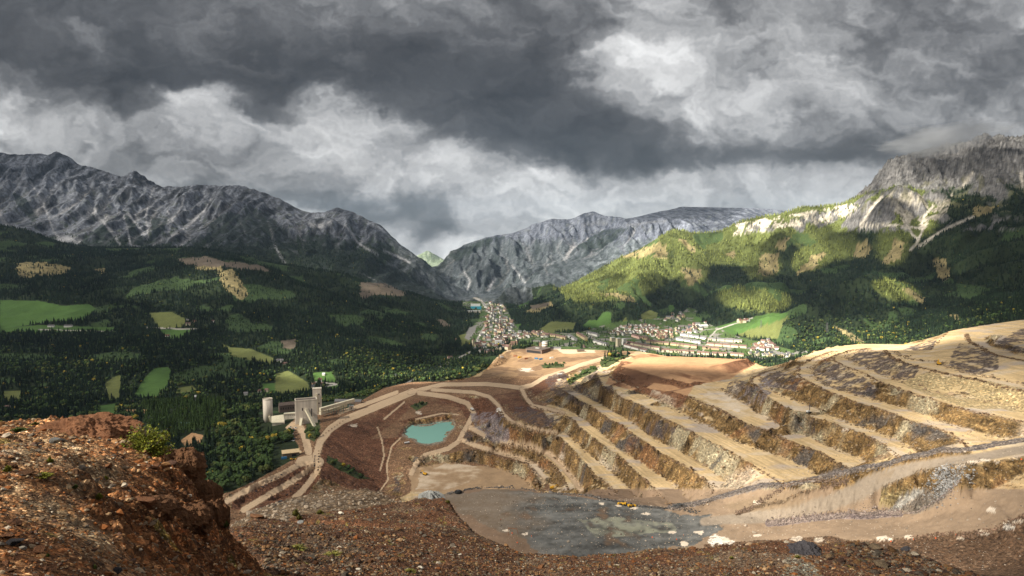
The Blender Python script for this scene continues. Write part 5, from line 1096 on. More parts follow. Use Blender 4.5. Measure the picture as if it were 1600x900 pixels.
# ------------------------------------------------------------------ built things
def gh(u,v,after=0):
    """ground point seen at a pixel of the photograph"""
    r=ray(u,v); aa=r[0]/r[1]; f=np.interp(aa,a,np.arange(len(a))); j=int(f); t=f-j
    zc=GZ[:,j]*(1-t)+GZ[:,min(j+1,len(a)-1)]*t; zr=r[2]/r[1]*yr
    ok=(zc>=zr)&(yr>after); k=int(np.argmax(ok)) if ok.any() else len(yr)-1
    if k>0:
        d0=zr[k-1]-zc[k-1]; d1=zc[k]-zr[k]; y=yr[k-1]+(yr[k]-yr[k-1])*(d0/(d0+d1+1e-9)) if d0+d1>0 else yr[k]
    else: y=yr[0]
    return np.array([aa*y,y,float(height(np.array([aa*y]),np.array([y]),False)[0])])
def plain(name,c,rough=.8,noise=.18,sc=.6,metal=0,streak=False):
    m=bpy.data.materials.new(name); m.use_nodes=True; nt=m.node_tree; b=nt.nodes['Principled BSDF']
    b.inputs['Roughness'].default_value=rough; b.inputs['Metallic'].default_value=metal; b.inputs['Specular IOR Level'].default_value=.2
    n=nt.nodes.new('ShaderNodeTexNoise'); n.inputs['Scale'].default_value=sc; n.inputs['Detail'].default_value=6
    g_=nt.nodes.new('ShaderNodeNewGeometry'); 
    if streak:
        mp=nt.nodes.new('ShaderNodeMapping'); mp.inputs['Scale'].default_value=(1,1,.12); nt.links.new(g_.outputs['Position'],mp.inputs[0]); nt.links.new(mp.outputs[0],n.inputs['Vector'])
    else: nt.links.new(g_.outputs['Position'],n.inputs['Vector'])
    mr=nt.nodes.new('ShaderNodeMapRange'); mr.inputs[1].default_value=.3; mr.inputs[2].default_value=.7; mr.inputs[3].default_value=1-noise; mr.inputs[4].default_value=1+noise
    nt.links.new(n.outputs['Fac'],mr.inputs[0]); v_=nt.nodes.new('ShaderNodeVectorMath'); v_.operation='SCALE'; v_.inputs[0].default_value=c; nt.links.new(mr.outputs[0],v_.inputs['Scale']); nt.links.new(v_.outputs[0],b.inputs['Base Color'])
    return m
MT={k:plain(k,*v) for k,v in dict(concrete=((.66,.59,.50),.85,.22,.25,0,True),pale_concrete=((.68,.61,.50),.85,.2,.25,0,True),cream_sheet=((.70,.64,.48),.6,.12,.3),dark_opening=((.03,.03,.032),.5),brown_brick=((.20,.145,.115),.9,.25,1.2),brown_roof=((.13,.10,.085),.85,.2,.5),
   white_plaster=((.62,.60,.56),.8,.08),cream_plaster=((.54,.47,.34),.8,.08),yellow_plaster=((.44,.36,.22),.8,.08),pink_plaster=((.60,.40,.34),.8,.08),grey_plaster=((.40,.39,.38),.8,.1),ochre_plaster=((.40,.30,.19),.8,.1),
   red_tile=((.17,.09,.07),.8,.2,1.),orange_tile=((.21,.13,.095),.8,.2,1.),brown_tile=((.16,.10,.085),.8,.2,1.),grey_tile=((.15,.145,.15),.75,.2,1.),dark_slate=((.07,.075,.085),.6,.2,1.),pale_sheet=((.50,.50,.49),.5,.1),
   blue_sheet=((.04,.16,.32),.5,.1),teal_sheet=((.05,.30,.40),.5,.1),green_steel=((.16,.27,.25),.6,.1),tan_roof=((.62,.47,.28),.7,.12),tan_wall=((.26,.19,.125),.85,.2),dark_steel=((.05,.05,.055),.5,.2),rust_steel=((.28,.12,.06),.8,.3),
   machine_yellow=((.65,.36,.03),.5,.1),rubber=((.018,.018,.018),.9,.1),window_glass=((.03,.04,.05),.15,.05),white_paint=((.72,.72,.70),.4,.05),orange_paint=((.75,.13,.04),.6,.05),wood_post=((.14,.11,.085),.9,.2)).items()}
class MB:
    def __init__(s): s.V=[];s.Q=[];s.n=0
    def add(s,V,Q):
        s.V+= [tuple(p) for p in V]; s.Q+=[tuple(int(i)+s.n for i in q) for q in Q]; s.n=len(s.V); return s
    def box(s,x0,x1,y0,y1,z0,z1):
        return s.add([(x,y,z) for z in (z0,z1) for y in (y0,y1) for x in (x0,x1)],[(0,2,3,1),(4,5,7,6),(0,1,5,4),(2,6,7,3),(0,4,6,2),(1,3,7,5)])
    def beam(s,p,q,w,h=None):
        p=np.array(p,float); q=np.array(q,float); h=h or w; d=q-p; L=np.linalg.norm(d); d/=L
        up=np.array([0,0,1.]) if abs(d[2])<.95 else np.array([1.,0,0]); r=np.cross(d,up); r/=np.linalg.norm(r); t=np.cross(r,d)
        V=[e+r*w/2*i+t*h/2*k for e in (p,q) for k in (-1,1) for i in (-1,1)]
        return s.add(V,[(0,1,3,2),(4,6,7,5),(0,4,5,1),(2,3,7,6),(0,2,6,4),(1,5,7,3)])
    def cyl(s,x,y,z0,z1,r,n=16,r1=None,axis='z'):
        r1=r if r1 is None else r1; V=[]
        for (z,rr) in ((z0,r),(z1,r1)):
            for k in range(n):
                c_,q_=rr*math.cos(6.28318*k/n),rr*math.sin(6.28318*k/n)
                V.append((x+c_,y+q_,z) if axis=='z' else (z,x+c_,y+q_) if axis=='x' else (x+c_,z,y+q_))
        Q=[(k,(k+1)%n,n+(k+1)%n,n+k) for k in range(n)]+[tuple(range(n))[::-1],tuple(range(n,2*n))]
        return s.add(V,Q)
    def gable(s,x0,x1,y0,y1,z0,zr,ov=.4,t=.25):
        """gable roof slab, ridge along x"""
        ym=(y0+y1)/2; k=(zr-z0)/(ym-y0); V=[]
        for x in (x0-ov,x1+ov):
            V+=[(x,y0-ov,z0-k*ov),(x,ym,zr),(x,y1+ov,z0-k*ov),(x,y0-ov,z0-k*ov-t),(x,ym,zr-t),(x,y1+ov,z0-k*ov-t)]
        return s.add(V,[(0,1,7,6),(1,2,8,7),(3,9,10,4),(4,10,11,5),(0,6,9,3),(2,5,11,8),(0,3,4,1),(1,4,5,2),(6,7,10,9),(7,8,11,10)])
    def pent(s,x0,x1,y0,y1,z0,z1,zr):
        ym=(y0+y1)/2; V=[]
        for x in (x0,x1): V+=[(x,y0,z0),(x,y0,z1),(x,ym,zr),(x,y1,z1),(x,y1,z0)]
        return s.add(V,[(0,1,2,3,4),(5,9,8,7,6),(0,5,6,1),(3,8,9,4),(1,6,7,2),(2,7,8,3),(0,4,9,5)])
    def mesh(s,name,mat,smooth=False):
        me=bpy.data.meshes.new(name); me.from_pydata(s.V,[],s.Q); me.materials.append(mat)
        if smooth: me.polygons.foreach_set('use_smooth',[True]*len(me.polygons))
        return me
def link(name,me,parent=None,loc=None,rz=0,scale=None):
    o=bpy.data.objects.new(name,me); col.objects.link(o)
    if parent: o.parent=parent
    if loc is not None: o.location=loc
    o.rotation_euler[2]=rz
    if scale: o.scale=scale
    return o
def root(name,loc,rz,label,cat,group=None):
    o=link(name,None,None,loc,rz); o.empty_display_size=1; setp(o,label,cat,group); return o
def part(name,mb,mat,parent,smooth=False,label=None):
    o=link(name,mb.mesh(name,MT[mat],smooth),parent)
    if label: o['label']=label
    return o
# ---- lake
lp=[atz(p[0],p[1],zW) for p in LAKE]; lm_=np.mean(lp,0)
me=bpy.data.meshes.new('pond_water'); me.from_pydata([tuple(lm_+(p-lm_)*1.035) for p in lp],[],[tuple(range(len(lp)))])
m=bpy.data.materials.new('turquoise_water'); m.use_nodes=True; b=m.node_tree.nodes['Principled BSDF']; b.inputs['Base Color'].default_value=(.22,.46,.38,1); b.inputs['Roughness'].default_value=.1; b.inputs['Specular IOR Level'].default_value=.5
n=m.node_tree.nodes.new('ShaderNodeTexNoise'); n.inputs['Scale'].default_value=.5; bp=m.node_tree.nodes.new('ShaderNodeBump'); bp.inputs['Strength'].default_value=.08; m.node_tree.links.new(n.outputs['Fac'],bp.inputs['Height']); m.node_tree.links.new(bp.outputs[0],b.inputs['Normal'])
me.materials.append(m); setp(link('water',me),'turquoise settling pond at the bottom of the pit',kind='structure')
# ---- ore plant
def yaw_at(p): return -math.atan2(p[0],p[1])
P1=gh(411+8,660); rz=yaw_at(P1)
SC=P1[1]/F                     # metres per photo pixel at the plant
e=root('concrete_silo',P1-np.array([0,0,4]),rz,'round pale concrete silo, leftmost part of the ore plant','silo')
part('shell',MB().cyl(0,7*SC,0,36*SC+4,7.3*SC,32),'concrete',e,True)
r=MB(); 
for k in range(32):
    a0=6.2832*k/32; a1=6.2832*(k+1)/32; r.beam((7.3*SC*math.cos(a0),7*SC+7.3*SC*math.sin(a0),36*SC+4.6),(7.3*SC*math.cos(a1),7*SC+7.3*SC*math.sin(a1),36*SC+4.6),.5,1.2)
part('parapet',r,'pale_concrete',e)
part('chute',MB().beam((2*SC,-1.2*SC,14*SC),(8*SC,-2*SC,-2*SC),4*SC,3*SC),'cream_sheet',e)
P2=gh(434,664); e=root('hopper_hall',P2-np.array([0,0,4]),yaw_at(P2),'low cream hopper hall with slanting roof beside the round silo','industrial hall')
part('wall',MB().box(-8*SC,9*SC,-1,14*SC,0,9*SC),'pale_concrete',e)
r=MB(); r.add([(-9*SC,-2,9*SC+.1),(10*SC,-2,8*SC),(9*SC,15*SC,16*SC),(-9*SC,15*SC,15*SC),(-9*SC,-2,8*SC),(10*SC,-2,7*SC),(9*SC,15*SC,15*SC),(-9*SC,15*SC,14*SC)],[(0,1,2,3),(7,6,5,4),(0,4,5,1),(1,5,6,2),(2,6,7,3),(3,7,4,0)]); part('roof',r,'cream_sheet',e)
part('buttress',MB().beam((9.5*SC,-3,0),(9.5*SC,4,11*SC),1.6*SC,2*SC),'concrete',e)
P3=gh(479,662); bz=yaw_at(P3); e=root('crusher_building',P3-np.array([0,0,4]),bz+.05,'large windowless concrete crusher block in the middle of the ore plant','industrial building')
w_=16*SC; h_=36*SC+4; part('wall',MB().box(-w_,w_,0,15*SC,0,h_),'concrete',e)
r=MB(); r.box(-w_-.3,w_+.3,-.3,.9,h_,h_+1.6).box(-w_-.3,w_+.3,15*SC-.9,15*SC+.3,h_,h_+1.6).box(-w_-.3,-w_+.9,.9,15*SC-.9,h_,h_+1.6).box(w_-.9,w_+.3,.9,15*SC-.9,h_,h_+1.6); part('parapet',r,'pale_concrete',e)
part('roof',MB().box(-w_+.9,w_-.9,.9,15*SC-.9,h_,h_+.6),'brown_roof',e)
for x0,x1,z0,z1 in ((-6.3,-5,25,29),(7.2,8.4,13,27)): part('window',MB().box(x0*SC,x1*SC,-.25,.3,z0*SC,z1*SC),'dark_opening',e)
part('plinth',MB().box(-w_-.5,w_+.5,-.5,15*SC,0,14*SC),'concrete',e)
part('chute',MB().beam((-.5*SC,-1,27*SC),(13*SC,-20,-1*SC),4.2*SC,3*SC),'cream_sheet',e); part('loading_bin',MB().beam((11*SC,-18,2*SC),(15*SC,-24,-4*SC),7*SC,5*SC),'pale_concrete',e)
part('side_chute',MB().beam((-7*SC,-1,13*SC),(-10.5*SC,-10,0),3.6*SC,3*SC),'cream_sheet',e)
P4=gh(498,655); e=root('elevator_tower',P4+np.array([-12,35,-4]),yaw_at(P4),'tall narrow concrete tower rising behind the crusher block','tower')
w_=7*SC; h_=41*SC+4; part('wall',MB().box(-w_,w_,0,10*SC,0,h_),'concrete',e)
part('parapet',MB().box(-w_-.3,w_+.3,-.3,10*SC+.3,h_-.6,h_+.6),'pale_concrete',e)
part('stair_shaft',MB().box(-2*SC,.3*SC,-1.5,.2,6*SC,37*SC),'cream_sheet',e)
for z0 in (20,35): part('window',MB().box(2*SC,3.8*SC,-.3,.3,z0*SC,(z0+2)*SC),'dark_opening',e)
P5=gh(452,657); e=root('link_gallery',P5+np.array([0,10,-3]),yaw_at(P5)-.12,'long low link gallery between silo hall and crusher block','gallery')
part('wall',MB().box(-11*SC,11*SC,0,6*SC,0,11*SC),'pale_concrete',e); part('roof',MB().box(-11.5*SC,11.5*SC,-.6,6*SC+.6,11*SC,11*SC+1.2),'cream_sheet',e)
for k in range(7): part('window',MB().box((-10+3*k)*SC,(-9+3*k)*SC,-.2,.3,8*SC,9.3*SC),'dark_opening',e)
P6=gh(436,649); e=root('brick_workshop',P6+np.array([4,30,-2]),yaw_at(P6)+.12,'brown brick workshop with grey-brown gabled roof behind the silo','workshop')
part('wall',MB().pent(-13*SC,13*SC,0,9*SC,0,12*SC,16*SC),'brown_brick',e); part('roof',MB().gable(-13*SC,13*SC,0,9*SC,12*SC+.2,16.4*SC),'brown_roof',e)
for k in range(6): part('window',MB().box((-11+4*k)*SC,(-9.5+4*k)*SC,-.25,.2,5*SC,8*SC),'dark_opening',e)
G0=gh(500,652); G1=gh(552,640); SCg=G1[1]/F
for (a0,b0,a1,b1,zo,lb) in ((500,640,553,625,9,'upper inclined cream conveyor gallery east of the crusher block'),(500,646,541,633,4,'lower cream conveyor gallery running below the upper one')):
    p=gh(a0,652); q=gh(a1,640); p=np.array([p[0],p[1],0]); q=np.array([q[0],q[1],0]); p=atd(a0,b0,p[1]); q=atd(a1,b1,q[1])
    c0=(p+q)/2; e=root('conveyor_gallery',c0,0,lb,'conveyor','conveyor galleries of the ore plant')
    part('casing',MB().beam(p-c0,q-c0,5,5),'cream_sheet',e)
    d=(q-p); L=np.linalg.norm(d); d/=L; sd_=np.array([d[1],-d[0],0]); sd_/=np.linalg.norm(sd_)
    if sd_[1]>0: sd_=-sd_
    for k in range(int(L/6)): part('window',MB().beam(p-c0+d*(k*6+2)+sd_*2.0,p-c0+d*(k*6+4)+sd_*2.0,.25,1.0),'dark_opening',e)
    for k in range(1,int(L/14)+1):
        t=p+d*k*14; gz=float(height(np.array([t[0]]),np.array([t[1]]),False)[0])-1
        if t[2]-gz>2: part('trestle_leg',MB().beam((t-c0)-np.array([1.6,0,1.5]),(t[0]-c0[0]-2.4,t[1]-c0[1],gz-c0[2]),.5).beam((t-c0)+np.array([1.6,0,-1.5]),(t[0]-c0[0]+2.4,t[1]-c0[1],gz-c0[2]),.5),'green_steel',e)
P7=gh(549,642); e=root('transfer_tower',P7-np.array([0,0,1]),yaw_at(P7),'small pale transfer house on legs at the end of the conveyors','tower')
part('cabin',MB().box(-3.6*SC,3.6*SC,0,6*SC,3*SC,9*SC),'pale_concrete',e); part('roof',MB().box(-3.9*SC,3.9*SC,-.4,6*SC+.4,9*SC,9*SC+.6),'pale_sheet',e); part('window',MB().box(-.6*SC,.8*SC,-.2,.2,4.2*SC,7*SC),'dark_opening',e)
for x in (-3,3): part('leg',MB().box(x*SC-.5,x*SC+.5,.3,1.3,0,3*SC),'concrete',e)
P8=gh(530,640); e=root('ore_store',P8+np.array([5,45,-3]),yaw_at(P8)-.3,'long dark-roofed ore store behind the conveyor galleries','industrial hall')
part('wall',MB().pent(-25*SC,22*SC,0,9*SC,0,6*SC,9*SC),'brown_brick',e); part('roof',MB().gable(-25*SC,22*SC,0,9*SC,6*SC+.2,9.4*SC),'grey_tile',e)
P9=gh(454,714); SC9=P9[1]/F; e=root('mine_shed',P9-np.array([0,0,1]),yaw_at(P9)+.08,'brown shed with tan mono-pitch roof beside the haul road junction','shed')
part('wall',MB().box(-12.5*SC9,13*SC9,0,9*SC9,0,8*SC9),'tan_wall',e)
r=MB(); r.add([(-13*SC9,-1,8*SC9+.1),(13.5*SC9,-1,8*SC9+.1),(13.5*SC9,9.5*SC9,11*SC9),(-13*SC9,9.5*SC9,11*SC9),(-13*SC9,-1,7.5*SC9),(13.5*SC9,-1,7.5*SC9),(13.5*SC9,9.5*SC9,10.4*SC9),(-13*SC9,9.5*SC9,10.4*SC9)],[(0,1,2,3),(7,6,5,4),(0,4,5,1),(1,5,6,2),(2,6,7,3),(3,7,4,0)]); part('roof',r,'tan_roof',e)
part('gate',MB().box(2*SC9,9*SC9,-.2,.1,0,5.5*SC9),'dark_opening',e)
e=root('shipping_container',gh(445,716)+np.array([0,-3,0]),yaw_at(P9),'blue steel container in front of the tan-roofed shed','container'); part('box',MB().box(-3.5,3.5,-1.3,1.3,.1,2.8),'blue_sheet',e); part('door',MB().box(3.5,3.6,-1.1,1.1,.3,2.6),'dark_steel',e)
# ---- sinter hall
Q1=gh(834,552); s5=Q1[1]/F; e=root('flat_roofed_hall',Q1-np.array([0,0,1]),-.62,'big dark flat-roofed ore hall at the near edge of the town','industrial hall')
part('wall',MB().box(-15*s5,15*s5,0,26*s5,0,6.5*s5),'brown_brick',e); part('roof',MB().box(-15.4*s5,15.4*s5,-.5,26*s5+.5,6.5*s5,7.5*s5),'brown_roof',e)
part('skylight',MB().box(-3*s5,4*s5,8*s5,12*s5,7.5*s5,8.1*s5),'pale_sheet',e); part('gate',MB().box(-13*s5,13*s5,-.25,.1,1.2*s5,5*s5),'dark_opening',e)
Q2=gh(851,547); e=root('ore_tank',Q2-np.array([0,0,1]),0,'stout striped round tank beside the big flat-roofed hall','tank')
part('shell',MB().cyl(0,0,0,13.5*s5,4.6*s5,24),'concrete',e,True)
for k in range(3): part('ring',MB().cyl(0,0,(3+3.6*k)*s5,(3.9+3.6*k)*s5,4.75*s5,24),'brown_roof',e,True)
part('lid',MB().cyl(0,0,13.5*s5,14.5*s5,4.7*s5,24,3.6*s5),'pale_sheet',e,True)
e=root('lift_shaft',Q2+np.array([-10,10,-1]),0,'square brown lift shaft leaning on the striped round tank','tower'); part('wall',MB().box(-2.2*s5,1.4*s5,-2*s5,2*s5,0,12*s5),'tan_wall',e); part('roof',MB().box(-2.5*s5,1.7*s5,-2.3*s5,2.3*s5,12*s5,12.7*s5),'brown_roof',e)
for (u_,v_,w2,d2,h2,wm,rm_,lb,rz_) in ((868,546,11,5,3,'grey_plaster','grey_tile','low grey shed right of the striped tank',-.1),(908,550,7,5,3,'tan_wall','brown_roof','small brown shed at the back of the sandy yard',.2),(826,557,0,0,0,'','','',0),(1201,563,3,3,3,'ochre_plaster','brown_tile','lone ochre hut behind the brown dump',.1)):
    if not w2: continue
    p=gh(u_,v_); e=root('yard_shed',p-np.array([0,0,.6]),rz_,lb,'shed'); part('wall',MB().box(-w2*s5/2*1.6,w2*s5/2*1.6,0,d2*s5,0,h2*s5),wm,e); part('roof',MB().gable(-w2*s5/2*1.6,w2*s5/2*1.6,0,d2*s5,h2*s5,h2*s5*1.5),rm_,e)
# ---- houses
hm_cache={}
def house_mesh(L,W,H,R,wm,rm_):
    k=(round(L),round(W),round(H),round(R),wm,rm_)
    if k not in hm_cache:
        a_=MB().pent(-L/2,L/2,-W/2,W/2,-1.5,H,H+R).mesh('wall',MT[wm])
        b_=MB().gable(-L/2,L/2,-W/2,W/2,H+.25,H+R+.3,.5,.3).mesh('roof',MT[rm_])
        c_=MB()
        for fl_ in range(max(1,int(H/2.9))):
            n_=max(2,int(L/3.2))
            for q in range(n_):
                x=-L/2+L*(q+.5)/n_
                for y_ in (-W/2-.04,W/2-.06): c_.box(x-.5,x+.5,y_,y_+.1,1+2.8*fl_,2.3+2.8*fl_)
            for x_ in (-L/2-.04,L/2-.06):
                for y_ in (-W/4,W/4): c_.box(x_,x_+.1,y_-.5,y_+.5,1+2.8*fl_,2.3+2.8*fl_)
        hm_cache[k]=(a_,b_,c_.mesh('window',MT['window_glass']))
    return hm_cache[k]
def house(p,rz_,L,W,H,R,wm,rm_,label,group,name='house',cat='house',win=True):
    a_,b_,c_=house_mesh(L,W,H,R,wm,rm_)
    e=root(name,tuple(p),rz_,label,cat,group); link('wall',a_,e); link('roof',b_,e)
    
    return e
WC={'white_plaster':'white','cream_plaster':'cream','yellow_plaster':'yellow','pink_plaster':'pink','grey_plaster':'grey','ochre_plaster':'ochre'}
RC={'red_tile':'red','orange_tile':'orange','brown_tile':'brown','grey_tile':'grey','dark_slate':'dark slate','pale_sheet':'pale sheet'}
hr=random.Random(11); placed=[]
def cluster(poly,n,where,sz=1.0,walls=('white_plaster',)*5+('cream_plaster',)*3+('yellow_plaster','pink_plaster','grey_plaster'),roofs=('brown_tile',)*5+('red_tile','grey_tile','grey_tile','grey_tile','dark_slate','orange_tile'),mind=3.2,ang=None):
    us=[q[0] for q in poly]; vs=[q[1] for q in poly]; k=0; tries=0
    while k<n and tries<n*60:
        tries+=1; u_=hr.uniform(min(us),max(us)); v_=hr.uniform(min(vs),max(vs))
        if not inpoly(np.array([u_]),np.array([v_]),poly)[0]: continue
        if any(abs(u_-a_)/1.7<mind and abs(v_-b_)<mind*.62 for a_,b_ in placed): continue
        placed.append((u_,v_)); p=gh(u_,v_,1300); k+=1
        wm=hr.choice(walls); rm_=hr.choice(roofs); L=hr.choice((11,13,17))*sz*.88; W=hr.choice((9,11))*sz*.88; H=hr.choice((5,6,8))*sz*.88
        house(p,(ang if ang is not None else hr.uniform(-.7,.9))+hr.choice((0,math.pi/2)),L,W,H,4*sz,wm,rm_,'small %s house, %s roof, %s'%(WC[wm],RC[rm_],where),'houses of the town')
cluster([(735,545),(748,533),(800,526),(815,535),(810,543),(790,546),(760,553)],30,'in the dense old town near the church',1.25,roofs=('red_tile','brown_tile','brown_tile','grey_tile'))
cluster([(748,530),(760,515),(790,512),(812,520),(815,533),(790,530),(765,533)],34,'in the middle of the old town',1.2)
cluster([(757,512),(762,492),(795,498),(805,505),(800,512),(780,512)],32,'in the upper old town below the valley mouth',1.3)
cluster([(755,478),(765,474),(785,478),(792,486),(782,492),(765,490)],28,'at the far end of the town street',1.5,mind=2.6)
cluster([(806,533),(818,518),(850,520),(858,527),(840,528),(820,530)],14,'between old town and sports field',1.2)
cluster([(952,523),(965,512),(1010,508),(1030,512),(1010,520),(975,524)],40,'on the hillside row above the apartment blocks',1.1,walls=('white_plaster',)*5+('cream_plaster',),roofs=('brown_tile','grey_tile','brown_tile','orange_tile'))
cluster([(1005,515),(1020,516),(1052,525),(1050,530),(1030,530),(1008,522)],24,'in the red-roofed quarter mid-town',1.1,roofs=('red_tile','orange_tile','brown_tile'))
cluster([(1040,517),(1050,513),(1080,518),(1092,520),(1070,523),(1045,521)],22,'north of the terraced rows',1.1)
cluster([(1072,513),(1085,507),(1100,512),(1095,517),(1078,517)],10,'beside the small meadow at the valley mouth',1.3)
cluster([(1030,498),(1068,487),(1070,495),(1058,503),(1040,502)],9,'far up the side valley',1.3)
cluster([(1172,548),(1185,535),(1200,533),(1215,543),(1212,548)],22,'at the right end of the town below the forest',1.15,walls=('white_plaster','cream_plaster'))
cluster([(1168,551),(1225,554),(1240,556),(1238,558),(1170,556)],14,'in the flat-roofed row nearest the mine rim',1.1,roofs=('dark_slate','grey_tile'),ang=.1)
cluster([(1153,503),(1170,500),(1172,503),(1155,506)],5,'alone on the green meadow hill',1.4,roofs=('red_tile','brown_tile'),mind=2.2)
cluster([(1205,503),(1120,508),(1150,506)],0,'')
def terrace(u0,v0,u1,v1,nb,wm,rm_,label,W=11,H=7,ends=False):
    p=gh(u0,v0,1300); q=gh(u1,v1,1300); d=q-p; L=np.hypot(d[0],d[1]); an=math.atan2(d[1],d[0]); bl=L/nb
    for k in range(nb):
        c_=p+d*(k+.5)/nb; c_[2]=float(height(np.array([c_[0]]),np.array([c_[1]]),False)[0])+.2
        e=house(c_,an,bl*.93,W,H,4.2,wm,rm_,label if nb==1 else label+(', westernmost block' if k==0 else ', easternmost block' if k==nb-1 else ', middle blocks'),'terraced rows of the town','row_house','row house')
        placed.append(tuple(float(t) for t in proj(c_[0],c_[1],c_[2])))
        if ends: part('gable_wing',MB().pent(-bl*.40,-bl*.40+9,-W/2-7,-W/2+.2,-1,H*.9,H*.9+3),wm,e); part('wing_roof',MB().gable(-bl*.40,-bl*.40+9,-W/2-7,-W/2+.2,H*.9+.25,H*.9+3.3),rm_,e)
for args in ((976,541,1012,551,3,'white_plaster','brown_tile','long pale terrace nearest the sandy road'),(979,537,1032,547,4,'cream_plaster','brown_tile','second long terrace above the sandy road'),(1033,549,1085,552,4,'cream_plaster','brown_tile','cream terrace with gabled wings at the dump edge',11,7,True),
  (1010,535,1046,539,3,'yellow_plaster','brown_tile','yellow terrace in the centre of the estate'),(1048,539,1090,544,4,'yellow_plaster','brown_tile','brown-roofed terrace left of the crossing street'),(1057,531,1096,537,3,'white_plaster','grey_tile','grey-roofed terrace left of the crossing street'),
  (1064,524,1105,531,4,'white_plaster','grey_tile','upper grey-roofed terrace of the estate'),(1107,531,1160,535,4,'cream_plaster','grey_tile','top terrace right of the crossing street'),(1104,539,1167,544,5,'cream_plaster','brown_tile','second terrace right of the crossing street'),
  (1097,545,1124,547,2,'ochre_plaster','brown_tile','short brown terrace at the street crossing'),(1089,553,1109,555,1,'cream_plaster','brown_tile','cream gabled block left of three on the rim road',11,7,True),(1112,554,1137,556,1,'cream_plaster','brown_tile','cream gabled block middle of three on the rim road',11,7,True),(1141,555,1163,557,1,'cream_plaster','brown_tile','cream block right of three on the rim road'),
  (848,524,885,531,4,'yellow_plaster','brown_tile','yellow curved terrace below the meadow',10,8),(832,521,846,526,2,'ochre_plaster','brown_tile','ochre block left of the yellow terrace'),(889,527,900,533,2,'grey_plaster','grey_tile','grey block at the end of the yellow terrace',12,9),(902,524,916,532,2,'yellow_plaster','brown_tile','yellow block standing endwise to the meadow',12,10),
  (912,541,940,548,3,'cream_plaster','brown_tile','low cream rows left of the tall block',10,5),(928,535,950,541,3,'white_plaster','grey_tile','white rows left of the tall block',12,8),(918,522,935,526,2,'white_plaster','grey_tile','white rows under the forest edge',11,8),(988,526,1001,530,1,'pink_plaster','brown_tile','pink block behind the tall white flats',12,9),(1003,529,1014,532,1,'ochre_plaster','brown_tile','ochre block behind the tall white flats',12,8)): terrace(*args)
# apartment towers
for (u_,v_,w2,h2,wm,lb) in ((966,541,14,30,'cream_plaster','cream tower block with balconies, left of two'),(975,539,12,24,'white_plaster','white tower block, right of two'),(957,533,16,15,'cream_plaster','lower cream flats left of the tower blocks')):
    p=gh(u_,v_,1300); e=root('apartment_block',p-np.array([0,0,1]),.35,lb,'apartment block'); part('wall',MB().box(-w2/2,w2/2,-7,7,0,h2),wm,e); part('roof',MB().box(-w2/2-.3,w2/2+.3,-7.3,7.3,h2,h2+.8),'pale_sheet',e)
    wm_=MB().box(0,1.4,-7.08,-6.95,0,1.4).mesh('window',MT['window_glass'])
    for z in range(3,int(h2)-1,3):
        for x in np.arange(-w2/2+1.5,w2/2-1.5,3): link('window',wm_,e,(float(x),0,float(z)))
# church, town hall, factory, school
p=gh(741,541,1300); e=root('church',p-np.array([0,0,1]),.5,'cream church with a square tower at the left edge of the old town','church'); part('nave',MB().pent(0,26,-7,7,0,9,16),'cream_plaster',e); part('roof',MB().gable(0,26,-7,7,9.3,16.6),'brown_tile',e); t=part('tower',MB().box(-8,0,-4,4,0,24),'cream_plaster',e); part('spire',MB().cyl(-4,0,24,31,5.4,4,.3),'brown_tile',e)
p=gh(779,538,1300); e=root('town_block',p-np.array([0,0,1]),.1,'large white flat-roofed building in the middle of the old town','building'); part('wall',MB().box(-13,13,-8,8,0,15),'white_plaster',e); part('roof',MB().box(-13.4,13.4,-8.4,8.4,15,16),'pale_sheet',e); wm_=MB().box(0,1.6,-8.08,-7.9,0,1.6).mesh('window',MT['window_glass']); [link('window',wm_,e,(x,0,z)) for z in (3,7,11) for x in range(-11,11,4)]
p=gh(803,539,1300); house(p,.1,24,14,9,6,'ochre_plaster','orange_tile','long orange-roofed building at the near edge of the old town',None,'town_building','building')
p=gh(782,520,1300); house(p,-.3,26,14,10,5,'cream_plaster','orange_tile','cream school-like building with orange roof in the old town',None,'town_building','building')
p=gh(744,483,1300); sf=p[1]/F; e=root('blue_factory',p-np.array([0,0,1]),.0,'blue and white factory hall at the far end of town','factory'); part('wall',MB().box(-9*sf,8*sf,0,8*sf,0,4.5*sf),'teal_sheet',e); part('upper_wall',MB().box(-8.6*sf,6*sf,3*sf,8.2*sf,4.5*sf,8.0*sf),'white_plaster',e); part('gate',MB().box(-2*sf,1*sf,-.3,.1,0,3*sf),'dark_opening',e)
p=gh(741,489,1300); e=root('warehouse',p-np.array([0,0,1]),.1,'wide white warehouse in front of the blue factory','warehouse'); part('wall',MB().box(-10*sf,9*sf,0,9*sf,0,2.6*sf),'pale_concrete',e); part('roof',MB().box(-10.2*sf,9.2*sf,-.5,9.2*sf,2.6*sf,3.1*sf),'pale_sheet',e)
p=gh(1100,512,1300); house(p,.2,30,14,9,5,'white_plaster','pale_sheet','white works building beside the small meadow',None,'works_building','building')
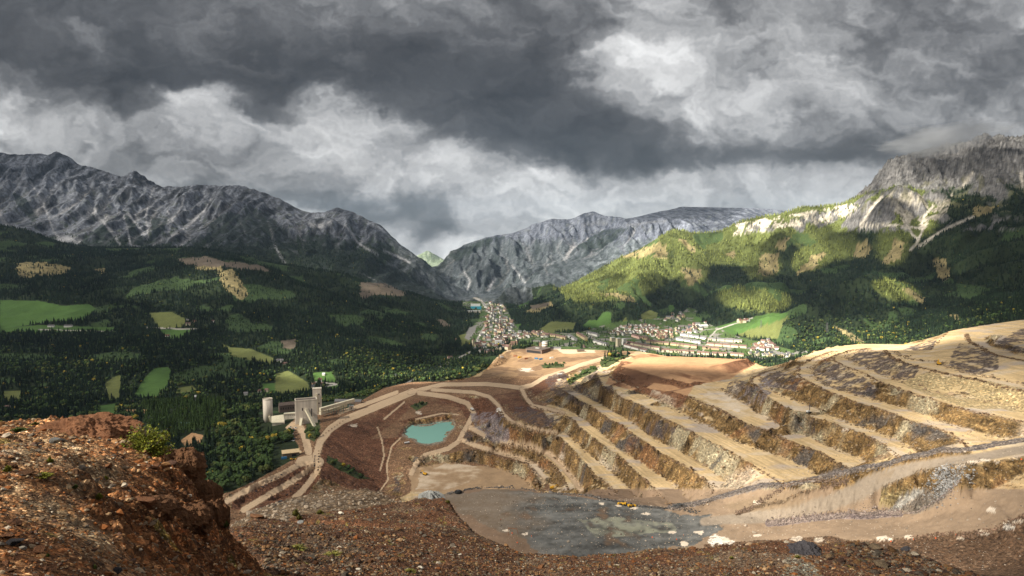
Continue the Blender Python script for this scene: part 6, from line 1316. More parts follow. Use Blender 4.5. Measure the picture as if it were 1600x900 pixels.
# farms and houses of the left slopes
for (u_,v_,L,H,wm,rm_,lb,an) in ((80,511,22,5,'white_plaster','grey_tile','left of two long grey-roofed farmhouses by the green field',.1),(107,511,28,5,'white_plaster','grey_tile','right of two long grey-roofed farmhouses by the green field',.05),(294,508,16,7,'cream_plaster','brown_tile','cream farmhouse on the yellow-green clearing',.3),(293,502,9,5,'white_plaster','grey_tile','small white house above the cream farmhouse',0),(304,503,10,4,'ochre_plaster','red_tile','red-roofed barn right of the cream farmhouse',-.2),(262,526,15,4,'white_plaster','red_tile','white house with red roof below the lane',.1),(333,503,8,4,'white_plaster','brown_tile','tiny white house at the forest edge',0),
   (208,632,12,6,'white_plaster','brown_tile','white farmhouse in the hamlet behind the mound',.2),(200,634,12,5,'pink_plaster','red_tile','red-roofed barn in the hamlet behind the mound',.5),(222,632,13,5,'tan_wall','dark_slate','dark long barn in the hamlet behind the mound',-.05),(357,628,10,5,'white_plaster','dark_slate','white house with dark roof left of the plant road',.1),(384,617,10,4,'grey_plaster','grey_tile','grey house above the silo woods',.2),(417,612,9,5,'cream_plaster','brown_tile','cream house on the small green slope',-.2),(406,613,7,4,'white_plaster','brown_tile','low white hut left of the cream house',0),
   (437,566,22,7,'white_plaster','grey_tile','large white house alone on the wooded slope',.05),(446,570,12,5,'cream_plaster','brown_tile','cream annex right of the large white house',.1),(500,596,10,6,'white_plaster','red_tile','red-roofed white house at the lane bend',.2),(504,603,9,6,'white_plaster','red_tile','bright red-roofed house below the lane bend',.1),(490,606,10,5,'white_plaster','dark_slate','dark-roofed house left of the bright red roof',.3),(490,601,8,4,'ochre_plaster','orange_tile','orange-roofed cottage above the dark-roofed house',.1),(506,586,7,3,'white_plaster','pale_sheet','small hut alone in the square meadow',0),
   (713,503+29,9,5,'ochre_plaster','orange_tile','orange house at the foot of the forest left of the yard',.2),(703,560,16,5,'pink_plaster','brown_tile','pinkish shed roof in the woods above the rim road',.5),(12,640,10,6,'white_plaster','brown_tile','house half hidden in the woods at far left',.1),(1102,492+13,9,5,'white_plaster','red_tile','white house beside the small round meadow',.1),(822,478,14,5,'white_plaster','grey_tile','white house on the sunlit spur above the forest',.2),(620,588,12,4,'grey_plaster','dark_slate','dark railway shed in the woods above the plant',.5)):
    p=gh(u_,v_,1000); house(p,an,L,9,H,3.5,wm,rm_,lb,None,'farmhouse' if 'barn' not in lb else 'barn','house' if 'barn' not in lb else 'barn')
# hilltop mine tower in the grove
p=gh(306,632,700); e=root('lookout_tower',p-np.array([0,0,1]),0,'slim dark tower with white cap standing in the spruce grove','tower'); part('shaft',MB().box(-1.2,1.2,-1.2,1.2,0,15),'dark_steel',e); part('cap',MB().box(-1.4,1.4,-1.4,1.4,15,18),'white_paint',e)
p=gh(290,665,500); e=root('footbridge',p+np.array([0,0,4]),-.05,'thin teal steel bridge deck between the trees of the knoll','bridge'); part('deck',MB().box(-11,11,-1,1,0,.6),'green_steel',e); part('railing',MB().box(-11,11,-1,-.9,1.4,1.6).box(-11,11,.9,1,1.4,1.6),'green_steel',e)
for x in (-8,8): part('leg',MB().box(x-.3,x+.3,-.6,.6,-6,0),'dark_steel',e)
p=gh(214,673,500)
# ---- pylons
def pylon(p,h,label,grp=None):
    e=root('lattice_pylon',tuple(p),.2,label,'pylon',grp); r=MB(); w2=h*.11
    for sx in (-1,1):
        for sy in (-1,1): r.beam((sx*w2,sy*w2,0),(sx*.3,sy*.3,h),.35)
    for k in range(6):
        z0,z1=h*k/6,h*(k+1)/6; a0,a1=w2*(1-k/6)+.3,w2*(1-(k+1)/6)+.3
        for s in (-1,1): r.beam((-a0,s*a0,z0),(a1,s*a1,z1),.22); r.beam((a0,s*a0,z0),(-a1,s*a1,z1),.22); r.beam((s*a0,-a0,z0),(s*a1,a1,z1),.22)
    part('mast',r,'grey_tile',e)
    for z in (.72,.86): part('crossarm',MB().beam((-h*.16,0,h*z),(h*.16,0,h*z),.4),'grey_tile',e)
for u_,v_,h,lb in ((1292,520,38,'lattice pylon above the leafy slope right of town'),(197,690,26,'lattice pylon among the trees behind the mound'),(1189,512,30,'lattice pylon on the green meadow hill')): pylon(gh(u_,v_,500),h,lb)
# ---- vehicles and machines
def wheels(e,xs,y,r,w2):
    for x in xs:
        for s in (-1,1):
            o=part('wheel',MB().cyl(x,r,s*y-w2/2,s*y+w2/2,r,14,axis='y'),'rubber',e,True)
def truck(u_,v_,rz_,label,body='white_paint',big=1.0,after=300):
    e=root('haul_truck' if big>1.3 else 'pickup_truck',gh(u_,v_,after),rz_,label,'truck'); b_=big
    part('chassis',MB().box(-3*b_,3*b_,-.9*b_,.9*b_,.5*b_,.9*b_),'dark_steel',e); part('cab',MB().box(1.2*b_,2.9*b_,-1*b_,1*b_,.9*b_,2.3*b_),body,e); part('windscreen',MB().box(2.9*b_,2.95*b_,-.85*b_,.85*b_,1.5*b_,2.15*b_),'window_glass',e)
    part('cargo_bed',MB().box(-3*b_,1.0*b_,-1.05*b_,1.05*b_,.95*b_,1.9*b_),body,e); wheels(e,(-2*b_,2*b_),1.0*b_,.55*b_,.35*b_)
truck(738,641,2.0,'pale haul truck coming down the road beside the pond','white_paint',1.6); truck(875,586,.3,'white truck on the sandy road toward the town','white_paint',1.5)
truck(636,693,.4,'white pickup parked at the lower left shore of the pond','white_paint',1.2)
def excavator(u_,v_,rz_,label):
    e=root('excavator',gh(u_,v_,300),rz_,label,'excavator'); 
    for s in (-1,1): part('track',MB().box(-2.6,2.6,s*1.5-.4,s*1.5+.4,0,1.1),'rubber',e)
    part('body',MB().box(-2.6,1.4,-1.6,1.6,1.2,2.9),'machine_yellow',e); part('cab',MB().box(.2,1.9,.5,1.7,1.3,3.6),'machine_yellow',e); part('window',MB().box(1.9,1.95,.6,1.6,2.2,3.4),'window_glass',e)
    part('boom',MB().beam((1.2,-.4,2),(5.2,-.4,5.2),.6).beam((5.2,-.4,5.2),(7.6,-.4,2.4),.5),'machine_yellow',e); part('bucket',MB().box(7,8.4,-1.1,.3,.9,2.3),'dark_steel',e)
excavator(863,764,.2,'yellow excavator on the white patch of the lowest berm'); excavator(1467,570,1.2,'yellow excavator at the fork of the upper terrace road'); excavator(664,742,2.5,'excavator on the wet floor of the pit')
def loader(u_,v_,rz_,label):
    e=root('wheel_loader',gh(u_,v_,300),rz_,label,'wheel loader'); part('body',MB().box(-3,.2,-1.1,1.1,1,2.6).box(.2,1.8,-.9,.9,1,1.9),'machine_yellow',e); part('cab',MB().box(-1,.5,-.8,.8,2.6,3.7),'dark_steel',e); part('arm',MB().beam((1.6,0,1.7),(3.6,0,.9),.5),'machine_yellow',e)
    part('bucket',MB().box(3.4,4.5,-1.5,1.5,.2,1.4),'machine_yellow',e); wheels(e,(-2,1.3),1.2,.85,.6)
loader(973,789,2.7,'yellow wheel loader at the berm of the dark plateau'); loader(986,792,.4,'second yellow loader right behind the first on the dark plateau'); loader(457,719,.4,'yellow loader working beside the tan-roofed shed')
def drill(u_,v_,label):
    e=root('drill_rig',gh(u_,v_,300),.4,label,'drill rig'); 
    for s in (-1,1): part('track',MB().box(-2,2,s*1.1-.3,s*1.1+.3,0,.9),'rubber',e)
    part('body',MB().box(-2,1.3,-1,1,1,2.6),'white_paint',e); part('mast',MB().box(1.5,1.9,-.3,.3,.5,11),'dark_steel',e)
drill(1263,646,'drill rig with tall mast on the middle terrace'); 
def car(u_,v_,bm,lb):
    e=root('parked_car',gh(u_,v_,300),hr.uniform(0,3),lb,'car','cars parked above the tan-roofed shed'); part('body',MB().box(-2.2,2.2,-.9,.9,.4,1.1),bm,e); part('cabin',MB().box(-1.4,1.0,-.8,.8,1.1,1.6),'window_glass',e); wheels(e,(-1.4,1.4),.9,.35,.25)
for k,(u_,v_) in enumerate(((454,668),(458,671),(462,669),(457,676),(460,673),(453,672),(456,679),(459,686),(458,689))):
    bm=('white_paint','grey_tile','white_paint','blue_sheet','grey_tile','white_paint','white_paint','blue_sheet','white_paint')[k]; car(u_,v_,bm,{'white_paint':'white car parked on the pale lot below the crusher block','grey_tile':'grey car parked on the pale lot below the crusher block','blue_sheet':'blue car parked on the pale lot below the crusher block'}[bm])
# yard clutter at the northern flat
for k,(u_,v_,m_,lb) in enumerate(((805,557,'rust_steel','rusty scrap container left of the big flat-roofed hall'),(812,559,'machine_yellow','yellow skip left of the big flat-roofed hall'),(822,561,'rust_steel','brown skip below the big flat-roofed hall'),(838,561,'blue_sheet','blue container below the big flat-roofed hall'),(845,562,'blue_sheet','second blue container nearer the striped tank'),(862,560,'white_paint','white container in the sandy yard right of the hall'),(784,559,'pale_sheet','pale container at the left edge of the yard'))):
    e=root('shipping_container',gh(u_,v_,1000),hr.uniform(-.5,.5),lb,'container','containers in the sandy yard'); part('box',MB().box(-4,4,-1.5,1.5,.1,3.2),m_,e); part('door',MB().box(4,4.1,-1.3,1.3,.4,3),'dark_steel',e)
# ---- plateau: blast-hole markers, posts, tyre
for k,(u_,v_) in enumerate(((782,815),(801,836),(831,841),(809,851),(1020,843),(1068,840),(1056,846),(1393,850),(1428,847),(1463,845),(1494,841),(1597,722))):
    p=gh(u_,v_,200); e=root('marker_flag',tuple(p),hr.uniform(0,3),('orange marker on the floor of the dark plateau' if u_<1100 else 'orange marker on the brown ledge at lower right'),'marker','orange blast markers'); part('pole',MB().cyl(0,0,0,2.2,.12,6),'wood_post',e); part('flag',MB().box(0,.9,-.06,.06,1.3,2.2),'orange_paint',e)
p=gh(794,836,200); e=root('pipe_frame',tuple(p),.15,'bent rusty pipe frame standing on the plateau edge','frame'); part('post',MB().cyl(0,0,0,6,.2,8),'rust_steel',e); part('crossbar',MB().beam((0,0,6),(7,-1,5.2),.35),'rust_steel',e); part('strut',MB().beam((7,-1,5.2),(8,-1,1),.3),'rust_steel',e)
p=gh(716,770,300); e=root('big_tyre',tuple(p),.2,'large black tyre lying at the rim above the pit floor','tyre'); part('tread',MB().cyl(0,0,0,1.6,3.4,20).cyl(0,0,1.6,2.2,3.4,20,2.4),'rubber',e,True); part('hub',MB().cyl(0,0,2.2,2.4,1.3,14),'dark_steel',e)
log('built things')
# ------------------------------------------------------------------ stones, bush, tufts of the near ground
def stone_mesh(name,mat,seed,flat=.65,lev=2):
    r=np.random.default_rng(seed); V,Q=ico()
    for _ in range(lev): V,Q=sub(V,Q)
    # facets: clip by random planes
    for k in range(15):
        n=r.standard_normal(3); n/=np.linalg.norm(n); d=.42+.34*r.random(); s=V@n; V=V-np.maximum(s-d,0)[:,None]*n
    V=V/np.abs(V).max()*np.array([1,1,1])
    V=V*np.array([1,.62+.3*r.random(),flat*(.7+.5*r.random())])*(1+.03*r.standard_normal(len(V)))[:,None]
    me=mesh_from(name,V,Q,mat,smooth=False); return me
def rockmat(name,c,c2):
    m=bpy.data.materials.new(name); m.use_nodes=True; nt=m.node_tree; b=nt.nodes['Principled BSDF']; b.inputs['Roughness'].default_value=.85; b.inputs['Specular IOR Level'].default_value=.2
    tc=nt.nodes.new('ShaderNodeTexCoord'); n=nt.nodes.new('ShaderNodeTexNoise'); n.inputs['Scale'].default_value=2.2; n.inputs['Detail'].default_value=9; n.inputs['Roughness'].default_value=.7
    rp=nt.nodes.new('ShaderNodeValToRGB'); rp.color_ramp.elements[0].position=.33; rp.color_ramp.elements[0].color=(*c,1); rp.color_ramp.elements[1].position=.68; rp.color_ramp.elements[1].color=(*c2,1)
    bp=nt.nodes.new('ShaderNodeBump'); bp.inputs['Strength'].default_value=.9; bp.inputs['Distance'].default_value=.15
    n2=nt.nodes.new('ShaderNodeTexNoise'); n2.inputs['Scale'].default_value=11; n2.inputs['Detail'].default_value=8; n2.inputs['Roughness'].default_value=.75; nt.links.new(tc.outputs['Object'],n2.inputs['Vector']); av=nt.nodes.new('ShaderNodeMath'); av.operation='MULTIPLY_ADD'; av.inputs[1].default_value=.55; hf=nt.nodes.new('ShaderNodeMath'); hf.operation='MULTIPLY'; hf.inputs[1].default_value=.47; nt.links.new(n.outputs['Fac'],hf.inputs[0]); nt.links.new(n2.outputs['Fac'],av.inputs[0]); nt.links.new(hf.outputs[0],av.inputs[2]); nt.links.new(tc.outputs['Object'],n.inputs['Vector']); nt.links.new(av.outputs[0],rp.inputs[0]); nt.links.new(rp.outputs[0],b.inputs['Base Color']); nt.links.new(av.outputs[0],bp.inputs['Height']); nt.links.new(bp.outputs[0],b.inputs['Normal']); return m
RMs={'orange':rockmat('orange_ironstone',(.12,.05,.025),(.29,.135,.065)),'brown':rockmat('brown_rock',(.05,.024,.013),(.21,.10,.045)),'white':rockmat('pale_limestone',(.34,.29,.22),(.58,.53,.45)),'dark':rockmat('dark_rock',(.018,.017,.02),(.06,.055,.06)),'tan':rockmat('tan_rock',(.20,.13,.08),(.40,.29,.19)),'grey':rockmat('grey_rock',(.11,.11,.105),(.26,.26,.25))}
ST={k:[stone_mesh('boulder',m,i*7+hash_,.6) for i in range(4)] for hash_,(k,m) in enumerate(RMs.items())}
STB=[(15,818,27,'orange','orange boulder near the lower left corner'),(22,850,24,'dark','dark grey stone resting on orange rubble in the corner'),(10,842,18,'orange','flat orange slab behind the dark grey stone'),(45,850,15,'orange','small orange stone right of the dark grey one'),(60,864,22,'orange','angled orange stone in the corner rubble'),(50,876,19,'brown','dark brown stone in the corner rubble'),(75,890,26,'orange','large orange slab at the bottom edge'),(8,880,18,'orange','orange slab at the left frame edge'),(52,898,24,'orange','orange block cut by the bottom edge'),(73,900,16,'white','white pointed stone at the bottom edge'),(22,898,14,'white','pale flat stone at the bottom edge'),(24,874,16,'orange','rust slab between pale pebbles'),(12,893,18,'brown','brown slab low in the corner'),(35,862,10,'white','small pale stone among orange rubble'),(100,850,5,'white','lone white pebble on the gravel'),(68,814,12,'tan','tan stone on the pale gravel band'),
 (19,730,22,'brown','dark red-brown boulder beside the white streak'),(38,740,26,'brown','long flat dark boulder behind the yellow weeds'),(92,672,23,'white','long pale stone on the mound'),(76,671,15,'brown','dark brown stone left of the long pale stone'),(88,689,24,'grey','flat grey slab across the mound'),(113,684,13,'tan','tan stone right of the flat slab'),(28,690,14,'brown','low brown stone on the left of the mound'),(57,693,10,'dark','round dark stone below the slab'),(140,690,11,'dark','bluish dark stone near the crest slope'),(32,662,17,'brown','brown stone on the left skyline'),(82,747,11,'brown','small brown stone by the yellow weeds'),(127,746,13,'orange','orange block on the break of slope'),(147,770,19,'brown','big dark boulder on the break of slope'),(170,731,9,'dark','thin dark stone on the steep flank'),(202,759,20,'white','long white slab on the steep flank'),(215,782,44,'orange','very large pale orange boulder on the flank'),(250,775,38,'brown','brown shoulder of rock right of the orange boulder'),(188,790,15,'tan','tan wedge below the big orange boulder'),(198,735,13,'tan','round tan rock in the upper hollow'),(228,730,14,'orange','upright orange rock in the hollow'),(240,725,22,'orange','orange ledge rock under the bush'),(265,788,22,'orange','orange slab low on the flank'),(296,762,14,'orange','small orange slab near the edge cliff'),(232,812,18,'tan','tan rubble block low on the flank'),(268,863,24,'tan','tan rock cluster at the foot of the flank'),(240,850,22,'tan','pale brown rock in the dark hollow'),(180,893,18,'dark','dark stone at the edge of the hollow'),(150,840,7,'white','white pebble on the gravel band'),
 (145,652,30,'orange','orange top rock on the highest hump'),(152,662,16,'orange','orange rock at the steep end of the hump')]
def outcrop(name,u_,v_,wpx,hpx,ymax,seed,matk,label,dz=-.25,depth=1.0):
    p=ghn(u_,v_,ymax); s=np.linalg.norm(p)/F; V,Q=ico()
    for _ in range(5): V,Q=sub(V,Q)
    a_=V[:,0]*2.1+seed*3.7; b_=V[:,1]*2.1-seed*1.3; c_=V[:,2]
    d=1+.36*(ridged(a_*.55+c_*.5,b_*.55-c_*.7,seed,3,.5)-.6)*1.5+.12*fbm(a_*2.4,b_*2.4+c_*3,seed+9,4,.6)+.09*(ridged(a_*5+c_*7,b_*5,seed+5,3,.6)-.6)
    st_=np.floor(c_*5+fbm(a_*1.5,b_*1.5,seed+3,2)*1.6); d=d+.10*((st_*12.9898)%1.0)
    W=V*d[:,None]*np.array([wpx*s/2,wpx*s/2*depth,hpx*s/2]); W[:,2]=W[:,2]
    me=mesh_from(name,W,Q,RMs[matk],smooth=False); o=link(name,me,None,(p[0],p[1]+wpx*s*.15,p[2]+hpx*s*dz)); setp(o,label,'rock outcrop')
OUT=[('rock_outcrop',268,716,70,54,26,2,'brown','craggy brown outcrop just right of the yellow-green bush'),('rock_outcrop',314,744,46,50,26,3,'brown','rounded brown crag on the rim below the first outcrop'),('rock_outcrop',334,792,34,50,26,4,'brown','dark brown crag lowest on the cliff edge of the mound'),
 ('rock_outcrop',122,676,112,52,26,5,'orange','rust-orange crag crowning the hump of the mound'),('rock_outcrop',228,772,60,34,26,6,'brown','low broken rock step in the middle of the steep flank'),('rock_outcrop',292,812,54,44,26,7,'brown','dark ribbed rock below the rim crags'),('rock_outcrop',1262,866,46,34,130,11,'dark','pointed dark crag in the lower right ridge'),('rock_outcrop',672,778,34,20,130,12,'grey','jagged grey rock cap on the gravel ridge')]
STB2=[(600,868,20,'brown','reddish boulder in the gravel ridge'),(617,876,22,'brown','second reddish boulder right behind the first'),(470,818,14,'grey','pale grey flat rock on the gravel ridge'),(401,800,26,'brown','brown rock shelf at the foot of the flank'),(658,888,12,'white','pale stone low on the gravel ridge'),(719,867,8,'white','small white stone on the dark gravel'),(541,888,14,'brown','dark round boulder near the bottom'),(560,890,9,'white','white stone near the bottom'),(532,803,10,'white','white stone on the crest of the gravel ridge'),(1170,850,14,'tan','tan rock on the lower middle ridge'),(1415,856,14,'dark','black rock on top of the dark rubble heap'),(1590,893,24,'orange','orange-grey rock in the lower right corner')]
sr=random.Random(3)
def ghn(u,v,ymax):
    p=gh(u,v,0)
    if p[1]>ymax:
        r=ray(u,v); aa=r[0]/r[1]; n=int((yr<ymax).sum()); yy=yr[:n]; j=int(np.interp(aa,a,np.arange(len(a)))); z=GZ[:n,j]; k=8+int(np.argmax((z/yy)[8:])); p=np.array([aa*yy[k],yy[k],z[k]])
    return p
for q in OUT: outcrop(*q)
for L_,ymax in ((STB,26),(STB2,130)):
    for (u_,v_,w2,k,lb) in L_:
        p=ghn(u_,v_,ymax); s=w2/2*np.linalg.norm(p)/F
        o=link('boulder',sr.choice(ST[k]),None,(p[0],p[1],p[2]+s*.12),sr.uniform(-.6,.6),(s,s,s*(1.15 if w2>28 else .9))); o.rotation_euler[0]=sr.uniform(-.3,.3); setp(o,lb,'rock','stones of the near ground')
# boulders set along the haul roads
BR=[((492,713),(490,738),9),((505,680),(545,652),10),((497,735),(498,705),8),((440,742),(400,768),9),((470,752),(432,790),8),((1300,540),(1230,566),10),((1480,520),(1455,545),9),((1515,512),(1560,504),6)]
for (a0,b0),(a1,b1),n_ in BR:
    for k in range(n_):
        t=k/(n_-1); p=gh(a0+(a1-a0)*t+sr.uniform(-.5,.5),b0+(b1-b0)*t,350); s=sr.uniform(1.2,1.9)
        o=link('boulder',sr.choice(ST[sr.choice(('brown','dark'))]),None,(p[0],p[1],p[2]+.3),sr.uniform(0,6),(s,s,s)); setp(o,'dark boulder in the row guarding the edge of a haul road','rock','guard boulders along the haul roads')
# loose gravel, stuff
def scatter(name,label,X_,Y_,S_,C_,mat):
    V,Q=ico(); Z_=height(X_,Y_,True); n_=len(X_); r=np.random.default_rng(9)
    tm=[V*(1+.25*r.standard_normal(len(V)))[:,None]*np.array([1,.75,.6]) for _ in range(6)]
    tq=np.stack(tm)[r.integers(0,6,n_)]; an=r.random(n_)*6.28; ca,sa=np.cos(an)[:,None],np.sin(an)[:,None]
    x=(tq[...,0]*ca-tq[...,1]*sa)*S_[:,None]+X_[:,None]; y=(tq[...,0]*sa+tq[...,1]*ca)*S_[:,None]+Y_[:,None]; z=tq[...,2]*S_[:,None]+Z_[:,None]+S_[:,None]*.15
    Vv=np.stack([x,y,z],-1).reshape(-1,3); Fv=(Q[None]+(np.arange(n_)*12)[:,None,None]).reshape(-1,3)
    me=mesh_from(name,Vv,Fv,mat,np.repeat(C_,12,0),smooth=False); o=link(name,me); setp(o,label,kind='stuff')
gm=mat_leaf('gravel_stones',9.)
PAL=np.array([(.30,.22,.14),(.50,.42,.32),(.30,.16,.07),(.30,.11,.035),(.09,.05,.035),(.16,.13,.10),(.44,.28,.15),(.2,.09,.04)],np.float32); PP=np.array([.14,.05,.22,.15,.12,.08,.12,.12])
r=np.random.default_rng(21)
n_=46000; aa=r.uniform(-.84,.35,n_); yy=np.exp(r.uniform(math.log(2.2),math.log(25),n_)); px=(-aa*0+1)
X_=aa*yy; S_=yy*np.exp(r.normal(math.log(.0016),.55,n_)).clip(.0006,.009); C_=PAL[r.choice(8,n_,p=PP)]
C_=C_*(.5+.55*r.random((n_,1)))
scatter('mound_gravel','rusty and pale gravel strewn over the near mound',X_,yy,S_,C_.astype(np.float32),gm)
n_=100000; aa=r.uniform(-.45,.84,n_); yy=r.uniform(28,112,n_); X_=aa*yy; S_=np.exp(r.normal(math.log(.052),.6,n_)).clip(.02,.6); 
C_=PAL[r.choice(8,n_,p=np.array([.11,.05,.2,.07,.2,.2,.05,.12]))]*(.24+.38*r.random((n_,1)))
u_,v_=proj(X_,yy,height(X_,yy,False)); dk=inpoly(u_,v_,[(1270,862),(1330,845),(1400,858),(1560,905),(1400,905),(1300,880)]); C_[dk]=C_[dk]*.55; S_[dk]*=1.8
scatter('ridge_gravel','mixed grey and rusty rubble covering the lower ridges',X_,yy,S_,C_.astype(np.float32),gm)
# rubble berms along ramp and terraces
Xs=[];Ys=[];Ss=[];Cs_=[]
def along(line,z,n_,w2,s0,c0,jit=.5):
    pts=np.array([atz(q[0],q[1],q[2] if len(q)>2 else z) for q in line]); seg=np.hypot(*np.diff(pts[:,:2],axis=0).T); cs=np.concatenate([[0],np.cumsum(seg)]); t=r.random(n_)*cs[-1]
    Xs.append(np.interp(t,cs,pts[:,0])+r.normal(0,w2,n_)); Ys.append(np.interp(t,cs,pts[:,1])+r.normal(0,w2,n_)); Ss.append(np.exp(r.normal(math.log(s0),.45,n_))); Cs_.append(np.array(c0)[None]*(.45+1.1*r.random((n_,1))))
along(RIM,None,4200,1.0,.34,(.20,.165,.14)); along([(700,771),(744,762),(778,761),(822,763),(867,771),(911,773),(944,779),(998,790),(1042,795)],zP,900,1.2,.6,(.12,.105,.095)); along([(930,777),(998,790),(1042,795),(1090,804)],zP,800,1.2,.5,(.06,.06,.06))
along([(1200,818,-235),(1260,812,-229),(1310,806,-222),(1365,801,-216),(1400,804,-214),(1430,800,-204),(1470,780,-190),(1500,752,-175),(1503,737,-168)],None,5200,2.0,.36,(.24,.19,.165)); along([(1470,740,-176),(1490,742,-174),(1480,765,-184)],None,2500,5,.45,(.27,.26,.25))
along([(1150,802,-233),(1195,790,-228),(1225,785,-224),(1250,773,-217),(1290,762,-207),(1325,748,-197)],None,1500,1.2,.38,(.18,.125,.09)); along([(1424,839,-207),(1456,833,-203),(1522,831,-195),(1549,831,-192),(1578,810,-182),(1600,800,-175)],None,500,1,.4,(.2,.13,.09))
for L,z in ((A_CR,zA),(B_CR,zB),(C_CR,zC),(D_CR,zD),(E_CR,zE),(F_CR,zFF),(G_CR,zG),(H_CR,zH),(I_CR,zI),(J_CR,zJ),(K_CR,zK),(L_CR,zL)): along(L,z,420,1.4,.75,(.17,.11,.065))
for L,z in ((FL_TO,zF),(A_TO,zA),(B_TO,zB),(C_TO,zC),(D_TO,zD),(E_TO,zE),(F_TO,zFF),(G_TO,zG),(H_TO,zH),(I_TO,zI),(J_TO,zJ),(K_TO,zK)): along(L,z,380,2.6,.8,(.26,.19,.12))
n_=9000; Xs.append(r.uniform(-60,420,n_)); Ys.append(r.uniform(400,620,n_)); Ss.append(np.exp(r.normal(math.log(.28),.5,n_))); Cs_.append(np.array([.34,.28,.22])[None]*(.4+1.1*r.random((n_,1))))
n_=5000; Xs.append(r.uniform(-190,-10,n_)); Ys.append(r.uniform(230,430,n_)); Ss.append(np.exp(r.normal(math.log(.5),.5,n_))); Cs_.append(np.array([.34,.27,.2])[None]*(.4+1.1*r.random((n_,1))))
scatter('berm_rubble','broken rock heaped along the berms and terrace edges',np.concatenate(Xs),np.concatenate(Ys),np.concatenate(Ss),np.clip(np.concatenate(Cs_),.01,.7).astype(np.float32),gm)
# ---- the yellow-green bush and small weeds
def blades(n_,w,h,s,c0,c1,seed):
    r=np.random.default_rng(seed); a_=r.random(n_)*6.283; q=r.random(n_)**.6; T_=np.stack([np.cos(a_)*q*w,np.sin(a_)*q*w,h*(1.1-.75*q)*(.5+.7*r.random(n_))],1); sd=np.stack([-np.sin(a_),np.cos(a_),0*a_],1)*s*(.6+.8*r.random((n_,1)))
    M_=T_*np.array([.55,.55,.75]); V=np.concatenate([[[0,0,-.02]],np.stack([M_-sd,T_,M_+sd],1).reshape(-1,3)]); i=np.arange(n_)*3+1; Q=np.stack([0*i,i,i+1,i+2],1); t=r.random((n_,1)); C_=np.repeat((np.array(c0)*(1-t)+np.array(c1)*t)*(.6+.7*r.random((n_,1))),3,0)
    return V,Q,np.concatenate([[c1],C_])
def leaves(n_,fn,s,c0,c1,seed,elong=2.2):
    r=np.random.default_rng(seed); P_=np.array([fn(r) for _ in range(n_)]); d=r.standard_normal((n_,3)); d[:,2]*=.5; d/=np.linalg.norm(d,axis=1)[:,None]; q=np.cross(d,r.standard_normal((n_,3))); q/=np.linalg.norm(q,axis=1)[:,None]
    sz=s*(.6+.8*r.random((n_,1))); V=np.stack([P_-d*sz*elong,P_+q*sz,P_+d*sz*elong,P_-q*sz],1).reshape(-1,3); Q=np.arange(n_*4).reshape(-1,4); t=r.random((n_,1)); C_=np.array(c0)*(1-t)+np.array(c1)*t
    return V,Q,np.repeat(C_*(.6+.7*r.random((n_,1))),4,0)
lf=mat_leaf('weed_leaves',6.)
b0=ghn(234,703,26); sz=np.linalg.norm(b0)/F
rb=np.random.default_rng(4); br=[]; bm_=MB()
for k in range(46):
    an=rb.random()*6.28; el=rb.uniform(.25,1.35); L=sz*rb.uniform(20,36)*(1.25 if el>1 else 1.15); e_=np.array([math.cos(an)*math.cos(el),math.sin(an)*math.cos(el)*.8,math.sin(el)])*L; br.append(e_); bm_.beam((0,0,0),e_,.012,.012)
    for q in range(3):
        t=rb.uniform(.35,.9); a2=an+rb.normal(0,.9); e2=e_*t+np.array([math.cos(a2),math.sin(a2),rb.uniform(0,.7)])*L*.28; br.append(e2); bm_.beam(e_*t,e2,.007,.007)
e=root('yellow_green_bush',tuple(b0-np.array([0,0,.05])),0,'yellow-green bush growing on the edge of the near mound','bush'); part('stem',bm_,'wood_post',e)
V,Q,Cc=leaves(6500,lambda r:br[r.integers(len(br))]*r.uniform(.35,1.05)+r.normal(0,.045,3),.016,(.20,.19,.02),(.13,.17,.03),5)
link('foliage',mesh_from('foliage',V,Q,lf,Cc,smooth=False),e)
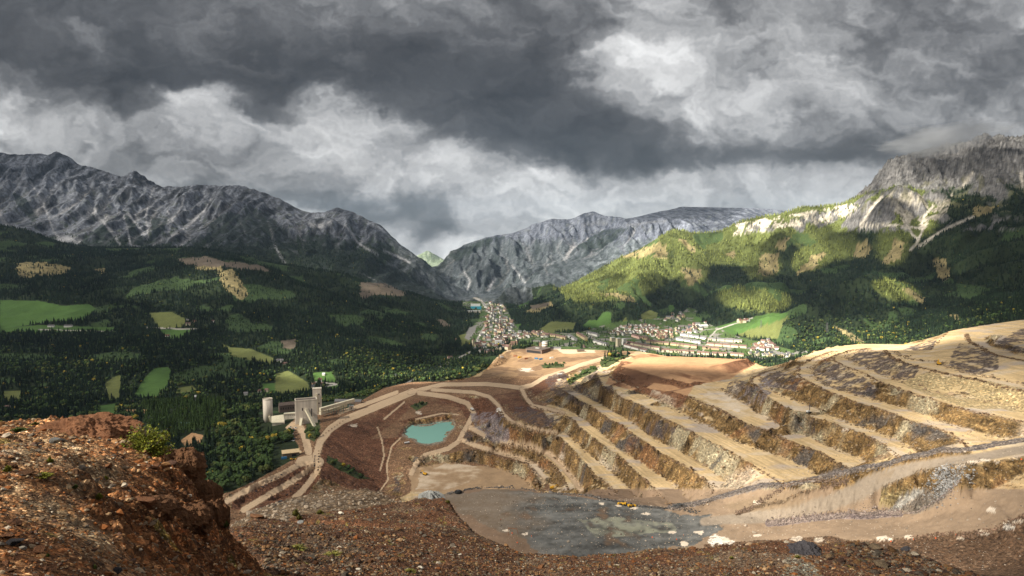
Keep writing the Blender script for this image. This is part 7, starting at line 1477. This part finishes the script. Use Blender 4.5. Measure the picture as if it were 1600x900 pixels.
WD=[(65,745,28,8,'yellow'),(12,738,12,10,'yellow'),(78,722,10,8,'yellow'),(28,673,22,4,'green'),(130,678,14,7,'green'),(185,680,14,7,'green'),(198,683,12,9,'green'),(140,742,12,6,'yellow'),(165,748,8,6,'yellow'),(155,780,10,9,'yellow'),(118,767,7,5,'green'),(172,802,8,7,'green'),(199,768,9,7,'green'),(242,775,8,7,'green'),(222,700,12,6,'green'),(275,732,9,7,'green'),(354,812,9,9,'green'),(340,825,8,4,'green'),(312,801,8,4,'green'),(148,888,6,5,'green'),(192,698,8,5,'yellow'),(75,870,5,4,'green'),(55,664,10,4,'green'),(115,792,6,4,'yellow'),(150,759,8,5,'yellow')]
for k,(u_,v_,w2,h2,cc) in enumerate(WD):
    p=ghn(u_,v_,26); s=np.linalg.norm(p)/F; c0,c1=((.22,.20,.02),(.12,.14,.03)) if cc=='yellow' else ((.07,.10,.025),(.11,.13,.04))
    V,Q,Cc=blades(150,w2*s*.55,h2*s*.9,s*1.1,c0,c1,40+k)
    o=link('weed_tuft',mesh_from('weed_tuft',V,Q,lf,Cc,smooth=False),None,tuple(p)); setp(o,('yellow-green' if cc=='yellow' else 'green')+' weed tuft rooted in the rusty gravel of the mound','plant','weed tufts on the mound')
for k,(u_,v_,w2,h2) in enumerate(((462,806,12,12),(467,812,9,9),(500,803,12,7),(382,896,26,5),(465,858,30,5),(520,868,30,5),(640,895,20,5),(1246,872,9,5),(1143,873,7,4),(700,786,8,5))):
    p=ghn(u_,v_,130); s=np.linalg.norm(p)/F
    V,Q,Cc=blades(170,w2*s*.55,h2*s*.9,s*.9,(.10,.11,.03),(.19,.16,.04),80+k)
    o=link('grass_tuft',mesh_from('grass_tuft',V,Q,lf,Cc,smooth=False),None,tuple(p)); setp(o,'olive grass tuft on the gravel ridge below the mound','plant','grass tufts on the gravel ridge')
# ground behind the viewpoint
Xb,Yb=np.meshgrid(np.linspace(-60,60,60),np.linspace(-40,1.75,40)); Zb=height(Xb,np.maximum(Yb,-9.5),False)-.02
ib=np.arange(2400).reshape(40,60); qb=np.stack([ib[:-1,:-1],ib[:-1,1:],ib[1:,1:],ib[1:,:-1]],-1).reshape(-1,4)
o=link('ground',mesh_from('ground',np.stack([Xb,Yb,Zb],-1).reshape(-1,3),qb,mats[4],np.tile(np.array([.17,.095,.055],np.float32),(2400,1)))); setp(o,'rusty ground around the viewpoint',kind='structure')
log('done')
